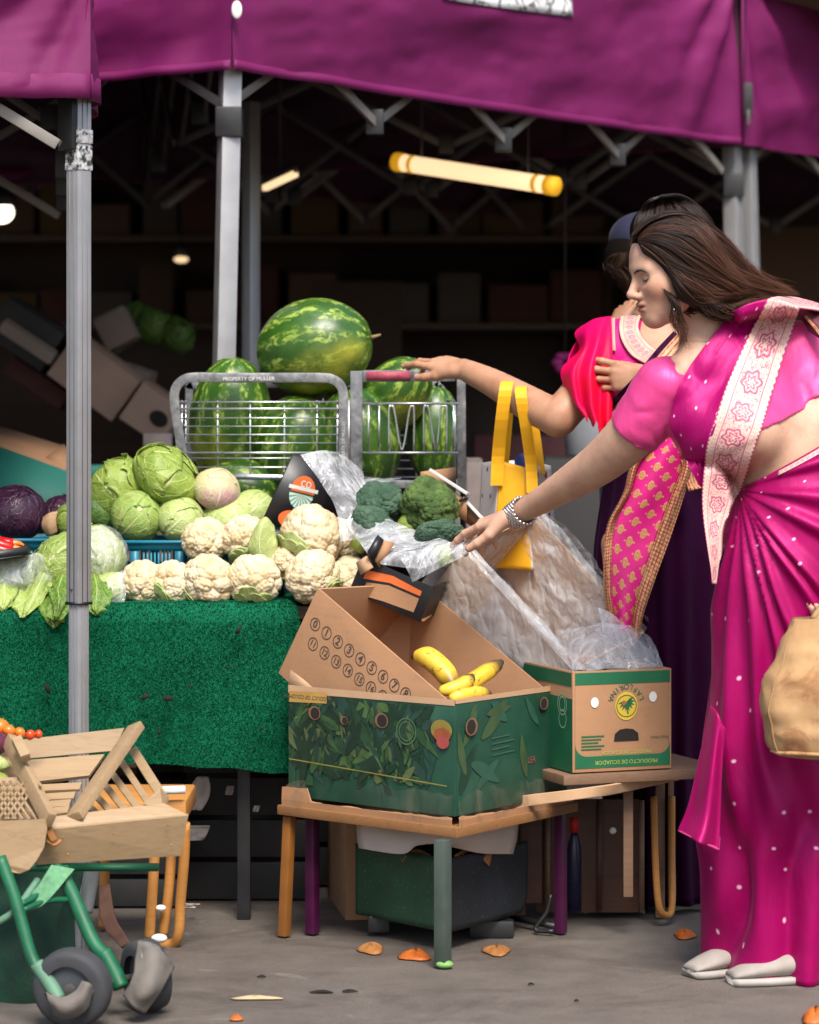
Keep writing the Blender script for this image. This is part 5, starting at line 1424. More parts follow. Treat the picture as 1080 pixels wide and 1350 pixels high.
MB().poly(halfdisc(c2_, .036, 180, 360, 20, 0)).build('teal_fan', M['ink_teal'], bk, smooth=False)
m = MB()
for k in range(9):
    a0 = 184 + k * 20; q = halfdisc(c2_ + nb * .0006, .036, a0, a0 + 9, 2, 0); m.poly([c2_ + nb * .0006] + q)
m.build('fan_rays', M['ink_wh'], bk, smooth=False)
m = MB(); text_mesh(m, 'co', bp(.34, .33, .0042), ux, uy, .034); m.build('lettering', M['ink_wh'], bk, smooth=False)
MB().grid(np.array([[c1_ - ux * .044 + uy * .0 + nb * .001, c1_ + ux * .044 + nb * .001], [c1_ - ux * .044 + uy * .009 + nb * .001, c1_ + ux * .044 + uy * .009 + nb * .001]])).build('white_stripe', M['ink_wh'], bk, smooth=False)
MB().disc(bp(.36, .86, .0034), .04, 24, ux, uy, .022).build('orange_plate', M['ink_or'], bk, smooth=False)
m = MB(); text_mesh(m, 'ce', bp(.36, .86, .0042), ux, uy, .045); m.build('lettering', M['ink_wh'], bk, smooth=False)

# stack of plain boxes carrying the broccoli carton
cardbox('plain brown box behind the banana cartons, lowest of the stack under the broccoli', P(560, 0, 6.8).to_2d().to_3d(), (.42, .34, .36), .15)
cardbox('plain brown box stacked right under the broccoli carton', (P(560, 0, 6.8).x, 6.8, .367), (.40, .32, .36), .1)
bt = thing('broccoli_carton', 'open black carton with an orange stripe holding the broccoli heads', 'carton', P(560, 780, 6.7))
B0 = P(478, 734, 6.50); B1 = P(572, 775, 6.47); bd = V3(.10, .34, .02)
wl, nbb = open_box('x', M['bcard'], M['card_in'], bt, B0, B1 - B0, bd, .085)
ub = (B1 - B0).normalized(); up2 = nbb; nfr = ub.cross(up2); nfr = nfr if nfr.y < 0 else -nfr
bf = lambda u, d, o=.001: B0 + ub * u - up2 * d + nfr * o
MB().grid(np.array([[bf(.02, .045), bf(.08, .03), bf(.155, .03)], [bf(.02, .024), bf(.08, .012), bf(.155, .018)]])).build('orange_stripe', M['ink_or'], bt, smooth=False)
MB().grid(np.array([[bf(.03, .082), bf(.08, .075), bf(.155, .07)], [bf(.03, .05), bf(.08, .036), bf(.155, .036)]])).build('brown_print', M['card'], bt, smooth=False)
# its corner post and flap
MB().add([P(484, 728, 6.46), P(498, 705, 6.47), P(506, 712, 6.47), P(492, 742, 6.46)], [(0, 1, 2, 3)]).build('corner_flap', M['bcard'], bt, solid=.006)
MB().add([P(494, 738, 6.47), P(506, 712, 6.475), P(520, 716, 6.49), P(500, 748, 6.48)], [(0, 1, 2, 3)]).build('corner_flap', M['card'], bt, solid=.005)
MB().add([P(470, 742, 6.5), P(484, 733, 6.48), P(492, 748, 6.46), P(476, 758, 6.48)], [(0, 1, 2, 3)]).build('corner_flap', M['card_l'], bt, solid=.004)
# brown tray edge behind the broccoli
by_ = thing('cardboard_tray', 'brown cardboard tray with a grey-white rim sticking up behind the broccoli', 'carton', P(590, 660, 6.85))
def plank(a, b, hgt, mat, name, th=.006):
    a = Vector(a); b = Vector(b); return MB().add([a, b, b + V3(0, 0, -hgt), a + V3(0, 0, -hgt)], [(0, 1, 2, 3)]).build(name, mat, by_, solid=th)
plank(P(556, 622, 6.80), P(616, 660, 6.74), .05, M['card'], 'tray_wall'); plank(P(612, 664, 6.76), P(650, 690, 6.7), .04, M['card'], 'tray_wall')
rim = simple('grey_white_rim', (.48, .47, .45), .6, .12, 30)
MB().bar(P(568, 620, 6.79), P(618, 652, 6.735), .02, .008, (0, 1, 0)).build('tray_rim', rim, by_, bevel=.002); MB().bar(P(615, 661, 6.75), P(640, 688, 6.7), .018, .008, (0, 1, 0)).build('tray_rim', rim, by_, bevel=.002)
plank(P(556, 622, 6.80), P(600, 616, 7.02), .06, M['card'], 'tray_wall')
MB().tube([P(606, 661, 6.73), P(612, 656, 6.735), P(617, 658, 6.735)], .004, 6).build('clip', M['black'], by_)

def broc_mat():
    t = NT('broccoli_head', Roughness=.75); v = t.coord(); a = t.noise(22, 4, .6, v); b = t.voro(520, v)
    c = t.ramp(t.math('ADD', t.math('MULTIPLY', a, .75), t.math('MULTIPLY', b, .3)), [(.32, (.03, .065, .014)), (.52, (.075, .14, .028)), (.72, (.15, .23, .05))])
    t.col(c); t.bump(b, .9, .003); return t.done()
M['broc'] = broc_mat(); M['broc_b'] = None
t = NT('blue_green_broccoli', Roughness=.75); v = t.coord(); b = t.voro(520, v); t.col(t.ramp(t.math('ADD', t.math('MULTIPLY', t.noise(22, 4, .6, v), .75), t.math('MULTIPLY', b, .3)), [(.32, (.018, .055, .03)), (.52, (.045, .105, .06)), (.72, (.10, .17, .105))])); t.bump(b, .9, .003); M['broc_b'] = t.done()
def broccoli(label, px, py, z, rpx, seed, mat, rot, flat=.75):
    th = thing('broccoli', label, 'broccoli', P(px, py, z), 'broccoli heads in the open carton')
    R = rpx * z / K; g, b = florets(R, 20, 260, 3000, (.24, .11, .05), seed, 200, 120, flat, .1)
    o = MB().grid(g, True).build('floret_head', mat, th, local=True)
    MB().tube([(0, 0, -R * .4), (0, 0, -R * 1.25)], [R * .5, R * .33], 14).build('stalk', M['cab'], th, local=True)
    th.rotation_euler = rot; return th
broccoli('bluish broccoli head at the back left of the carton', 501, 661, 6.72, 33, 1, M['broc_b'], (.5, -.2, .3))
broccoli('largest bright green broccoli head in the middle of the carton', 566, 668, 6.68, 43, 2, M['broc'], (.75, .25, 1.2), .85)
broccoli('bluish broccoli head low at the front left, half under the film', 492, 692, 6.64, 32, 3, M['broc_b'], (.5, -.4, 2.0))
broccoli('flat blue-green broccoli head right under the reaching fingers', 578, 705, 6.56, 34, 4, M['broc_b'], (.3, .2, 3.0), .55)

lin2 = thing('plastic_film', 'crumpled clear film over the black printed carton and the broccoli carton', 'plastic film', P(480, 690, 6.7))
def film2(name, ctrl, seed, amp, mat): return MB().grid(film(ctrl, seed, amp, 56, 56, 15)).build(name, mat, lin2)
film2('upper_film', [[A(396, 600, 6.76), A(428, 596, 6.78), A(452, 604, 6.86), A(476, 624, 6.86)], [A(424, 640, 6.72), A(446, 640, 6.72), A(468, 645, 6.76), A(486, 660, 6.8)], [A(445, 680, 6.66), A(468, 680, 6.66), A(484, 690, 6.70), A(496, 695, 6.74)], [A(450, 715, 6.62), A(478, 712, 6.6), A(492, 712, 6.62), A(510, 712, 6.66)]], 41, .012, M['film_w'])
film2('middle_film', [[A(455, 688, 6.62), A(490, 680, 6.62), A(525, 690, 6.6), A(560, 702, 6.56)], [A(470, 712, 6.58), A(510, 706, 6.56), A(545, 712, 6.53), A(585, 712, 6.5)], [A(486, 732, 6.5), A(525, 732, 6.47), A(560, 735, 6.45), A(605, 722, 6.42)], [A(505, 745, 6.47), A(540, 750, 6.44), A(566, 748, 6.42), A(600, 730, 6.39)]], 43, .012, M['film_w'])
film2('lower_film', [[A(520, 730, 6.44), A(560, 722, 6.42), A(600, 712, 6.4), A(640, 705, 6.42)], [A(535, 746, 6.42), A(566, 738, 6.4), A(604, 726, 6.37), A(640, 716, 6.38)], [A(545, 768, 6.40), A(568, 756, 6.38), A(600, 740, 6.355), A(625, 724, 6.35)]], 47, .008, M['film'])
film2('back_film', [[A(478, 628, 6.92), A(500, 630, 6.9), A(530, 632, 6.9)], [A(470, 642, 6.86), A(490, 645, 6.85), A(510, 640, 6.86)], [A(468, 668, 6.8), A(480, 668, 6.79), A(492, 664, 6.8)]], 53, .008, M['film'])
# ================================================================ wooden crates on the green cart, orange stool
wc = thing('wooden_crate', 'pale slatted wooden crate with splayed corner posts, right one on the green cart', 'crate', P(150, 1110, 5.7), 'pale wooden crates on the green cart')
wp = M['wood_pine']
def board(parent, pts, th, name='board', mat=None, rough_edge=.0):
    """flat board given by its four corners"""
    return MB().add([Vector(p) for p in pts], [(0, 1, 2, 3)]).build(name, mat or wp, parent, solid=th, smooth=False)
def plank2(parent, a, b, w_, th, side, name, mat=None): return MB().bar(a, b, w_, th, side).build(name, mat or wp, parent, bevel=.0015)
board(wc, [P(68, 1092, 5.58), P(248, 1074, 5.64), P(238, 1127, 5.66), P(48, 1139, 5.6)], .008, 'front_board')
board(wc, [P(66, 1078, 5.6), P(216, 1060, 5.66), P(247, 1075, 5.645), P(70, 1096, 5.585)], .006, 'front_ledge')
board(wc, [P(24, 976, 5.95), P(164, 960, 5.98), P(150, 990, 5.965), P(30, 1001, 5.94)], .008, 'back_board')
board(wc, [P(32, 1004, 5.93), P(138, 996, 5.95), P(118, 1024, 5.9), P(40, 1033, 5.88)], .008, 'back_board')
for k, (y0, x0, x1) in enumerate(((1036, 46, 108), (1048, 54, 100), (1058, 58, 94), (1067, 62, 92))):
    board(wc, [P(x0, y0, 5.86 - k * .05), P(x1, y0 - 3, 5.87 - k * .05), P(x1 - 3, y0 + 6, 5.85 - k * .05), P(x0 + 4, y0 + 8, 5.84 - k * .05)], .006, 'base_slat')
plank2(wc, P(180, 958, 5.9), P(98, 1078, 5.6), .034, .018, (1, 0, .6), 'corner_post')
plank2(wc, P(12, 976, 5.78), P(66, 1082, 5.54), .018, .03, (1, 0, -.5), 'corner_post')
for k, ((x0, y0), (x1, y1)) in enumerate((((175, 988), (214, 1050)), ((160, 1004), (198, 1062)), ((148, 1020), (182, 1066)), ((136, 1032), (165, 1068)), ((124, 1046), (147, 1071)), ((114, 1060), (128, 1073)))):
    plank2(wc, P(x0, y0, 5.93 - k * .015), P(x1, y1, 5.7), .014 if k else .02, .006, (1, 0, .3), 'side_slat')
board(wc, [P(212, 1040, 5.72), P(222, 1050, 5.68), P(216, 1066, 5.67), P(190, 1062, 5.69)], .008, 'corner_block')
for px, py in ((84, 1104), (90, 1126), (222, 1087), (226, 1114), (150, 1099)):
    q = P(px, py, 5.57 + (px - 68) * .00033); MB().tube([q, q + V3(0, -.0045, 0)], .0022, 8).build('nail_head', M['rust'], wc)
plank2(wc, P(62, 1088, 5.56), P(72, 1108, 5.56), .012, .012, (1, 0, 0), 'dark_clip', M['rust'])
MB().tube(cr([P(62, 1108, 5.565), P(72, 1114, 5.56), P(80, 1108, 5.565)], 8), .004, 8).build('wire_tie', M['rust'], wc)

wc2 = thing('wooden_crate', 'pale wooden crate with lattice side and rounded end board at the left edge', 'crate', P(20, 1110, 5.55), 'pale wooden crates on the green cart')
pts = [P(-60, 1086, 5.5), P(60, 1080, 5.54), P(62, 1092, 5.54), P(58, 1116, 5.54), P(48, 1134, 5.535), P(38, 1146, 5.53), P(26, 1151, 5.53), P(10, 1148, 5.52), P(0, 1138, 5.52), P(-60, 1132, 5.5)]
MB().poly(pts).build('end_board', wp, wc2, solid=.012, smooth=False)
for k in range(9):
    x = -22 + k * 9
    for dx in (34, -34):
        a_ = P(x, 1030, 5.66); b_ = P(x + dx, 1080, 5.58)
        if x + dx > 56 or x > 50: b_ = P(min(x + dx, 54), 1030 + 50 * (min(x + dx, 54) - x) / dx if dx > 0 else 1080, 5.6)
        MB().bar(a_, b_, .005, .003, (1, 0, 0)).build('lattice_strip', M['card_l'] if False else wp, wc2)
board(wc2, [P(-40, 1028, 5.70), P(50, 1024, 5.70), P(55, 1082, 5.60), P(-40, 1084, 5.60)], .003, 'lattice_back', simple('dim_inner_board', (.30, .2, .12), .8, .2))
board(wc2, [P(-40, 1000, 5.9), P(30, 990, 5.9), P(40, 1040, 5.75), P(-40, 1050, 5.75)], .006, 'back_board')
plank2(wc2, P(22, 975, 5.7), P(34, 1000, 5.66), .02, .02, (1, 0, 0), 'corner_block')
M['tomato'] = simple('tomato_skin', (.62, .06, .012), .25, .2, 20); M['tomato_o'] = simple('orange_tomato_skin', (.75, .16, .02), .25, .2, 20)
for i, (px, py, z, r, mt) in enumerate(((0, 958, 5.86, 13, 'tomato_o'), (12, 963, 5.84, 9, 'tomato_o'), (26, 966, 5.85, 8, 'tomato_o'), (-12, 956, 5.85, 12, 'tomato'), (40, 969, 5.87, 7, 'tomato'), (51, 968, 5.88, 6, 'tomato'))):
    c = P(px, py, z); rr = r * z / K
    o = MB().ball((0, 0, 0), (rr, rr, rr * .85), 22, 14).build('tomato', M[mt]); o.location = c; o.rotation_euler = (.3 * i, .4, i)
    tag(o, ('large orange tomato at the left edge on the crate heap', 'orange tomato second from the left edge', 'orange tomato third from the left edge, over the crate post', 'red tomato cut by the left edge of the frame', 'small red tomato near the right end of the tomato row', 'smallest red tomato at the right end of the tomato row')[i], 'tomato', 'tomatoes on the crate heap')
    MB().tube([(0, 0, rr * .8), (0, 0, rr * .98)], [.004, .002], 6).build('stem', M['cab_d'], o, local=True)
o = MB().ball((0, 0, 0), (.075, .034, .034), 24, 16).build('aubergine', simple('purple_aubergine_skin', (.10, .02, .045), .3, .3, 12)); place(o, P(-36, 978, 5.78), (.2, .1, .2)); tag(o, 'dull purple aubergine at the left edge under the tomatoes', 'aubergine')
MB().tube([(.07, 0, 0), (.09, 0, .004)], [.014, .007], 8).build('stem', M['cab'], o, local=True)
for i, (py, mt, lb) in enumerate(((998, 'cab_p', 'pale green marrow at the left edge, upper of two in the crate'), (1018, 'cab', 'striped green marrow at the left edge, lower of two in the crate'))):
    o = MB().ball((0, 0, 0), (.08, .022, .022), 24, 14).build('marrow', M[mt]); place(o, P(-38, py, 5.72), (.1, .25, .1)); tag(o, lb, 'marrow', 'marrows in the crate')

# ---- green cart
M['gpaint'] = simple('chipped_green_paint', (.004, .10, .042), .5, .35, 30, .25, 70)
M['gpale'] = simple('worn_pale_green', (.09, .20, .13), .6, .3, 30)
M['gnet'] = simple('dark_green_sacking', (.004, .035, .018), .85, .5, 30, .5, 120, .004)
ct = thing('hand_cart', 'green tubular hand cart with grey fenders and dark tyres carrying the wooden crates', 'cart', P(80, 1340, 5.6))
def tube2(pts, r, mat, name, n=12): return MB().tube(cr([P(*p) for p in pts], max(10, len(pts) * 5)), r, n).build(name, mat, ct)
tube2([(0, 1130, 5.5), (20, 1185, 5.48), (38, 1250, 5.46), (48, 1275, 5.45)], .012, M['gpaint'], 'frame_tube')
tube2([(48, 1270, 5.45), (68, 1300, 5.44), (78, 1318, 5.43)], .014, M['gpale'], 'frame_end')
tube2([(72, 1136, 5.62), (96, 1180, 5.6), (122, 1240, 5.57), (140, 1262, 5.55)], .014, M['gpaint'], 'frame_tube')
tube2([(136, 1255, 5.55), (150, 1280, 5.54), (160, 1302, 5.53)], .016, M['gpaint'], 'frame_end')
tube2([(-10, 1220, 5.5), (20, 1200, 5.5), (50, 1160, 5.56)], .007, M['gpale'], 'cross_tube')
tube2([(28, 1192, 5.5), (48, 1180, 5.54), (64, 1150, 5.6), (74, 1136, 5.62)], .006, M['gpaint'], 'cross_tube')
tube2([(30, 1200, 5.5), (60, 1188, 5.55), (92, 1186, 5.6)], .006, M['gpaint'], 'cross_tube')
tube2([(124, 1138, 5.9), (118, 1170, 5.9), (112, 1202, 5.9)], .016, simple('grey_tube', (.20, .22, .22), .5, .2), 'rear_post')
g = film([[A(-20, 1140, 5.75), A(40, 1140, 5.78), A(110, 1140, 5.85)], [A(-20, 1210, 5.72), A(50, 1205, 5.72), A(100, 1215, 5.8)], [A(-20, 1290, 5.7), A(50, 1285, 5.68), A(98, 1262, 5.76)], [A(-20, 1340, 5.7), A(30, 1335, 5.68), A(80, 1310, 5.74)]], 3, .014)
MB().grid(g).build('sacking', M['gnet'], ct, solid=.004)
MB().grid(film([[A(26, 1190, 5.52), A(48, 1170, 5.54), A(68, 1140, 5.58)], [A(36, 1202, 5.52), A(60, 1190, 5.54), A(98, 1146, 5.6)]], 6, .004, 20, 20)).build('green_net', simple('pale_green_net', (.10, .26, .13), .8, .5, 90), ct)
def wheel(c, R, w_, ax, nm='wheel'):
    ax = Vector(ax).normalized(); c = Vector(c); u_ = ax.orthogonal().normalized(); v_ = ax.cross(u_); n = 48; prof = [(-.5, .62), (-.5, .84), (-.42, .95), (-.2, 1), (.2, 1), (.42, .95), (.5, .84), (.5, .62)]
    g = np.zeros((len(prof), n, 3))
    for i, (o, r) in enumerate(prof):
        for k in range(n): a_ = 2 * math.pi * k / n; g[i, k] = c + ax * (o * w_) + (u_ * math.cos(a_) + v_ * math.sin(a_)) * (R * r)
    ty = MB().grid(g, True).build('tyre', M['rubber'], ct)
    MB().tube([c - ax * w_ * .3, c + ax * w_ * .3], R * .63, 28).build('rim', simple('dark_rim', (.05, .055, .065), .5, .3, 20), ty, bevel=.004)
    MB().tube([c - ax * w_ * .42, c + ax * w_ * .42], R * .16, 14).build('hub', M['alu_d'], ty, bevel=.003)
M['grey_f'] = simple('dusty_grey_fender', (.13, .115, .10), .8, .3, 25, .4, 60, .003)
z1 = 5.45; R1 = .076; c1w = P(96, 0, z1); c1w.z = R1 + .001; wheel(c1w, R1, .05, (.25, 1, .1))
z2 = 5.6; R2 = .07; c2w = P(193, 0, z2); c2w.z = R2 + .001; wheel(c2w, R2, .055, (.85, .5, .1))
def fender(ctrl, name, mat, th=.01): MB().grid(patch(ctrl, 20, 20) + (.004 * fbm(patch(ctrl, 20, 20) * 30, 3))[..., None]).build(name, mat, ct, solid=th)
fender([[A(58, 1308, 5.41), A(64, 1318, 5.4), A(74, 1336, 5.41)], [A(80, 1316, 5.39), A(84, 1330, 5.38), A(90, 1342, 5.4)], [A(100, 1308, 5.39), A(106, 1318, 5.38), A(112, 1330, 5.4)], [A(110, 1295, 5.4), A(117, 1297, 5.39), A(121, 1306, 5.41)]], 'fender', M['grey_f'])
fender([[A(166, 1312, 5.5), A(176, 1326, 5.48), A(190, 1332, 5.5)], [A(178, 1290, 5.5), A(196, 1300, 5.47), A(212, 1300, 5.5)], [A(184, 1244, 5.56), A(206, 1254, 5.52), A(226, 1276, 5.55)]], 'fender', M['grey_f'], .016)
fender([[A(182, 1242, 5.57), A(186, 1262, 5.52), A(190, 1284, 5.5)], [A(196, 1244, 5.56), A(204, 1262, 5.51), A(206, 1282, 5.5)], [A(206, 1250, 5.57), A(216, 1262, 5.53), A(220, 1276, 5.53)]], 'fender_cap', simple('grey_cap', (.17, .16, .145), .6, .3, 30), .008)
for px, z in ((30, 5.62), (150, 5.75)): 
    p = P(px, 1138, z); MB().bar((p.x - .09, z, p.z - .008), (p.x + .09, z, p.z - .008), .03, .012, (0, 1, 0)).build('deck_bar', M['gpaint'], ct)
MB().tube([c1w, c2w + V3(0, .0, 0)], .008, 8).build('axle', M['alu_d'], ct)

# ---- orange stool beside it
sl_ = thing('stool', 'small orange stool with thin bent legs behind the wooden crate', 'stool', P(220, 1246, 6.3))
zt = P(0, 1068, 6.2).z
a_, b_ = P(120, 0, 6.2), P(247, 0, 6.2)
MB().box(((a_.x + b_.x) / 2, 6.32, zt), (b_.x - a_.x, .28, .045)).build('seat', M['wood_or'], sl_, bevel=.008)
MB().tube([P(214, 1042, 6.16), P(244, 1041, 6.17)], .009, 12).build('seat_edge_roll', M['white_p'], sl_)
for pts in ([(206, 1085, 6.2), (202, 1160, 6.22), (197, 1238, 6.26)], [(228, 1085, 6.25), (223, 1170, 6.26), (215, 1232, 6.28)], [(244, 1085, 6.2), (243, 1130, 6.22), (238, 1190, 6.25), (236, 1228, 6.26), (228, 1244, 6.28), (205, 1244, 6.30)], [(140, 1085, 6.4), (138, 1160, 6.42), (136, 1222, 6.46)]):
    MB().tube(cr([P(*p) for p in pts], 24), .0115, 10).build('leg', M['wood_or'], sl_)
MB().ball(P(210, 1237, 6.24), (.018, .012, .010)).build('foot_cap', M['white_p'], sl_)
MB().ball(P(212, 1197, 6.24), (.012, .01, .007)).build('stretcher_cap', M['white_p'], sl_)

# ---- invented crates filling the dark under the table, and paper scraps
M['dk'] = simple('dark_filler', (.014, .012, .012), .6, .4)  # lack of light under the table put into this tone
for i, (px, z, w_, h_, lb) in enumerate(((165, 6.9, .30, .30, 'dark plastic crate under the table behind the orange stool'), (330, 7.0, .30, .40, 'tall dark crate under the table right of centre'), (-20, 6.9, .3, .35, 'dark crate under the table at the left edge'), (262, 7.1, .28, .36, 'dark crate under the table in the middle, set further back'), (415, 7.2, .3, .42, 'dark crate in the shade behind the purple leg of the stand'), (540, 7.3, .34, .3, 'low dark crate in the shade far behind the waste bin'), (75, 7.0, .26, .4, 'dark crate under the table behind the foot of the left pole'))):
    c = P(px, 0, z); t = thing('shade_filler_crate', lb, 'crate', (c.x, z, 0), 'dark crates under the table')
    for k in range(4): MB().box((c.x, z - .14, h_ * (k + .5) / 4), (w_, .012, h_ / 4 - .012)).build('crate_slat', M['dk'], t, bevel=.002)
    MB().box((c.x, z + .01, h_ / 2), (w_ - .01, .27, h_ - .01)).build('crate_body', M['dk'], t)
for i, (px, py, z, w_, h_, lb) in enumerate(((263, 1046, 6.72, 14, 22, 'torn white paper twist hanging highest in the dark under the grass cloth'), (258, 1098, 6.74, 16, 10, 'greyish white wrapper lying on the dark crate rim under the cloth'), (303, 1042, 6.74, 5, 6, 'tiny white scrap in the dark below the middle of the cloth edge'), (338, 1066, 6.74, 4, 4, 'tiny square white tag in the dark near the carton stand'), (250, 1194, 6.6, 12, 3, 'flat white strip on the ground under the table'))):
    s = z / K; c = A(px, py, z); u = np.linspace(-1, 1, 14)[None] * np.ones((14, 1)); v = np.linspace(-1, 1, 14)[:, None] * np.ones((1, 14))
    k = 1 - .5 * np.abs(v) ** 2 * (1 if i == 0 else .2)
    g = np.stack([c[0] + u * w_ * s * k + v * w_ * s * .3, c[1] + .01 * fbm(np.stack([u * 2, v * 2, u * 0], -1), i), c[2] + v * h_ * s], -1)
    tag(MB().grid(g).build('paper_scrap', M['paper'] if i != 3 else M['white_p'], solid=.002), lb, 'scrap')
scrap('bark_board', 'curved brown board leaning under the wooden crate behind the cart', 'board', [[A(132, 1170, 6.2), A(145, 1166, 6.2)], [A(134, 1215, 6.1), A(152, 1208, 6.1)], [A(160, 1250, 6.02), A(172, 1244, 6.02)]], simple('brown_board', (.11, .05, .03), .7, .3), .008)

# ================================================================ produce display inside the hall
dr_ = thing('display_rack', 'sloping wooden display rack inside the dark hall behind the cabbages', 'rack', (-1.1, 9.3, 0))
MB().box((-1.1, 9.45, .95), (2.0, .9, .03), Matrix.Rotation(.45, 3, 'Y')).build('sloping_shelf', M['wood_dark'], dr_, bevel=.004)
for x, h in ((-1.9, 1.3), (-.4, .6)):
    for y in (9.1, 9.8): MB().bar((x, y, 0), (x, y, h), .06, .06).build('leg', M['wood_dark'], dr_)
def tiltbox(label, px0, py0, px1, py1, z, h, mat, name='produce_carton', extra=None, group='cartons on the display rack', dz=.3):
    a, b = P(px0, py0, z), P(px1, py1, z); d = b - a; t = thing(name, label, 'carton', (a + b) / 2, group)
    u = d.normalized(); n = Vector((-u.z, 0, u.x)); hh = h * z / K
    R = Matrix((u, V3(0, 1, 0), n)).transposed(); c = (a + b) / 2 - n * hh / 2
    MB().box(c + V3(0, dz / 2, 0), (d.length, dz, hh), R).build('carton_body', mat, t, bevel=.006)
    MB().box(c + n * (hh * .5 + .004) + V3(0, dz / 2, 0), (d.length * .96, dz * .9, .006), R).build('carton_lid', mat, t, bevel=.002)
    if extra: extra(t, c, u, n, d.length, hh)
    return t
M['pale_card'] = simple('pale_pink_carton', (.40, .27, .21), .8, .15, 8)
M['gr_card'] = simple('grey_carton', (.24, .19, .16), .8, .15, 8)
def handle(t, c, u, n, L, hh):
    MB().disc(c + u * L * .18 + V3(0, -.003, 0) , L * .2, 20, u, n, hh * .18).build('hand_hole', M['hole'], t, smooth=False)
tiltbox('long pale carton tilted on the rack just right of the left pole', 100, 440, 186, 503, 9.2, 66, M['pale_card'])
tiltbox('pale carton with a dark hand hole, lower end of the tilted row', 189, 503, 243, 540, 9.15, 58, M['pale_card'], extra=handle)
tiltbox('black carton with a white edge tilted at the far left of the rack', 10, 390, 86, 440, 9.2, 60, simple('black_carton', (.016, .014, .015), .6, .3))
tiltbox('white topped grey strip carton at the far left of the rack', 6, 421, 74, 466, 9.05, 18, M['gr_card'], dz=.06)
tiltbox('grey white carton standing on the rack behind the long pale one', 122, 424, 162, 404, 9.5, 44, M['gr_card'])
tiltbox('small white box behind the joint of the pale cartons', 158, 478, 198, 492, 9.45, 26, M['gr_card'])
tiltbox('dark red carton at the bottom left of the rack', 18, 470, 92, 520, 9.3, 26, simple('dark_red_carton', (.06, .012, .012), .7, .3))
sg = thing('price_sign', 'small pale price card standing behind the top cabbage', 'sign', P(207, 585, 8.6))
MB().box(P(208, 588, 8.6), (.085, .006, .075)).build('card', simple('price_card', (.36, .3, .27), .8, .15), sg);
MB().bar(P(208, 600, 8.605), (P(208, 0, 8.6).x, 8.605, .6), .012, .008).build('stick', M['wood_dark'], sg)
tl = thing('teal_carton', 'open teal green carton tilted behind the red cabbages', 'carton', P(40, 640, 7.6))
M['teal'] = simple('teal_carton_board', (.02, .17, .13), .6, .15, 6)
MB().add([P(-40, 575, 7.75), P(90, 622, 7.6), P(84, 690, 7.5), P(-40, 690, 7.6)], [(0, 1, 2, 3)]).build('carton_wall', M['teal'], tl, solid=.006)
MB().add([P(-40, 575, 7.75), P(90, 622, 7.6), P(120, 600, 7.95), P(-10, 560, 8.1)], [(0, 3, 2, 1)]).build('carton_inside', M['card'], tl, solid=.006)
MB().add([P(90, 622, 7.6), P(84, 690, 7.5), P(88, 690, 7.5), P(94, 622, 7.6)], [(0, 1, 2, 3)]).build('white_corner', M['gr_card'], tl, solid=.004)
MB().add([P(60, 604, 7.7), P(84, 586, 7.8), P(94, 600, 7.75), P(92, 622, 7.65)], [(0, 1, 2, 3)]).build('flap', M['card'], tl, solid=.005)
c = P(30, 0, 7.7); MB().box((c.x, 7.75, .38), (.34, .3, .76)).build('carton_base_stack', M['dk'], tl)
tl2 = cardbox('green edged brown box on the ground right of the left pole, behind the cabbages', (P(150, 0, 8.0).x, 8.0, 0), (.3, .3, .98), .2, simple('dim_brown_card', (.13, .07, .04), .8, .2))
MB().box((P(150, 0, 8.0).x, 7.99, 1.0), (.32, .32, .03), Matrix.Rotation(.2, 3, 'Z')).build('green_rim', M['teal'], tl2, bevel=.003)
for i, (px, py, r, lb) in enumerate(((200, 430, 26, 'dim green lettuce in the middle of the rack heap'), (232, 442, 24, 'dim green lettuce at the right of the rack heap'), (180, 418, 18, 'dim green lettuce at the left of the rack heap'), (152, 452, 12, 'small yellow green lettuce below the white carton on the rack'))):
    cabbage(lb, px, py, 9.7, r, M['cab_d'] if i < 3 else M['cab'], 70 + i, (i * .7, .4, i), name='lettuce', cat='lettuce', group='lettuces on the display rack', loose=1.4, frill=.05, rough=.07)
def stackbox(lb, px, py0, py1, w_, z, c, rz=0.): 
    p = P(px, 0, z); z0 = 0; hgt = P(0, py0, z).z
    cardbox(lb, (p.x, z + .15, 0), (w_ * z / K, .3, max(.05, hgt)), rz, simple('box_' + lb.split()[0], c, .8, .25))
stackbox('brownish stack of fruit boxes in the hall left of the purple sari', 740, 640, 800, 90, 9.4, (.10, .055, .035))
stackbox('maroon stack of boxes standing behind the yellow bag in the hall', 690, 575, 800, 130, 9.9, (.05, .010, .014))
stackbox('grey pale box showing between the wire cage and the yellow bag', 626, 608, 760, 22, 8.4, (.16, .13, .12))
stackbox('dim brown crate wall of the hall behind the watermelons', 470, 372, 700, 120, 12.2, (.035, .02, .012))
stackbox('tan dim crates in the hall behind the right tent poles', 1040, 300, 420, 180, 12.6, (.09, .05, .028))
bs = thing('back_shelf', 'long wooden shelf along the back wall of the hall', 'shelf', (0, 13.2, 0))
for z_ in (1.55, 1.95): MB().box((-.75, 13.3, z_), (3.4, .36, .03)).build('shelf_board', M['wood_dark'], bs, bevel=.003)
for x_ in (-2.4, .9): MB().box((x_, 13.3, 1.0), (.05, .34, 2.0)).build('shelf_post', M['wood_dark'], bs)
rb = random.Random(5); x_ = -2.25
dim = [simple('dim_%s_box' % n_, c_, .8, .3) for n_, c_ in (('tan', (.075, .04, .022)), ('brown', (.045, .022, .012)), ('red', (.045, .009, .006)), ('ochre', (.07, .04, .009)), ('grey', (.05, .04, .034)))]
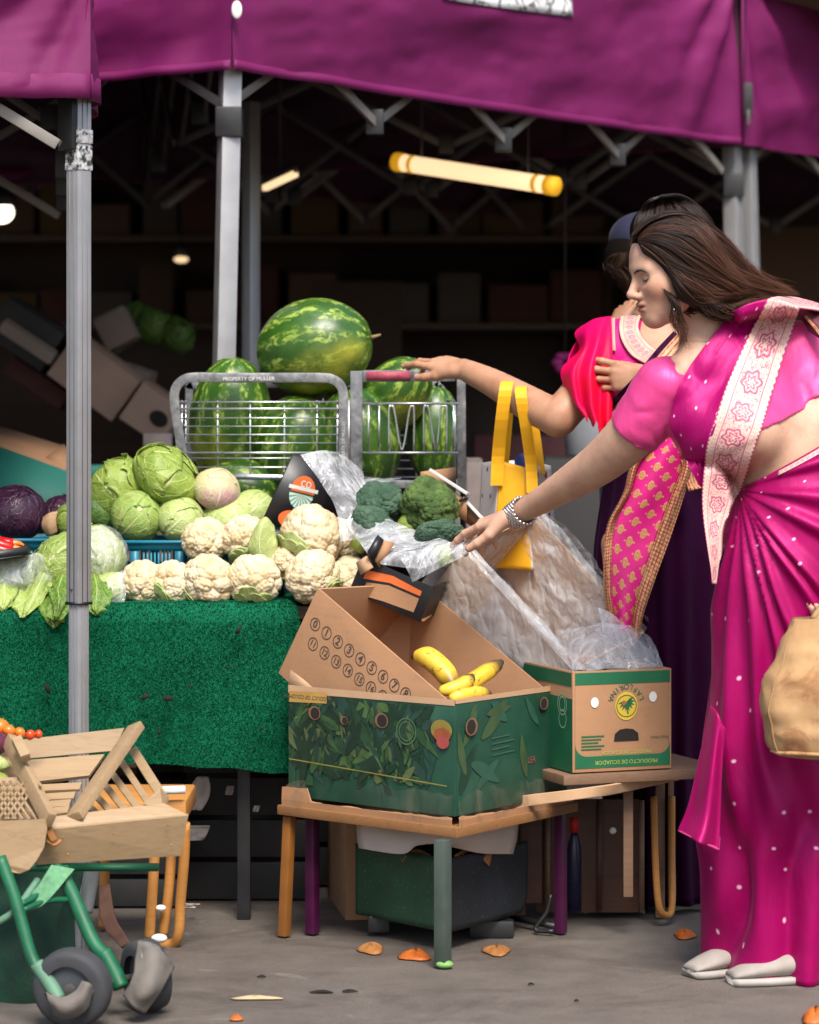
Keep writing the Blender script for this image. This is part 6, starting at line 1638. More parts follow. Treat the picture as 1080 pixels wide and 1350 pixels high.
while x_ < .75:
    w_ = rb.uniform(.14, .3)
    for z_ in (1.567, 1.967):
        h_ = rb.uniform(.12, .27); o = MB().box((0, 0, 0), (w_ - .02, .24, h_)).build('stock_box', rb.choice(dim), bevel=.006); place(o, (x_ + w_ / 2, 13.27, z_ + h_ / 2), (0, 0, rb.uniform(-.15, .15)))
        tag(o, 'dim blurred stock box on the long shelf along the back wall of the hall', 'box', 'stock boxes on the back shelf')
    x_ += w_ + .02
bk2 = thing('bucket', 'pale grey bucket in the hall beneath the fluttering red sleeve', 'bucket', P(778, 580, 9.0))
p0 = P(778, 600, 9.0); MB().tube([p0 + V3(0, 0, -.0), p0 + V3(0, 0, .15)], [.075, .09], 24).build('bucket_body', simple('pale_bucket', (.2, .21, .23), .5, .1), bk2, bevel=.003); MB().tube([p0 + V3(0, 0, .145), p0 + V3(0, 0, .158)], .096, 24).build('bucket_rim', M['white_p'], bk2)
cardbox('dark stand in the hall under the pale grey bucket', (p0.x, 9.0, 0), (.3, .3, p0.z - .008), 0, M['dk'], 'box')
pk = thing('paper_flower', 'dim pink paper flower hanging in the dark hall', 'flower', P(748, 478, 10))
for k in range(6): 
    q = P(745 + 10 * math.cos(k * 1.05), 478 + 9 * math.sin(k * 1.05), 10.); MB().ball(q, (.022, .012, .016), 12, 8).build('petal', simple('pink_petal', (.30, .02, .16), .7), pk)
MB().tube([P(745, 470, 10), (P(745, 0, 10).x, 10, 2.55)], .004, 6).build('string', M['black'], pk)
# ================================================================ people
def skin_mat(name, c, lip=(.40, .15, .13)):
    t = NT(name, Roughness=.5); v = t.coord(); c = np.array(c)
    t.set(t.b, {'Subsurface Weight': .12, 'Subsurface Radius': (.012, .005, .003), 'Subsurface Scale': 1., 'Specular IOR Level': .35})
    a = t.noise(16, 4, .55, v); b = t.noise(190, 3, .6, v)
    base = t.ramp(t.math('ADD', t.math('MULTIPLY', a, .75), t.math('MULTIPLY', b, .25)), [(.3, tuple(c * (.80, .70, .66))), (.55, tuple(c)), (.75, tuple(c * 1.1))])
    base = t.mix(t.math('MULTIPLY', t.attr('blush'), .6), base, tuple(c * (1.0, .66, .62)))
    t.col(t.mix(t.attr('lip'), base, lip)); t.bump(b, .08, .001); return t.done()
M['skin1'] = skin_mat('fair_skin', (.56, .335, .235)); M['skin2'] = skin_mat('tan_skin', (.42, .225, .135)); M['skin3'] = skin_mat('brown_skin', (.30, .155, .09))
M['nail'] = simple('nail', (.50, .24, .2), .25, .08); M['nail_d'] = simple('dark_nail', (.02, .012, .014), .2, .1)

def frame(f, up=(0, 0, 1)):
    f = np.array(f, float); f /= np.linalg.norm(f); s = np.cross(np.array(up, float), f); s /= np.linalg.norm(s); return f, np.cross(f, s), s   # forward, up, left

def head_prims(S, C, yaw_dir, pitch, hs, roll=0.):
    """head facing yaw_dir (horizontal), bowed by pitch; returns local->world map"""
    h = np.array(yaw_dir, float); h /= np.linalg.norm(h); z = np.array((0, 0, 1.)); f = h * math.cos(pitch) - z * math.sin(pitch)
    s = np.cross(z, h); u = np.cross(f, s)
    if roll: u, s = u * math.cos(roll) + s * math.sin(roll), s * math.cos(roll) - u * math.sin(roll)
    R = np.stack([f, u, s], 1); C = np.array(C, float)
    L = lambda a, b, c: C + hs * (f * a + u * b + s * c)
    E = lambda p, r, k=.012, op=1: S.ell(L(*p), np.array(r) * hs, R, k * hs, op)
    Cp = lambda a, b, ra, rb, k=.012: S.cap(L(*a), L(*b), ra * hs, rb * hs, k * hs)
    E((-.008, .026, 0), (.098, .083, .074)); E((.042, .03, 0), (.05, .056, .062), .03)
    E((.043, -.035, 0), (.046, .082, .056), .03)
    for q in (1, -1): Cp((.006, -.07, .046 * q), (.070, -.104, .012 * q), .022, .017, .03)
    E((.078, -.103, 0), (.016, .015, .02), .018); E((.072, -.066, 0), (.026, .03, .032), .025)
    for q in (1, -1):
        E((.060, -.030, .038 * q), (.028, .026, .024), .025)
        Cp((.087, .014, .010 * q), (.077, .013, .044 * q), .010, .009, .018)
    for q in (1, -1): E((.098, -.008, .031 * q), (.018, .013, .019), .014, -1)
    for q in (1, -1): E((.0755, -.007, .031 * q), (.0135, .0125, .0145), .004); 
    Cp((.089, .002, 0), (.1135, -.036, 0), .0085, .0095, .012); E((.1145, -.040, 0), (.0105, .0085, .0095), .008)
    for q in (1, -1): E((.101, -.046, .0115 * q), (.011, .0075, .0075), .007)
    E((.0965, -.0655, 0), (.0105, .0062, .022), .006); E((.0945, -.0785, 0), (.0105, .007, .019), .005)
    E((.102, -.0715, 0), (.008, .0016, .022), .003, -1)
    for q in (1, -1): E((-.006, -.02, .075 * q), (.018, .03, .009), .008)
    return L, R

def hand(S, W, d, n, thumb_sign, sc, curls, spread, tdir, lens=None):
    """palm, four jointed fingers and a thumb; d towards the fingertips, n out of the back of the hand"""
    d = np.array(d, float); d /= np.linalg.norm(d); n = np.array(n, float); n -= d * (n @ d); n /= np.linalg.norm(n); s = np.cross(d, n) * thumb_sign
    tips = []
    S.ell(W + d * .045 * sc - n * .004, np.array((.050, .015, .036)) * sc, np.stack([d, n, s], 1), .015)
    off = (.029, .0095, -.0095, -.027); out = (.086, .091, .086, .077)
    L = ((.043, .026, .021), (.047, .029, .022), (.043, .027, .021), (.034, .021, .018))
    for i in range(4):
        kn = W + (d * out[i] + s * off[i] - n * .003 * abs(i - 1)) * sc
        S.cap(W + s * off[i] * .45 * sc + d * .01, kn, .0135 * sc, .0108 * sc, .012)
        p = kn; a = 0.; sp = spread[i]; r = .0096 * (1, 1, .95, .86)[i] * sc
        ds = d * math.cos(sp) + s * math.sin(sp)
        for j in range(3):
            a += math.radians(curls[i][j]); q = p + (ds * math.cos(a) - n * math.sin(a)) * L[i][j] * sc
            S.cap(p, q, r, r * .90, .0035); p = q; r *= .90
        e = ds * math.cos(a) - n * math.sin(a); nn = n * math.cos(a) + ds * math.sin(a); tips.append((p, e, nn, s, r))
    td = d * tdir[0] + s * tdir[1] + n * tdir[2]; td /= np.linalg.norm(td)
    b = W + (d * .022 + s * .020) * sc; c = b + td * .045 * sc; td2 = td * .85 + d * .5; td2 /= np.linalg.norm(td2); e1_ = c + td2 * .034 * sc; e2_ = e1_ + (td2 * .9 + d * .3) / np.linalg.norm(td2 * .9 + d * .3) * .024 * sc
    S.cap(b, c, .0165 * sc, .0125 * sc, .015); S.cap(c, e1_, .0118 * sc, .0102 * sc, .005); S.cap(e1_, e2_, .0102 * sc, .0086 * sc, .004)
    tn = np.cross(td2, np.cross(n, td2)); tips.append((e2_, td2, tn / np.linalg.norm(tn), s, .009 * sc))
    return tips

def nails(tips, mat, parent, idx=range(5)):
    for i in idx:
        p, e, nn, s, r = tips[i]; sd_ = np.cross(e, nn)
        MB().ball(p + nn * r * .78 - e * .001, (.0068, .0018, .0048), 12, 8, np.stack([e, nn, sd_], 1)).build('fingernail', mat, parent)

def smin(a, b, k):
    h = np.maximum(k - np.abs(a - b), 0) / k; return np.minimum(a, b) - h * h * k / 4
def plane(p, n):
    p = np.array(p, float); n = np.array(n, float); n /= np.linalg.norm(n); return lambda X: (X - p) @ n
def boxd(lo, hi, m=0.):
    lo = np.array(lo) + m; hi = np.array(hi) - m
    return lambda X: np.max(np.maximum(lo - X, X - hi), axis=1)
def bodymesh(name, S, lo, hi, fine, mat, parent, lipfn=None, step=.006):
    """one continuous skin: coarse body plus fine head and hands from the same field"""
    bx = [boxd(a, b, .004) for a, b, h in fine]
    def coarse(X):
        d = S(X)
        for b in bx: d = np.maximum(d, -b(X))
        return d
    v, q = surfnet(coarse, lo, hi, step); vs = [v]; fs = [q]; b = len(v)
    for a, c, h in fine:
        v, q = surfnet(S, a, c, h); vs.append(v); fs.append(q + b); b += len(v)
    v = np.concatenate(vs); q = np.concatenate(fs)
    lip, bl = lipfn(v) if lipfn else (np.zeros(len(v)), np.zeros(len(v)))
    m = MB(); m.add(v, q.tolist()); return m.build(name, mat, parent, cols={'lip': lip, 'blush': bl})
def face_cols(L, hs):
    def fn(v):
        lip = np.zeros(len(v)); bl = np.zeros(len(v))
        for c, r in (((.0985, -.0662, 0), (.010, .0056, .021)), ((.0965, -.0785, 0), (.010, .0062, .018))):
            R_ = np.stack([(L(1, 0, 0) - L(0, 0, 0)), (L(0, 1, 0) - L(0, 0, 0)), (L(0, 0, 1) - L(0, 0, 0))], 1) / hs
            q = ((v - L(*c)) @ R_) / (np.array(r) * hs); lip = np.maximum(lip, np.clip((1.25 - np.linalg.norm(q, axis=1)) * 3, 0, 1))
        for c, r in (((.065, -.038, .045), .028), ((.065, -.038, -.045), .028), ((.118, -.042, 0), .014)):
            bl = np.maximum(bl, np.clip(1.2 - np.linalg.norm(v - L(*c), axis=1) / (r * hs), 0, 1))
        return lip, bl
    return fn

def strands(guides, fn, count, z0, fallback, seed, jit=4., r=.0011, lift=(.001, .008), nseg=26, mat=None, parent=None, name='hair_strands', lens=(.75, 1.), wave=0.):
    """hair as many fine tapering strands following guide lines (photo pixels) laid over the hair volume"""
    rr = np.random.RandomState(seed); G = np.stack([cr(np.array(g, float), nseg) for g in guides]); ng = len(G)
    T = rr.uniform(0, ng - 1, count); clump = np.round(T * 9) / 9; T = T * .55 + clump * .45
    GI = cr(G, 200); P2 = GI[np.clip((T / (ng - 1) * 199).astype(int), 0, 199)]
    w = np.linspace(0, 1, nseg)[None, :, None]; ph = rr.uniform(0, 6.28, (count, 1, 2))
    P2 = P2 + rr.normal(0, jit * .4, (count, 1, 2)) * (.25 + w) + jit * .3 * np.sin(w * rr.uniform(3, 9, (count, 1, 1)) + ph) * w + wave * np.sin(w * 8.5 + np.stack([np.sin(clump * 37.) * 9, np.cos(clump * 53.) * 9], -1)[:, None]) * w ** .7
    ln = rr.uniform(*lens, (count, 1)); tt = np.linspace(0, 1, nseg)[None] * ln * (nseg - 1); i0 = np.minimum(tt.astype(int), nseg - 2); f = (tt - i0)[..., None]
    ar = np.arange(count)[:, None]; P2 = P2[ar, i0] * (1 - f) + P2[ar, i0 + 1] * f
    z = drape(fn, P2[..., 0], P2[..., 1], z0, 0.); ok = z < z0 + .45
    fb = np.array([cr(np.array(fallback), nseg)]) * np.ones((count, 1)); z = np.where(ok, z, fb)
    z = z - rr.uniform(lift[0], lift[1], (count, 1)) - (.014 if wave else 0.) * (.5 + .5 * np.sin(clump * 71.))[:, None] * np.linspace(.15, 1, nseg)[None]
    for _ in range(3): z[:, 1:-1] = (z[:, :-2] + z[:, 1:-1] * 2 + z[:, 2:]) / 4
    X = np.stack([(P2[..., 0] - CX) / K * z, z, EYE - (P2[..., 1] - HY) / K * z], -1)
    D = np.gradient(X, axis=1); D /= np.linalg.norm(D, axis=-1, keepdims=True) + 1e-9
    sA = np.cross(D, np.array((0, 1, 0.))); sA /= np.linalg.norm(sA, axis=-1, keepdims=True) + 1e-9; sB = np.cross(D, sA)
    rad = (r * rr.uniform(.6, 1.25, (count, 1)) * np.interp(np.linspace(0, 1, nseg), [0, .6, 1], [1, .85, .2])[None])[..., None]
    V = np.stack([X + (sA * math.cos(a) + sB * math.sin(a)) * rad for a in (0, 2.094, 4.189)], 2).reshape(-1, 3)
    base = (np.arange(count)[:, None, None, None] * nseg + np.arange(nseg - 1)[None, :, None, None]) * 3; k = np.arange(3)[None, None, :, None]
    qd = np.concatenate([base + k, base + (k + 1) % 3, base + 3 + (k + 1) % 3, base + 3 + k], -1).reshape(-1, 4)
    sh = np.repeat(rr.uniform(0, 1, count), nseg * 3); tv = np.tile(np.repeat(np.linspace(0, 1, nseg), 3), count)
    m = MB(); m.add(V, qd.tolist()); return m.build(name, mat, parent, cols={'shade': sh, 'along': tv})
def hair_mat(name, c0, c1, tip):
    t = NT(name, Roughness=.48); t.set(t.b, {'Specular IOR Level': .3})
    t.col(t.mix(t.ramp(t.attr('along'), [(.45, 0), (1, .9)]), t.ramp(t.attr('shade'), [(0, c0), (.8, c1), (1, tip)]), tip)); return t.done()
M['hair1'] = hair_mat('dark_brown_hair', (.006, .0035, .003), (.032, .015, .0095), (.11, .042, .022))
M['hair2'] = hair_mat('black_brown_hair', (.005, .004, .0035), (.024, .014, .010), (.06, .028, .018))
M['hairbase'] = simple('hair_under', (.006, .004, .0035), .9, .3, spec=.05)

# ---------------------------------------------------------------- cloth for the saris
def sari_mat(name, c, hi, su, sv, dot=.055, rough=.46, dotcol=(.75, .42, .55), sheen=.1, fold=True, metal=.2):
    t = NT(name, Roughness=rough); c = np.array(c); t.set(t.b, {'Sheen Weight': sheen, 'Sheen Roughness': .3, 'Sheen Tint': (*hi, 1), 'Specular IOR Level': .5, 'Metallic': metal, 'Specular Tint': (*hi, 1), 'Anisotropic': .5})
    uv = t.n('ShaderNodeTexCoord').outputs['UV']; mp = t.n('ShaderNodeMapping', None, Vector=uv, Scale=(su, sv, 1)).outputs[0]
    base = t.ramp(t.noise(14, 4), [(.3, tuple(c * .9)), (.7, tuple(c * 1.08))])
    if dot:
        vo = t.n('ShaderNodeTexVoronoi', {'voronoi_dimensions': '2D', 'feature': 'F1'}, Vector=mp, Scale=1., Randomness=.55).outputs[0]
        k = t.ramp(vo, [(dot, 1), (dot + .03, 0)]); base = t.mix(k, base, dotcol)
    t.col(base)
    h = t.noise(9, 4, .5, t.coord('Object', (1.6, 1.6, .5)), .8)
    t.bump(t.math('ADD', t.math('MULTIPLY', h, 1. if fold else .3), t.math('MULTIPLY', t.noise(1400, 1), .04)), .4, .012); return t.done()
def border_mat(name, ground, ink, n, scale=1., metal=0., edge=.16):
    """woven border: toothed edges, dot rows, rules and a scroll of roundels; u across, v along"""
    t = NT(name, Roughness=.5, Metallic=metal); u, v = t.uv()
    vn = t.math('MULTIPLY', v, n); fv = t.math('SUBTRACT', t.math('FRACT', vn), .5); uc = t.math('SUBTRACT', u, .5)
    x = t.math('MULTIPLY', uc, 1.5 * scale); r = t.math('SQRT', t.math('ADD', t.math('MULTIPLY', x, x), t.math('MULTIPLY', t.math('MULTIPLY', fv, fv), 1.)))
    an = t.math('ARCTAN2', x, fv)
    pet = t.math('MULTIPLY', t.math('SINE', t.math('MULTIPLY', an, 6.)), .045)
    rr_ = t.math('ADD', r, pet); ring = t.ramp(t.math('ABSOLUTE', t.math('SUBTRACT', rr_, .30)), [(.025, 1), (.05, 0)])
    core = t.ramp(t.math('ABSOLUTE', t.math('SUBTRACT', rr_, .15)), [(.02, 1), (.04, 0)])
    vec = t.n('ShaderNodeCombineXYZ', None, X=t.math('MULTIPLY', u, 7.), Y=t.math('MULTIPLY', vn, 3.6)).outputs[0]
    scr = t.ramp(t.math('ABSOLUTE', t.math('SUBTRACT', t.noise(1.3, 2, .5, vec, 1.5), .5)), [(.02, .8), (.05, 0)])
    cen = t.ramp(t.math('ABSOLUTE', uc), [(.27, 1), (.29, 0)])
    k = t.math('MULTIPLY', t.math('MAXIMUM', t.math('MAXIMUM', ring, core), scr), cen)
    rule = t.ramp(t.math('ABSOLUTE', t.math('SUBTRACT', t.math('ABSOLUTE', uc), .30)), [(.008, 1), (.02, 0)])
    du = t.math('SUBTRACT', t.math('FRACT', t.math('MULTIPLY', u, 16.)), .5); dv = t.math('SUBTRACT', t.math('FRACT', t.math('MULTIPLY', v, n * 6.)), .5)
    dots = t.ramp(t.math('SQRT', t.math('ADD', t.math('MULTIPLY', du, du), t.math('MULTIPLY', dv, dv))), [(.16, 1), (.26, 0)])
    side = t.ramp(t.math('ABSOLUTE', uc), [(.34, 0), (.35, 1), (.40, 1), (.41, 0)])
    tooth = t.math('GREATER_THAN', t.math('ABSOLUTE', uc), t.math('SUBTRACT', .495, t.math('MULTIPLY', t.math('ABSOLUTE', dv), .09)))
    k = t.math('MAXIMUM', t.math('MAXIMUM', k, t.math('MULTIPLY', rule, .8)), t.math('MAXIMUM', t.math('MULTIPLY', dots, side), tooth), clamp=True)
    t.col(t.mix(t.math('MULTIPLY', k, .92), t.mix(t.noise(60, 3), ground, tuple(np.array(ground) * .8)), ink)); t.bump(t.math('SUBTRACT', 1., k), .25, .002); return t.done()

def gold_mat():
    t = NT('gold_striped_border', Roughness=.5, Metallic=.2); u, v = t.uv()
    f = t.math('ABSOLUTE', t.math('SUBTRACT', t.math('FRACT', t.math('MULTIPLY', u, 4.)), .5)); d = t.math('ABSOLUTE', t.math('SUBTRACT', t.math('FRACT', t.math('MULTIPLY', v, 60.)), .5))
    k = t.math('MAXIMUM', t.ramp(f, [(.12, 1), (.2, 0)]), t.math('MULTIPLY', t.ramp(d, [(.16, 1), (.26, 0)]), .7)); k = t.math('MULTIPLY', k, t.ramp(t.noise(120, 2), [(.35, .4), (.55, 1)]))
    t.col(t.mix(k, (.58, .30, .13), (.20, .008, .03))); t.bump(k, .4, .002); return t.done()
M['sari1'] = sari_mat('magenta_satin', (.33, .0009, .105), (1., .45, .75), 2.6, 6, .035)
M['sari1s'] = sari_mat('magenta_satin_skirt', (.30, .0006, .085), (1., .4, .7), 13, 13, .028)
M['blouse1'] = sari_mat('pink_satin_blouse', (.70, .060, .24), (1., .65, .8), 1, 1, 0, .42, metal=.15)
M['cream_b'] = border_mat('cream_woven_border', (.74, .50, .42), (.40, .03, .13), 11)
M['sari2'] = sari_mat('dark_purple_velvet', (.011, .0006, .0085), (.4, .1, .4), 1, 1, 0, .6, sheen=.15, metal=0.)
M['blouse2'] = sari_mat('magenta_blouse', (.46, .0, .15), (1., .4, .7), 1, 1, 0, .5, metal=0.)
M['gold_b'] = gold_mat()
M['gold_n'] = border_mat('gold_neckline', (.68, .40, .28), (.42, .01, .14), 12, 1.4)
M['sleeve2'] = None
t = NT('red_chiffon', Roughness=.5); t.set(t.b, {'Alpha': .92, 'Specular IOR Level': .15}); t.col(t.ramp(t.noise(7, 3), [(.38, (.62, .0, .10)), (.62, (.80, .003, .04))])); t.bump(t.noise(22, 3), .3, .005); M['sleeve2'] = t.done()

def motif_mat():
    t = NT('pink_cloth_with_gold_roundels', Roughness=.5); u, v = t.uv()
    uu = t.math('MULTIPLY', u, 3.6); vv = t.math('ADD', t.math('MULTIPLY', v, 10.5), t.math('MULTIPLY', t.math('FLOOR', uu), .5))
    a = t.math('SUBTRACT', t.math('FRACT', uu), .5); b = t.math('SUBTRACT', t.math('FRACT', vv), .5)
    r = t.math('SQRT', t.math('ADD', t.math('MULTIPLY', a, a), t.math('MULTIPLY', t.math('MULTIPLY', b, b), 1.15)))
    an = t.math('ARCTAN2', a, b); rr_ = t.math('ADD', r, t.math('MULTIPLY', t.math('SINE', t.math('MULTIPLY', an, 9.)), .018))
    ball = t.ramp(rr_, [(.25, 1), (.28, 0)]); inn = t.ramp(t.math('ABSOLUTE', t.math('SUBTRACT', r, .13)), [(.02, .6), (.04, 0)])
    line = t.math('MULTIPLY', t.math('LESS_THAN', t.math('ABSOLUTE', b), .045), t.math('GREATER_THAN', a, .2))
    line2 = t.math('MULTIPLY', t.math('LESS_THAN', t.math('ABSOLUTE', b), .045), t.math('LESS_THAN', a, -.36))
    k = t.math('MAXIMUM', t.math('MAXIMUM', line, line2), ball, clamp=True)
    c = t.mix(k, t.ramp(t.noise(20, 3), [(.3, (.50, .004, .15)), (.7, (.64, .008, .2))]), (.50, .26, .09)); t.col(t.mix(t.math('MULTIPLY', inn, ball), c, (.40, .06, .09))); t.bump(k, .4, .002); return t.done()
M['motif'] = motif_mat()

def dsheet(fn, rows, z0, off, R=60, C=40, fold=None, zadd=None, seed=1, zmax=.5, smooth=6):
    """sheet whose control grid is in photo pixels, laid at the depth where it meets the body"""
    g = patch(np.array(rows, float)[..., :2], R, C); z = drape(fn, g[..., 0], g[..., 1], z0, off); bad = z > z0 + zmax - .02
    if bad.any():
        good = ~bad; z = np.where(bad, np.median(z[good]) if good.any() else z0 + .2, z)
    for _ in range(smooth):
        zp = np.pad(z, 1, mode='edge'); z = np.minimum(z, (zp[:-2, 1:-1] + zp[2:, 1:-1] + zp[1:-1, :-2] + zp[1:-1, 2:]) / 4 + .002)
        zp = np.pad(z, 1, mode='edge'); z = (z * 2 + (zp[:-2, 1:-1] + zp[2:, 1:-1] + zp[1:-1, :-2] + zp[1:-1, 2:]) / 4) / 3
    if zadd is not None: z = z + patch(np.array(zadd, float)[..., None], R, C)[..., 0]
    X = np.stack([(g[..., 0] - CX) / K * z, z, EYE - (g[..., 1] - HY) / K * z], -1)
    if fold is not None: X = X + normals(X) * fold(g, X)[..., None]
    return X

# ================================================================ woman in the pink sari
w1 = thing('person', 'woman in a magenta satin sari with cream border reaching for the broccoli', 'person', P(1010, 1290, 5.95))
S1 = SDF(); ARM_R = SDF(); ARM_L = SDF(); TOR = SDF()
for S in (S1, TOR):
    S.ell(A(1060, 690, 6.04), (.12, .10, .13)); S.cap(A(1058, 690, 6.04), A(1028, 600, 6.05), .110, .100, .03)
    S.cap(A(1028, 600, 6.05), A(972, 515, 6.06), .102, .112, .03)
    S.cap(A(905, 503, 6.03), A(1045, 470, 6.10), .052, .058, .06)
    S.ell(A(929, 563, 5.985), (.066, .07, .066), None, .04); S.ell(A(985, 570, 5.945), (.07, .066, .066), None, .05)
    S.cap(A(945, 475, 6.06), A(1030, 460, 6.1), .055, .05, .05)
limb((S1, ARM_R), [A(876, 510, 6.0), A(838, 566, 6.03), A(797, 606, 6.10), A(756, 634, 6.18), A(715, 659, 6.26), A(681, 679, 6.32)], [.059, .0535, .0455, .0375, .0285, .0225], 24)
for S in (S1, ARM_L):
    S.cap(A(1050, 468, 6.09), A(1088, 560, 6.04), .062, .056, .04); S.cap(A(1088, 560, 6.04), A(1112, 640, 6.0), .054, .047, .02)
    S.cap(A(1112, 640, 6.0), A(1116, 740, 5.86), .045, .028, .02)
S1.cap(A(916, 400, 6.03), A(948, 470, 6.06), .046, .056, .03)
S1.cap(A(925, 430, 6.02), A(915, 480, 6.0), .02, .03, .05)
for dx, z in ((-38, 5.96), (38, 6.06)):
    S1.cap(A(1050 + dx, 720, 6.03), A(1028 + dx, 980, 6.0), .085, .06, .03); S1.cap(A(1028 + dx, 980, 6.0), A(1010 + dx, 1240, 5.98), .058, .036, .02)
HS1 = .90
HC1 = A(888, 353, 6.0); L1, RH1 = head_prims(S1, HC1, (-.966, -.259, 0), math.radians(13), HS1)
wr = A(681, 679, 6.32); hd = A(596, 697, 6.44) - wr
tips1 = hand(S1, wr, hd, (.1, -.40, .9), 1 if np.cross(hd, (.1, -.40, .9))[1] < 0 else -1, 1.0, ((10, 14, 8), (24, 24, 12), (34, 32, 16), (40, 34, 18)), (.10, .02, -.06, -.14), (.62, .55, -.45))
wl = A(1116, 745, 5.86); tipsL = hand(S1, wl, (-.05, .0, -1), (.9, .3, 0), -1, .95, ((50, 60, 40),) * 4, (0, 0, 0, 0), (.5, .6, -.4))
lo = A(800, 700, 6.4); 
body1 = bodymesh('skin', S1, (.10, 5.62, .02), (1.02, 6.48, 1.62),
                 [(HC1 - .155, HC1 + .155, .0022), (np.array((.045, 6.20, .83)), np.array((.252, 6.52, 1.03)), .0017)], M['skin1'], w1, face_cols(L1, HS1))
nails(tips1, M['nail'], w1, (0, 1, 4))
# face details laid on the skin
def facial(pts, r, mat, name, parent, fn, z0, off=.0006):
    g = cr(np.array(pts, float), 16); z = drape(fn, g[:, 0], g[:, 1], z0, off); X = np.stack([(g[:, 0] - CX) / K * z, z, EYE - (g[:, 1] - HY) / K * z], -1)
    MB().tube(X, np.interp(np.linspace(0, 1, 16), [0, .25, .7, 1], [.5, 1, .9, .25]) * r, 6).build(name, mat, parent)
e_ = lambda a, b, c: L1(a, b, c)
def on_face(pts, r, mat, name, L, S, parent, col=None):
    """curve given in head coordinates, snapped to the skin surface"""
    c = cr(np.array([L(*p) for p in pts]), 18)
    fdir = L(1, 0, 0) - L(0, 0, 0); fdir /= np.linalg.norm(fdir); c = c + fdir * .03
    for _ in range(30): c = c - fdir[None] * (.7 * S(c))[:, None]
    MB().tube(c, np.interp(np.linspace(0, 1, 18), [0, .3, .7, 1], [.55, 1, .85, .25]) * r, 6).build(name, mat, parent)
M['brow'] = simple('eyebrow', (.012, .008, .007), .8, .3)
def eyes(L, S, parent):
    for q in (1, -1):
        on_face([(.08, .008, .012 * q), (.08, .0125, .026 * q), (.08, .0115, .040 * q), (.08, .005, .051 * q)], .0026, M['brow'], 'eyebrow', L, S, parent)
        on_face([(.08, -.0095, .0185 * q), (.08, -.0135, .028 * q), (.08, -.0135, .037 * q), (.08, -.0085, .049 * q)], .0017, M['brow'], 'eyelashes', L, S, parent)
        on_face([(.08, .0005, .019 * q), (.08, .004, .030 * q), (.08, .0015, .043 * q)], .0005, simple('lid_crease', (.20, .09, .06), .7), 'lid_crease', L, S, parent)
eyes(L1, S1, body1)

# hair
HB = SDF()
HB.ell(L1(-.018, .030, 0), np.array((.100, .087, .080)) * HS1, RH1); HB.ell(L1(.028, .064, .0), np.array((.05, .038, .062)) * HS1, RH1, .03)
HB.cap(A(918, 352, 6.0), A(958, 375, 6.02), .060, .036, .04); HB.cap(A(958, 375, 6.02), A(998, 388, 6.05), .036, .008, .03); HB.cap(A(905, 378, 5.95), A(930, 392, 5.97), .03, .03, .03)
HB.ell(L1(.098, -.045, 0), np.array((.076, .088, .10)) * HS1, RH1, .02, -1)
hp, hq = sdf_mesh(HB, [(HC1 - (.12, .16, .14), HC1 + (.24, .18, .16), .0045)])
m = MB(); m.add(hp, hq.tolist()); hair1 = m.build('hair', M['hairbase'], w1)
GA = [[(836, 309), (856, 291), (886, 284), (919, 292), (949, 318), (977, 351), (1005, 375), (1044, 391)],
      [(837, 311), (858, 294), (887, 287), (919, 296), (948, 322), (976, 354), (1003, 377), (1042, 392)],
      [(841, 312), (861, 300), (890, 299), (920, 311), (948, 337), (978, 364), (1008, 382), (1046, 396)],
      [(842, 316), (862, 311), (890, 317), (920, 334), (950, 357), (980, 375), (1008, 388), (1030, 394)],
      [(843, 320), (862, 324), (885, 339), (912, 358), (942, 375), (970, 387), (995, 393), (1012, 396)],
      [(845, 324), (861, 334), (878, 354), (898, 375), (924, 391), (950, 397), (975, 397), (990, 398)],
      [(847, 328), (859, 342), (873, 362), (888, 382), (906, 397), (928, 402), (948, 402), (962, 400)],
      [(848, 331), (860, 347), (874, 370), (888, 392), (904, 408), (926, 411), (948, 409), (968, 404)]]
FB = [5.96, 5.96, 5.97, 5.98, 6.0, 6.02, 6.04, 6.06]
strands(GA, HB, 4600, 5.75, FB, 1, 5.5, .00105, (.001, .014), wave=9., mat=M['hair1'], parent=hair1)
strands([GA[0], GA[1], GA[2]], HB, 260, 5.75, FB, 2, 15., .0006, (.004, .022), mat=M['hair1'], parent=hair1, name='flyaway_hair', lens=(.7, 1.))
GB = [[(860, 350), (871, 367), (876, 384), (884, 399), (882, 417), (890, 434), (896, 446), (887, 455)], [(866, 356), (880, 375), (885, 391), (894, 409), (893, 427), (900, 441), (895, 455), (883, 463)], [(872, 363), (888, 383), (897, 401), (899, 417), (907, 431), (904, 445), (912, 456), (922, 460)]]
FBB = [5.93, 5.92, 5.915, 5.915, 5.92, 5.92, 5.92, 5.925]
GC = [[(876, 350), (897, 378), (918, 398), (943, 407), (965, 400), (988, 405)], [(884, 352), (910, 384), (936, 408), (960, 413), (982, 404), (1004, 410)], [(900, 350), (930, 380), (956, 400), (980, 404), (1004, 398), (1030, 406)]]
strands(GC, HB, 340, 5.75, [5.94, 5.93, 5.94, 5.97, 6.0, 6.03], 14, 9., .0008, (.004, .018), mat=M['hair1'], parent=hair1, name='loose_locks', wave=8.)
strands(GB, HB, 110, 5.75, FBB, 3, 6., .00065, (.001, .006), mat=M['hair1'], parent=hair1, name='face_lock')
M['silver'] = simple('silver', (.62, .58, .58), .25, .15, 60, metal=.9); M['gold'] = simple('gold', (.62, .38, .14), .3, .15, 60, metal=.8)
er = MB(); ep = A(889, 398, 5.918)
for k, (dz, r) in enumerate(((0, .004), (-.008, .003), (-.016, .005), (-.024, .003))): er.ball(ep + (0, 0, dz), r, 10, 8)
er.build('earring', M['silver'], w1)
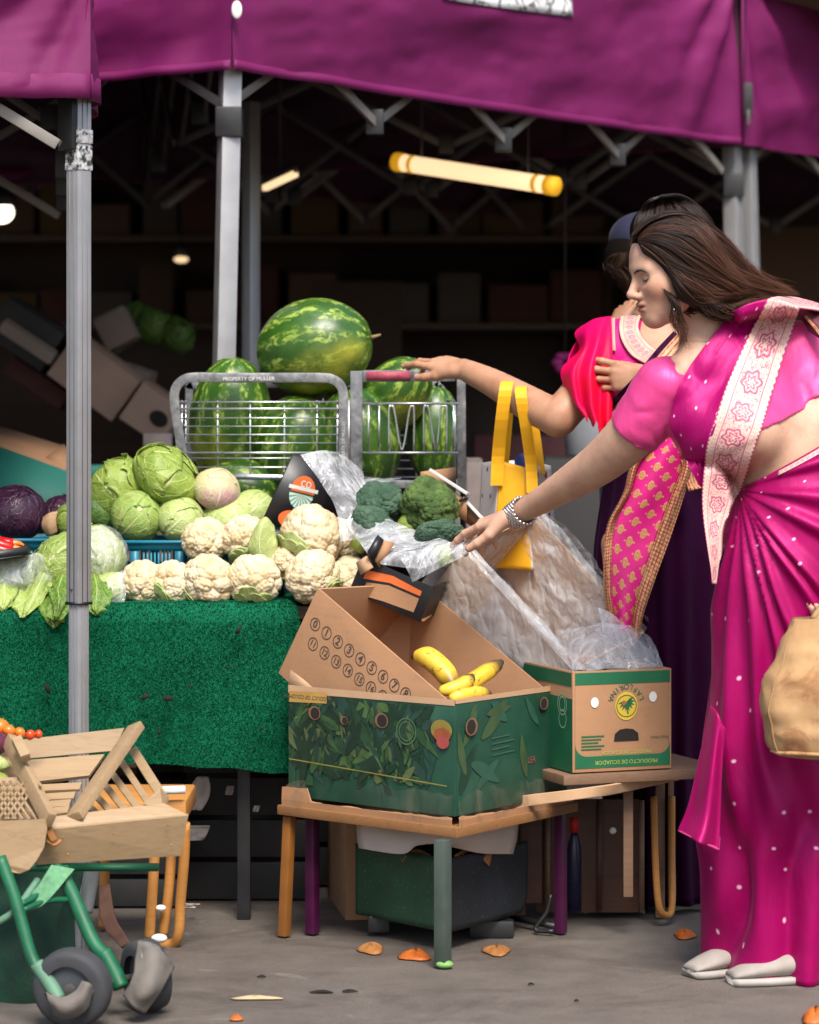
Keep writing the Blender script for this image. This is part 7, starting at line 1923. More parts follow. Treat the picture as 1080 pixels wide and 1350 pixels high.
# bracelet of beads
ax_ = wr - A(745, 642, 6.19); ax_ /= np.linalg.norm(ax_); bc_ = wr - ax_ * .006; ba, bb_ = frame(ax_)[1:]
m = MB()
for k in range(10):
    for j in range(20):
        an = 2 * math.pi * (j + .5 * (k % 2)) / 20; rr = .0285 + .0012 * (k - 4.5) * -.5; m.ball(bc_ + ax_ * ((k - 4.5) * .0048) + (ba * math.cos(an) + bb_ * math.sin(an)) * rr, .0042, 6, 5)
m.build('bracelet', M['silver'], w1)

# blouse
cuffR = plane(A(842, 572, 6.035), (A(797, 606, 6.10) - A(876, 510, 6.0))); cuffL = plane(A(1076, 536, 6.06), (A(1088, 560, 6.04) - A(1050, 468, 6.09)))
hemB = plane(A(1020, 556, 6.0), (.40, 0, -.92)); NK = SDF(); NK.cap(A(960, 405, 6.03), A(912, 470, 5.92), .05, .052, .02); NK.cap(A(912, 470, 5.92), A(908, 500, 5.9), .045, .02, .02)
def wrk(X, seed, f=26, a=.0022): return a * fbm(X * np.array((f, f, f * .6)), seed, 3)
dirR = A(797, 606, 6.10) - A(876, 510, 6.0); dirR /= np.linalg.norm(dirR)
def blouse1(X):
    t = np.maximum(TOR(X) - .005, hemB(X)); al = (X - A(878, 508, 6.0)) @ dirR
    fold = .0055 * np.abs(np.sin(al * 52 + 4.5 * vnoise(X * 15, 2))) * np.clip(al / .05, 0, 1) * (.5 + .5 * vnoise(X * 18, 5))
    r = np.maximum(ARM_R(X) - .004 - fold, cuffR(X)); l = np.maximum(ARM_L(X) - .0065, cuffL(X))
    d = smin(smin(t, r, .02), l, .02) + wrk(X, 3); return np.maximum(d, -NK(X))
bp_, bq_ = surfnet(blouse1, (.28, 5.72, .98), (.98, 6.3, 1.34), .0036)
m = MB(); m.add(bp_, bq_.tolist()); m.build('blouse', M['blouse1'], w1)
c0_ = A(846, 577, 6.035); u1, u2 = frame(dirR)[1:]
m = MB(); ring = [c0_ - dirR * .012 + (u1 * math.cos(a) + u2 * math.sin(a)) * .0685 for a in np.linspace(0, 2 * math.pi, 40, endpoint=False)]
# skirt
KX, KY = 975, 646
def skirt1():
    sec = [((979, 641), (1142, 545), .115), ((968, 668), (1158, 592), .135), ((957, 706), (1170, 660), .15), ((950, 762), (1172, 742), .158), ((942, 842), (1166, 832), .16), ((930, 930), (1160, 926), .16), ((920, 1010), (1152, 1008), .16), ((926, 1090), (1148, 1086), .158), ((935, 1165), (1145, 1160), .155), ((930, 1278), (1142, 1278), .165)]
    zc = 6.02; cs = []; rx = []; ry = []; xv = []
    for a, b, r in sec:
        p, q = A(*a, zc), A(*b, zc); cs.append((p + q) / 2); xv.append((q - p) / 2); ry.append(r)
    nv, nu = 150, 220; cs = cr(cs, nv); xv = cr(xv, nv); ry = cr(np.array(ry)[:, None], nv)[:, 0]
    th = np.linspace(0, 2 * math.pi, nu, endpoint=False); g = cs[:, None] + xv[:, None] * np.cos(th)[None, :, None] + (ry[:, None] * np.sin(th)[None])[..., None] * np.array((0, 1, 0))
    px = CX + g[..., 0] / g[..., 1] * K; py = HY - (g[..., 2] - EYE) / g[..., 1] * K
    al = np.arctan2(py - KY, px - KX); dist = np.hypot(px - KX, py - KY); v = np.linspace(0, 1, nv)[:, None] * np.ones((1, nu))
    q = np.stack([al * 5, dist / 160, al * 0], -1); w_ = vnoise(q, 4)
    steep = np.clip((al - .75) / .25, 0, 1)                       # tight pleats hang below the knot, broad drags cross the hip
    def ridge(x): s = .5 + .5 * np.sin(x); return s ** 1.6
    d1 = .020 * (ridge(al * 44 + 2.2 * w_) - .4) * steep * np.clip(dist / 120, .15, 1)
    d2 = .017 * (ridge(al * 15 + 1.6 * w_ + 1) - .5) * (1 - steep) * np.clip(dist / 110, .2, 1) * np.clip(1.35 - v, .3, 1)
    d3 = .010 * fbm(np.stack([px / 46, py / 190, px * 0], -1), 8, 3) * np.clip(v * 2, 0, 1)
    low = np.clip((v - .62) / .2, 0, 1); d4 = .022 * np.sin(px / 13. + 2.5 * vnoise(np.stack([px / 60, py / 130, px * 0], -1), 9)) * low
    d = (d1 * (1 - .55 * low) + d2) + d3 + d4
    back = np.sin(th)[None] > .3; d = np.where(back, .008 * np.sin(th[None] * 22), d)
    out = g - cs[:, None]; out = out / (np.linalg.norm(out, axis=-1, keepdims=True) + 1e-9); g = g + out * d[..., None]
    cx_ = CX + g[0, :, 0] / g[0, :, 1] * K; jj = [j for j in range(nu) if math.sin(th[j]) < -.05 and 1028 < cx_[j] < 1100]
    tr_ = g[1:5][:, jj] + out[1:5][:, jj] * .004; MB().grid(np.swapaxes(tr_, 0, 1)).build('waist_trim', M['cream_b'], w1, solid=.001)
    uu, vv = np.meshgrid(np.arange(nu) / nu, np.linspace(0, 1, nv)); return MB().grid(g, True, np.stack([uu, vv], -1)).build('sari_skirt', M['sari1s'], w1, solid=.002)
skirt1()
g = patch([[A(938, 930, 5.90), A(946, 940, 5.86), A(956, 960, 5.85)], [A(922, 1000, 5.90), A(938, 1010, 5.84), A(952, 1020, 5.845)], [A(908, 1060, 5.89), A(930, 1075, 5.825), A(950, 1080, 5.84)], [A(894, 1095, 5.88), A(920, 1110, 5.80), A(948, 1122, 5.83)]], 40, 30)
g[..., 1] += .012 * np.sin(np.linspace(0, 9, 30))[None] * np.linspace(0, 1, 40)[:, None]
M['sari1p'] = sari_mat('magenta_satin_plain', (.30, .0006, .085), (1., .4, .7), 1, 1, 0); MB().grid(g).build('pleat_end', M['sari1p'], w1, solid=.003)
MB().grid(patch([[A(894, 1095, 5.88), A(920, 1108, 5.80), A(948, 1121, 5.83)], [A(905, 1094, 5.95), A(925, 1098, 5.93), A(950, 1104, 5.92)]], 8, 20)).build('pleat_fold', M['blouse1'], w1, solid=.003)
# draped end of the sari with its cream border
def cover1(X): return np.minimum(blouse1(X), S1(X))
rows = [[(966, 410), (988, 400), (1015, 393)], [(934, 450), (962, 442), (992, 440)], [(905, 490), (936, 490), (968, 493)], [(888, 530), (920, 536), (952, 540)], [(886, 566), (912, 576), (938, 582)], [(902, 604), (918, 612), (931, 618)], [(922, 640), (927, 645), (930, 652)]]
def pf(g_, X): 
    a = (g_[..., 0] - 990) * .86 + (g_[..., 1] - 400) * .5
    return .004 * np.sin(a / 9. + 1.5 * vnoise(np.stack([g_[..., 0] / 40, g_[..., 1] / 60, a * 0], -1), 3)) + .003 * fbm(np.stack([a / 25, g_[..., 1] / 120, a * 0], -1), 4)
za = np.zeros((7, 3)); za[4:, :] = -.0; za[:, 0] = .0
X1 = dsheet(cover1, rows, 5.7, .010, 80, 50, pf, za, zmax=.6)
MB().grid(X1).build('sari_drape', M['sari1'], w1, solid=.002)
rows = [[(1012, 393), (1034, 398), (1055, 406)], [(988, 440), (1015, 440), (1042, 445)], [(964, 493), (991, 503), (1019, 515)], [(947, 540), (977, 549), (1007, 559)], [(933, 582), (962, 589), (993, 598)], [(928, 618), (954, 625), (982, 634)], [(926, 655), (946, 660), (968, 667)], [(929, 700), (941, 700), (954, 700)], [(934, 735), (942, 736), (949, 738)], [(942, 768), (943, 770), (945, 770)]]
def bf_(g_, X): return .003 * np.sin(g_[..., 1] / 17.) + .003 * fbm(np.stack([g_[..., 0] / 30, g_[..., 1] / 60, g_[..., 0] * 0], -1), 6)
zb_ = np.zeros((10, 3)); zb_[:, 0] = -.004; 
X2 = dsheet(cover1, rows, 5.7, .012, 110, 36, bf_, zb_, zmax=.6)
ze = X1[:, -1]; MB().grid(X2).build('sari_border', M['cream_b'], w1, solid=.002)
sh_ = patch([[A(1015, 393, X2[0, 0, 1] + .002), A(1034, 398, X2[0, 18, 1] + .002), A(1052, 406, X2[0, -1, 1] + .002)], [A(1034, 391, 6.10), A(1062, 398, 6.06), A(1086, 412, 6.03)], [A(1064, 398, 6.20), A(1092, 408, 6.16), A(1112, 428, 6.12)], [A(1085, 430, 6.27), A(1110, 445, 6.25), A(1128, 470, 6.22)]], 40, 30)
MB().grid(sh_).build('sari_border', M['cream_b'], w1, solid=.003)
MB().grid(patch([[A(1052, 406, X2[0, -1, 1]), A(1070, 410, 6.03), A(1086, 412, 6.02)], [A(1056, 418, 6.03), A(1072, 424, 6.01), A(1088, 430, 6.0)], [A(1066, 436, 6.02), A(1080, 446, 6.0), A(1092, 456, 5.99)]], 20, 20)).build('sari_edge', simple('dark_wine_cloth', (.09, .004, .02), .6), w1, solid=.002)  # dark sheet inside the shoulder fold
MB().grid(patch([[A(1058, 415, 6.012), A(1062, 414, 6.01)], [A(1072, 432, 5.995), A(1076, 430, 5.993)], [A(1086, 450, 5.985), A(1090, 446, 5.983)]], 12, 6)).build('gold_trim', M['gold_b'], w1, solid=.002)
# shoes
def shoe(parent, heel, toe, w_, h, mat, strap=None, sole=None):
    heel = np.array(heel); toe = np.array(toe); d = toe - heel; L_ = np.linalg.norm(d); d /= L_; s = np.cross((0, 0, 1), d); nv, nu = 30, 24; g = np.zeros((nv, nu, 3))
    for i in range(nv):
        t_ = i / (nv - 1); ww = w_ * (.02 + math.sin(math.pi * min(1, .12 + t_ * .84)) ** .35 * (.72 + .28 * t_)); hh = h * (1 - .55 * t_ ** 1.5) * (.05 + .95 * math.sin(math.pi * min(1, .05 + .93 * t_)) ** .35)
        for k in range(nu):
            a = 2 * math.pi * k / nu; g[i, k] = heel + d * L_ * t_ + s * (ww * math.cos(a)) + np.array((0, 0, 1)) * (.012 + hh / 2 + hh / 2 * math.sin(a))
    for e_, c_ in ((0, 1), (nv - 1, nv - 2)): g[e_] = g[c_].mean(0)[None] + (g[e_] - g[e_].mean(0)[None]) * .02
    o = MB().grid(g, True).build('shoe', mat, parent)
    gs = g.copy(); gs[..., 2] = np.where(np.sin(2 * np.pi * np.arange(nu) / nu)[None] > 0, .016, .002); c = gs.mean(1, keepdims=True); gs = c + (gs - c) * np.array((1.1, 1.1, 1))
    MB().grid(gs, True).build('sole', sole or M['white_p'], o)
    if strap: MB().tube([heel + d * L_ * .55 + s * (w_ * math.cos(a) * .95) + np.array((0, 0, .012 + h * .75 * math.sin(a))) for a in np.linspace(0, math.pi, 14)], .005, 8).build('strap', strap, o)
M['shoe'] = simple('pale_trainer', (.30, .265, .235), .75, .2, 30, .3, 60); M['sole'] = simple('off_white_sole', (.36, .33, .30), .75, .2)
z_ = gz(0, 1290); shoe(w1, (P(1000, 0, 6.0).x, 6.02, 0), (P(906, 0, 5.94).x, 5.93, 0), .042, .055, M['shoe'], None, M['sole'])
shoe(w1, (P(1100, 0, 5.88).x, 5.92, 0), (P(958, 0, 5.86).x, 5.86, 0), .044, .06, M['shoe'], None, M['sole'])

# ================================================================ burlap bag on her arm
bg_ = thing('burlap_bag', 'tan burlap bag with stitched seam and brown stains at the right edge', 'bag', P(1080, 1000, 5.7))
def burlap():
    t = NT('burlap', Roughness=.85); v = t.coord(); w_ = t.n('ShaderNodeTexWave', {'bands_direction': 'X'}, Vector=v, Scale=170., Distortion=1.).outputs[1]; w2 = t.n('ShaderNodeTexWave', {'bands_direction': 'Z'}, Vector=v, Scale=170., Distortion=1.).outputs[1]
    c = t.ramp(t.noise(14, 5, .6, v), [(.3, (.38, .21, .09)), (.6, (.52, .31, .145)), (.8, (.60, .39, .20))])
    c = t.mix(t.ramp(t.noise(8, 5, .65, v, 1.2), [(.55, 0), (.64, .7)]), c, (.27, .10, .03))
    wv = t.math('ADD', w_, w2); t.col(t.mix(t.math('MULTIPLY', wv, .12), c, (.25, .14, .07))); t.bump(t.math('ADD', t.math('MULTIPLY', wv, .15), t.noise(9, 4, .5, v)), .5, .008); return t.done()
M['burlap'] = burlap()
secs = [((1041, 815), (1150, 812), .035), ((1034, 838), (1158, 836), .05), ((1024, 866), (1166, 864), .065), ((1009, 898), (1172, 896), .078), ((1005, 932), (1174, 930), .08), ((1008, 962), (1172, 962), .078), ((1013, 984), (1166, 984), .072), ((1024, 994), (1156, 1002), .06)]
zc = 5.72; cs = cr([(A(*a, zc) + A(*b, zc)) / 2 for a, b, r in secs], 50); xv = cr([(A(*b, zc) - A(*a, zc)) / 2 for a, b, r in secs], 50); ry = cr(np.array([[r] for a, b, r in secs]), 50)[:, 0]
th = np.linspace(0, 2 * math.pi, 90, endpoint=False); ct_ = np.sign(np.cos(th)) * np.abs(np.cos(th)) ** .6; st_ = np.sign(np.sin(th)) * np.abs(np.sin(th)) ** .8
g = cs[:, None] + xv[:, None] * ct_[None, :, None] + (ry[:, None] * st_[None])[..., None] * np.array((0, 1, 0))
out = g - cs[:, None]; out /= np.linalg.norm(out, axis=-1, keepdims=True) + 1e-9; g = g + out * (.011 * fbm(g * 11, 4, 3) + .010 * (.25 - np.abs(fbm(g * np.array((12, 12, 18)), 9, 3))))[..., None]
m = MB().grid(g, True); m.f.append(tuple(range(49 * 90, 50 * 90))); m.mi.append(0); m.build('bag_body', M['burlap'], bg_)
seam = [g[i, int(90 * .59)] - np.array((0, .002, 0)) for i in range(0, 47)]
MB().tube(seam, .0016, 6).build('seam', M['burlap'], bg_); MB().tube([p + (.012, -.001, 0) for p in seam], .0008, 5).build('stitch_line', simple('brown_thread', (.2, .1, .04), .8), bg_)
MB().tube(cr([g[44, 48], g[45, 53] - (0, .006, 0), g[44, 60] - (0, .008, 0), g[45, 68] - (0, .008, 0)], 24), .004, 8).build('bottom_hem', M['burlap'], bg_)
for y_ in (-.03, .03): MB().tube(cr([A(1075, 818, zc) + (0, y_, 0), A(1100, 780, zc + .06) + (0, y_ * .6, 0), A(1114, 768, 5.85), A(1128, 784, zc + .06) + (0, y_ * .6, 0), A(1140, 818, zc) + (0, y_, 0)], 24), .007, 8).build('handle', M['burlap'], bg_)

# ================================================================ woman in the purple sari
w2_ = thing('person', 'woman in a dark purple sari and red fluttering sleeve resting a hand on the cage', 'person', P(870, 1200, 6.75))
S2 = SDF(); T2 = SDF(); AL2 = SDF(); AR2 = SDF()
for S in (S2, T2):
    S.ell(A(870, 690, 6.82), (.115, .09, .12)); S.cap(A(870, 680, 6.82), A(870, 590, 6.81), .10, .092, .03); S.cap(A(870, 590, 6.81), A(870, 500, 6.80), .092, .112, .03)
    S.cap(A(825, 452, 6.79), A(935, 452, 6.83), .05, .052, .06); S.ell(A(842, 520, 6.72), (.064, .06, .06), None, .04); S.ell(A(885, 522, 6.72), (.064, .06, .06), None, .04)
limb((S2, AR2), [A(815, 455, 6.78), A(775, 506, 6.74), A(742, 545, 6.70), A(735, 552, 6.70)], [.052, .046, .0425, .042], 12); limb((S2, AR2), [A(735, 552, 6.70), A(690, 528, 6.77), A(650, 505, 6.84), A(612, 487, 6.90)], [.0425, .0395, .0325, .0255], 14)
for S in (S2, AL2):
    S.cap(A(940, 456, 6.82), A(925, 568, 6.68), .052, .043, .03); S.cap(A(925, 568, 6.68), A(858, 503, 6.60), .042, .027, .012)
S2.cap(A(880, 395, 6.80), A(872, 450, 6.80), .046, .055, .03); 
HC2 = A(884, 325, 6.79); L2h, RH2 = head_prims(S2, HC2, (-.9, -.35, 0), math.radians(14), .92)
wr2 = A(612, 487, 6.90); hd2 = A(548, 468, 6.99) - wr2
tips2 = hand(S2, wr2, hd2, (-.1, -.45, .9), 1 if np.cross(hd2, (-.1, -.45, .9))[1] < 0 else -1, .95, ((2, 14, 10), (10, 20, 14), (20, 26, 16), (26, 30, 18)), (.08, .02, -.05, -.12), (.8, .40, -.35))
wr3 = A(856, 503, 6.60); tips3 = hand(S2, wr3, A(800, 494, 6.62) - wr3, (-.1, -1, .1), 1 if np.cross(A(800, 494, 6.62) - wr3, (-.1, -1, .1))[2] > 0 else -1, .92, ((10, 26, 14), (14, 28, 16), (18, 32, 18), (20, 36, 20)), (.1, .02, -.06, -.14), (.45, .25, -.9))
for dx in (-36, 36): S2.cap(A(870 + dx, 720, 6.8), A(868 + dx, 960, 6.8), .08, .055, .03); S2.cap(A(868 + dx, 960, 6.8), A(868 + dx, 1180, 6.8), .052, .036, .02)
bx3 = (np.array(A(800, 503, 6.60)) - (.03, .07, .075), np.array(A(850, 503, 6.60)) + (.0, .10, .075))
body2 = bodymesh('skin', S2, (.08, 6.50, .04), (.95, 7.02, 1.72), [(HC2 - .15, HC2 + .15, .004), (np.array((-.02, 6.82, 1.20)), np.array((.127, 7.10, 1.36)), .002), (np.array((.425, 6.50, 1.16)), np.array((.556, 6.72, 1.32)), .002)], M['skin2'], w2_, face_cols(L2h, .92))
nails(tips2, M['nail'], w2_, (0, 4)); nails(tips3, M['nail_d'], w2_, (0, 1)); eyes(L2h, S2, body2)
HB2 = SDF(); HB2.ell(L2h(-.012, .030, 0), np.array((.102, .092, .082)) * .94, RH2); HB2.cap(L2h(-.04, .0, 0), L2h(-.075, -.16, 0), .075, .05, .04); HB2.ell(L2h(.03, .055, 0), np.array((.055, .05, .07)) * .94, RH2, .03); HB2.ell(L2h(.10, -.06, 0), (.07, .075, .09), RH2, .02, -1)
hp, hq = sdf_mesh(HB2, [(HC2 - (.2, .2, .3), HC2 + (.25, .22, .18), .006)]); m = MB(); m.add(hp, hq.tolist()); hair2 = m.build('hair', M['hairbase'], w2_)
strands([[(866, 262), (850, 272), (840, 295), (836, 325), (834, 360), (838, 395)], [(868, 260), (860, 266), (852, 290), (850, 320), (850, 350), (852, 380)], [(872, 259), (885, 262), (900, 278), (915, 300), (925, 325), (932, 350)], [(874, 258), (895, 260), (918, 274), (936, 300), (946, 325), (955, 350)]], HB2, 2400, 6.5, [6.72, 6.72, 6.73, 6.75, 6.77, 6.79], 5, 5, .0012, (.001, .018), wave=4., mat=M['hair2'], parent=hair2)
strands([[(850, 272), (838, 290), (832, 315), (826, 340), (822, 360), (826, 378)], [(885, 258), (900, 262), (920, 274), (938, 298), (950, 322), (958, 345)]], HB2, 160, 6.5, [6.74, 6.74, 6.75, 6.76, 6.77, 6.79], 6, 12, .0006, (.0, .02), mat=M['hair2'], parent=hair2, name='flyaway_hair')
m = MB()
for k in range(22):
    a = -1.1 + 2.2 * k / 21; p = A(868 + 26 * math.sin(a), 412 + 16 * math.cos(a), 6.7); 
    zz = drape(S2, np.array([868 + 28 * math.sin(a)]), np.array([410 + 15 * math.cos(a)]), 6.5, .002)[0]; m.ball(A(868 + 28 * math.sin(a), 410 + 15 * math.cos(a), zz), .0042, 8, 6)
m.build('necklace', M['gold'], w2_)
# blouse, neckline, sleeve
hem2 = plane(A(870, 590, 6.8), (0, 0, -1)); cr2 = plane(A(790, 490, 6.755), A(738, 552, 6.70) - A(815, 455, 6.78)); cl2 = plane(A(932, 520, 6.75), A(925, 568, 6.68) - A(940, 456, 6.82)); NK2 = SDF(); NK2.cap(A(885, 400, 6.8), A(862, 440, 6.68), .055, .05, .02)
def blouse2(X):
    d = smin(smin(np.maximum(T2(X) - .005, hem2(X)), np.maximum(AR2(X) - .006, cr2(X)), .02), np.maximum(AL2(X) - .006, cl2(X)), .02) + wrk(X, 8); return np.maximum(d, -NK2(X))
bp_, bq_ = surfnet(blouse2, (.38, 6.55, 1.0), (.85, 7.0, 1.42), .006); m = MB(); m.add(bp_, bq_.tolist()); m.build('blouse', M['blouse2'], w2_)
cover2 = lambda X: np.minimum(blouse2(X), S2(X))
X = dsheet(cover2, [[(818, 417), (832, 416), (845, 417)], [(816, 432), (830, 431), (842, 431)], [(820, 450), (834, 446), (847, 443)], [(832, 468), (844, 460), (855, 453)], [(848, 478), (858, 470), (868, 462)], [(866, 486), (874, 478), (884, 468)]], 6.5, .006, 50, 20, zmax=.4)
MB().grid(X).build('gold_neckline', M['gold_n'], w2_, solid=.002)
X = dsheet(cover2, [[(804, 420), (811, 419)], [(803, 440), (811, 440)], [(804, 462), (812, 463)]], 6.5, .008, 30, 8, zmax=.4); MB().grid(X).build('gold_piping', M['gold_n'], w2_, solid=.002)
sl = [[A(772, 430, 6.78), A(784, 421, 6.74), A(796, 418, 6.72), A(806, 417, 6.73)], [A(758, 455, 6.74), A(772, 450, 6.68), A(790, 448, 6.665), A(807, 448, 6.69)], [A(745, 486, 6.70), A(762, 488, 6.645), A(784, 490, 6.635), A(808, 490, 6.66)], [A(750, 522, 6.68), A(766, 528, 6.63), A(786, 532, 6.62), A(808, 532, 6.64)], [A(764, 548, 6.66), A(776, 552, 6.62), A(790, 565, 6.615), A(807, 568, 6.63)]]
g = patch(sl, 50, 60); vv = np.linspace(0, 1, 50)[:, None]; uu = np.linspace(0, 1, 60)[None]; g[..., 1] += .018 * np.sin(uu * 17 + 2 * vv) * vv; g[..., 2] += .012 * np.sin(uu * 23 + 1) * vv ** 3; g[..., 0] -= .012 * np.sin(vv * 11 + 1) * (1 - uu) ** 3; g[..., 0] += .005 * np.sin(vv * 17 + 3) * (1 - uu) ** 2
MB().grid(g).build('flutter_sleeve', M['sleeve2'], w2_, solid=.001)
sl = [[A(772, 430, 6.79), A(786, 424, 6.84), A(806, 425, 6.86)], [A(748, 480, 6.74), A(770, 485, 6.82), A(806, 490, 6.85)], [A(762, 540, 6.70), A(780, 545, 6.78), A(806, 550, 6.80)]]
MB().grid(patch(sl, 30, 30)).build('flutter_sleeve', M['sleeve2'], w2_, solid=.001)
# skirt
sec = [((812, 588), (935, 588), .115), ((800, 630), (944, 630), .125), ((790, 690), (950, 690), .135), ((786, 740), (952, 740), .14), ((792, 820), (948, 820), .14), ((800, 920), (944, 920), .14), ((800, 1040), (944, 1040), .15), ((796, 1180), (950, 1180), .16)]
zc = 6.82; cs = cr([(A(*a, zc) + A(*b, zc)) / 2 for a, b, r in sec], 90); xv = cr([(A(*b, zc) - A(*a, zc)) / 2 for a, b, r in sec], 90); ry = cr(np.array([[r] for a, b, r in sec]), 90)[:, 0]
th = np.linspace(0, 2 * math.pi, 150, endpoint=False); g = cs[:, None] + xv[:, None] * np.cos(th)[None, :, None] + (ry[:, None] * np.sin(th)[None])[..., None] * np.array((0, 1, 0))
out = g - cs[:, None]; out /= np.linalg.norm(out, axis=-1, keepdims=True); g = g + out * (.010 * np.sin(th * 15 + 1.5 * np.sin(th * 4))[None] * np.linspace(.2, 1, 90)[:, None])[..., None]
MB().grid(g, True).build('sari_skirt', M['sari2'], w2_, solid=.002)
# pallu strip with gold bands, hanging from the forearm
def strip(name, L_, R_, mat, zz, amp=.006, R=80, C=24, seed=1):
    g = patch([[A(*a, z), A((a[0] + b[0]) / 2, (a[1] + b[1]) / 2, z - .012), A(*b, z + .004)] for a, b, z in zip(L_, R_, zz)], R, C)
    g[..., 1] += amp * np.sin(np.linspace(0, 1, R)[:, None] * 7 + np.linspace(0, 5, C)[None] + seed); return MB().grid(g).build(name, mat, w2_, solid=.002)
Lm = [(884, 566), (846, 608), (832, 650), (812, 690), (806, 735), (806, 785), (812, 826)]; Rm = [(896, 580), (900, 612), (884, 656), (868, 700), (850, 752), (836, 800), (832, 838)]
Lb_ = [(878, 562), (836, 604), (822, 650), (801, 692), (796, 738), (797, 785), (802, 822)]; Rb_ = [(903, 588), (912, 616), (900, 660), (884, 708), (864, 762), (848, 810), (842, 845)]
zz = [6.60, 6.60, 6.60, 6.60, 6.59, 6.585, 6.58]
strip('sari_pallu', Lm, Rm, M['motif'], zz); strip('gold_band', Lb_, Lm, M['gold_b'], [z - .003 for z in zz]); strip('gold_band', Rm, Rb_, M['gold_b'], [z - .003 for z in zz])
X = dsheet(cover2, [[(893, 440), (912, 452)], [(868, 468), (890, 480)], [(842, 500), (862, 520)], [(818, 526), (838, 552)], [(804, 545), (826, 572)]], 6.5, .010, 50, 16, zmax=.45); MB().grid(X).build('gold_band', M['gold_b'], w2_, solid=.002)
X = dsheet(cover2, [[(888, 437), (893, 440)], [(862, 465), (868, 468)], [(836, 497), (842, 500)], [(812, 522), (818, 526)], [(798, 540), (804, 545)]], 6.5, .012, 50, 5, zmax=.45); MB().grid(X).build('dark_edge', M['sari2'], w2_, solid=.003)
X = dsheet(cover2, [[(906, 436), (950, 440)], [(890, 480), (950, 490)], [(862, 520), (950, 540)], [(826, 560), (950, 590)], [(812, 600), (950, 620)]], 6.5, .014, 40, 30, zmax=.45); MB().grid(X).build('sari_drape', M['sari2'], w2_, solid=.002)
MB().grid(patch([[A(898, 606, 6.60), A(918, 620, 6.62)], [A(903, 630, 6.60), A(922, 640, 6.62)], [A(908, 648, 6.60), A(930, 642, 6.62)]], 10, 10)).build('gold_tassel_end', M['gold_b'], w2_, solid=.003)
for dx in (-36, 36): shoe(w2_, (P(868 + dx, 0, 6.8).x + .04, 6.84, 0), (P(868 + dx, 0, 6.8).x - .08, 6.72, 0), .04, .05, M['shoe'], None, M['sole'])

# ================================================================ yellow tote bag on her forearm
tg = thing('tote_bag', 'yellow tote bag with white ladybird panels hanging from the forearm above the cartons', 'bag', P(680, 760, 6.8))
M['yel'] = cloth_mat('yellow_fabric', (.80, .40, .008), .6, .1); M['wht'] = cloth_mat('white_fabric', (.66, .64, .61), .6, .1)
top = [(636, 610, 6.95), (659, 607, 6.81), (692, 616, 6.79), (726, 614, 6.90), (690, 606, 7.03)]; bot = [(629, 742, 6.95), (650, 748, 6.825), (701, 752, 6.80), (736, 747, 6.90), (690, 736, 7.03)]
def panel(name, i, j, mat, amp=.006):
    g = patch([[A(*top[i]), (A(*top[i]) + A(*top[j])) / 2 + (0, amp, 0), A(*top[j])], [(A(*top[i]) + A(*bot[i])) / 2, (A(*top[i]) + A(*top[j]) + A(*bot[i]) + A(*bot[j])) / 4 - (0, amp, 0), (A(*top[j]) + A(*bot[j])) / 2], [A(*bot[i]), (A(*bot[i]) + A(*bot[j])) / 2, A(*bot[j])]], 24, 20)
    return MB().grid(g).build(name, mat, tg, solid=.002), g
p1, g1 = panel('side_panel', 0, 1, M['wht']); p2, g2 = panel('yellow_panel', 1, 2, M['yel']); p3, g3 = panel('front_panel', 2, 3, M['wht']); panel('back_panel', 3, 4, M['wht']); panel('back_panel', 4, 0, M['wht'])
M['bug_b'] = simple('black_spot', (.02, .012, .012), .6)
def bug(g, u, v, s, par):
    p = g[int(v * 23), int(u * 19)] + np.array((0, -.004, 0)); r = .0072 * s
    d = (g[int(v * 23), min(19, int(u * 19) + 2)] - g[int(v * 23), max(0, int(u * 19) - 2)]); d /= np.linalg.norm(d)
    o = MB().disc(p, r * .8, 12, d, (0, 0, 1), r * 1.15).build('ladybird_print', M['ink_red'], par, smooth=False); MB().disc(p + d * 0 + np.array((0, -.001, r * .8)), r * .5, 10, d, (0, 0, 1)).build('ladybird_head', M['bug_b'], o, smooth=False)
for u, v, s in ((.35, .10, 1), (.7, .07, .8), (.15, .36, 1.1), (.6, .38, 1), (.4, .6, .9)): bug(g1, u, v, s, p1)
for u, v, s in ((.2, .12, .8), (.5, .12, .9), (.8, .12, 1), (.3, .30, .8), (.65, .33, 1), (.25, .52, .8), (.5, .52, .9), (.8, .56, 1.7), (.4, .7, .9)): bug(g3, u, v, s, p3)
def strap(pts, w_, n_=30):
    c = cr([A(*p) for p in pts], n_); side = np.array((w_ / 2, 0, 0)); return MB().grid(np.stack([c - side, c, c + side], 1)).build('strap', M['yel'], tg, solid=.0025, smooth=False)
strap([(655, 640, 6.80), (657, 600, 6.79), (662, 550, 6.745), (667, 512, 6.735), (670, 503, 6.78), (672, 508, 6.845), (668, 550, 6.89), (662, 620, 6.93)], .030)
strap([(702, 650, 6.775), (700, 610, 6.77), (693, 560, 6.72), (687, 522, 6.70), (688, 510, 6.74), (694, 516, 6.82), (703, 560, 6.86), (712, 625, 6.86)], .027)
MB().grid(film([[A(678, 604, 6.86), A(690, 598, 6.88), A(702, 606, 6.88)], [A(680, 624, 6.85), A(692, 620, 6.86), A(702, 626, 6.87)]], 3, .006, 14, 14)).build('blue_cloth_corner', simple('blue_print_cloth', (.05, .09, .32), .6, .4, 120), tg, solid=.002)

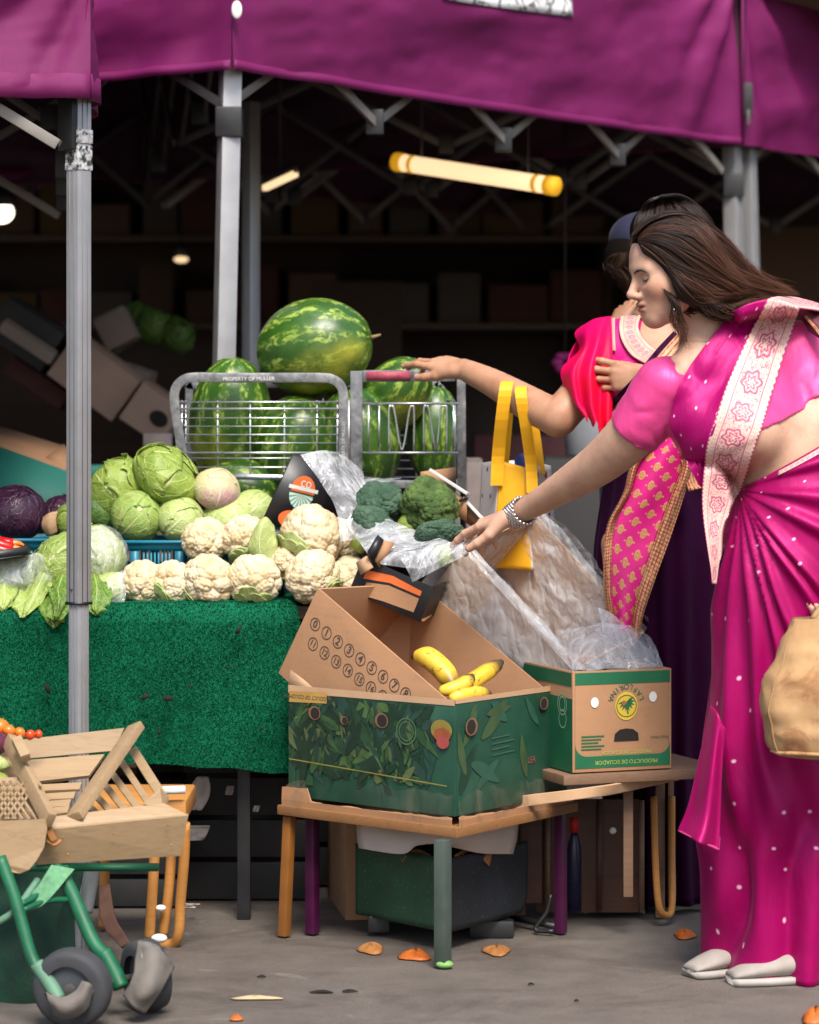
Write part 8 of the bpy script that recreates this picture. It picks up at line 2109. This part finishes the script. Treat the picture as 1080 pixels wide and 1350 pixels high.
# ================================================================ person in the blue cap, mostly hidden
w3 = thing('person', 'person in a navy cap with curly brown hair, mostly hidden behind the two women', 'person', P(850, 1120, 7.5))
S3 = SDF(); S3.cap(A(868, 640, 7.5), A(866, 470, 7.5), .14, .14, .03); S3.cap(A(840, 460, 7.45), A(920, 460, 7.5), .05, .06, .06); S3.cap(A(860, 380, 7.5), A(866, 450, 7.5), .05, .06, .03)
S3.cap(A(838, 465, 7.45), A(836, 540, 7.35), .048, .042, .02); S3.cap(A(836, 540, 7.35), A(812, 434, 7.28), .04, .022, .012)
S3.cap(A(920, 465, 7.5), A(930, 640, 7.5), .048, .03, .02)
for dx in (-30, 30): S3.cap(A(868 + dx, 640, 7.5), A(868 + dx, 1095, 7.5), .08, .045, .03)
HC3 = A(852, 345, 7.48); L3, RH3 = head_prims(S3, HC3, (.75, .66, 0), math.radians(8), .95)
wr4 = A(812, 432, 7.28); tips4 = hand(S3, wr4, A(828, 396, 7.32) - wr4, (-.5, -.8, .2), 1, .68, ((10, 20, 10), (14, 22, 12), (18, 26, 14), (22, 28, 16)), (.08, .02, -.05, -.12), (.6, .3, -.7))
body3 = bodymesh('skin', S3, (.40, 7.1, .02), (.98, 7.75, 1.75), [(HC3 - .15, HC3 + .15, .005), (wr4 - (.12, .08, .02), wr4 + (.08, .08, .13), .003)], M['skin3'], w3, face_cols(L3, .95), .01)
eyes(L3, S3, body3)
CP3 = SDF(); CP3.ell(L3(-.005, .052, 0), np.array((.112, .082, .092)) * .97, RH3); cutc = plane(L3(0, .03, 0), L3(.05, -1, 0) - L3(0, 0, 0))
capf = lambda X: np.maximum(CP3(X), cutc(X)); hp, hq = surfnet(capf, HC3 - .16, HC3 + .2, .004)
m = MB(); m.add(hp, hq.tolist()); cp = m.build('cap', cloth_mat('navy_cotton', (.009, .010, .032), .8, .05), w3)
g = np.stack([np.stack([L3(.085 + .065 * v * math.cos(a * .9), .036 - .012 * v - .012 * a * a, .085 * math.sin(a)) for v in np.linspace(0, 1, 8)]) for a in np.linspace(-1.1, 1.1, 18)]); MB().grid(g).build('cap_brim', cp.data.materials[0], cp, solid=.004)
HB3 = SDF(); HB3.ell(L3(-.02, .0, 0), (.105, .09, .088), RH3); HB3.ell(L3(.10, -.04, 0), (.075, .09, .10), RH3, .02, -1)
hp, hq = sdf_mesh(HB3, [(HC3 - .16, HC3 + .16, .006)]); m = MB(); m.add(hp, hq.tolist()); h3 = m.build('hair', M['hairbase'], w3)
M['hair3'] = hair_mat('curly_brown_hair', (.02, .011, .008), (.06, .03, .018), (.10, .05, .03))
strands([[(815, 335), (806, 338), (800, 346), (804, 356), (812, 362), (808, 370)], [(820, 334), (814, 342), (808, 352), (814, 362), (820, 370), (818, 378)], [(826, 334), (822, 346), (818, 356), (824, 366), (828, 376), (826, 384)]], HB3, 200, 7.2, [7.42, 7.42, 7.42, 7.43, 7.43, 7.44], 8, 9, .0013, (0, .02), mat=M['hair3'], parent=h3, name='curls')
def shirt(X):
    Y = SDF(); return None
TS = SDF(); TS.cap(A(868, 640, 7.5), A(866, 470, 7.5), .147, .147, .03); TS.cap(A(840, 460, 7.45), A(920, 460, 7.5), .057, .067, .06); TS.cap(A(838, 465, 7.45), A(836, 540, 7.35), .055, .05, .02); TS.cap(A(836, 540, 7.35), A(830, 450, 7.31), .048, .036, .012); TS.cap(A(920, 465, 7.5), A(930, 620, 7.5), .055, .038, .02); TS.cap(A(858, 418, 7.47), A(870, 422, 7.53), .066, .066, .02)
NK3 = SDF(); NK3.cap(A(862, 360, 7.5), A(856, 430, 7.45), .058, .058)
sf = lambda X: np.maximum(TS(X), -NK3(X)); hp, hq = surfnet(sf, (.40, 7.15, .85), (.98, 7.75, 1.45), .008); m = MB(); m.add(hp, hq.tolist()); m.build('denim_shirt', cloth_mat('denim', (.05, .07, .12), .8, .2), w3)
TR = SDF()
for dx in (-30, 30): TR.cap(A(868 + dx, 640, 7.5), A(868 + dx, 1080, 7.5), .095, .062, .03)
hp, hq = surfnet(TR, (.40, 7.2, .05), (.98, 7.75, 1.1), .012); m = MB(); m.add(hp, hq.tolist()); m.build('trousers', cloth_mat('dark_trousers', (.012, .012, .016), .8, .1), w3)
for dx in (-30, 30): shoe(w3, (P(868 + dx, 0, 7.5).x + .04, 7.54, 0), (P(868 + dx, 0, 7.5).x - .1, 7.42, 0), .045, .07, M['black'], None, M['black'])
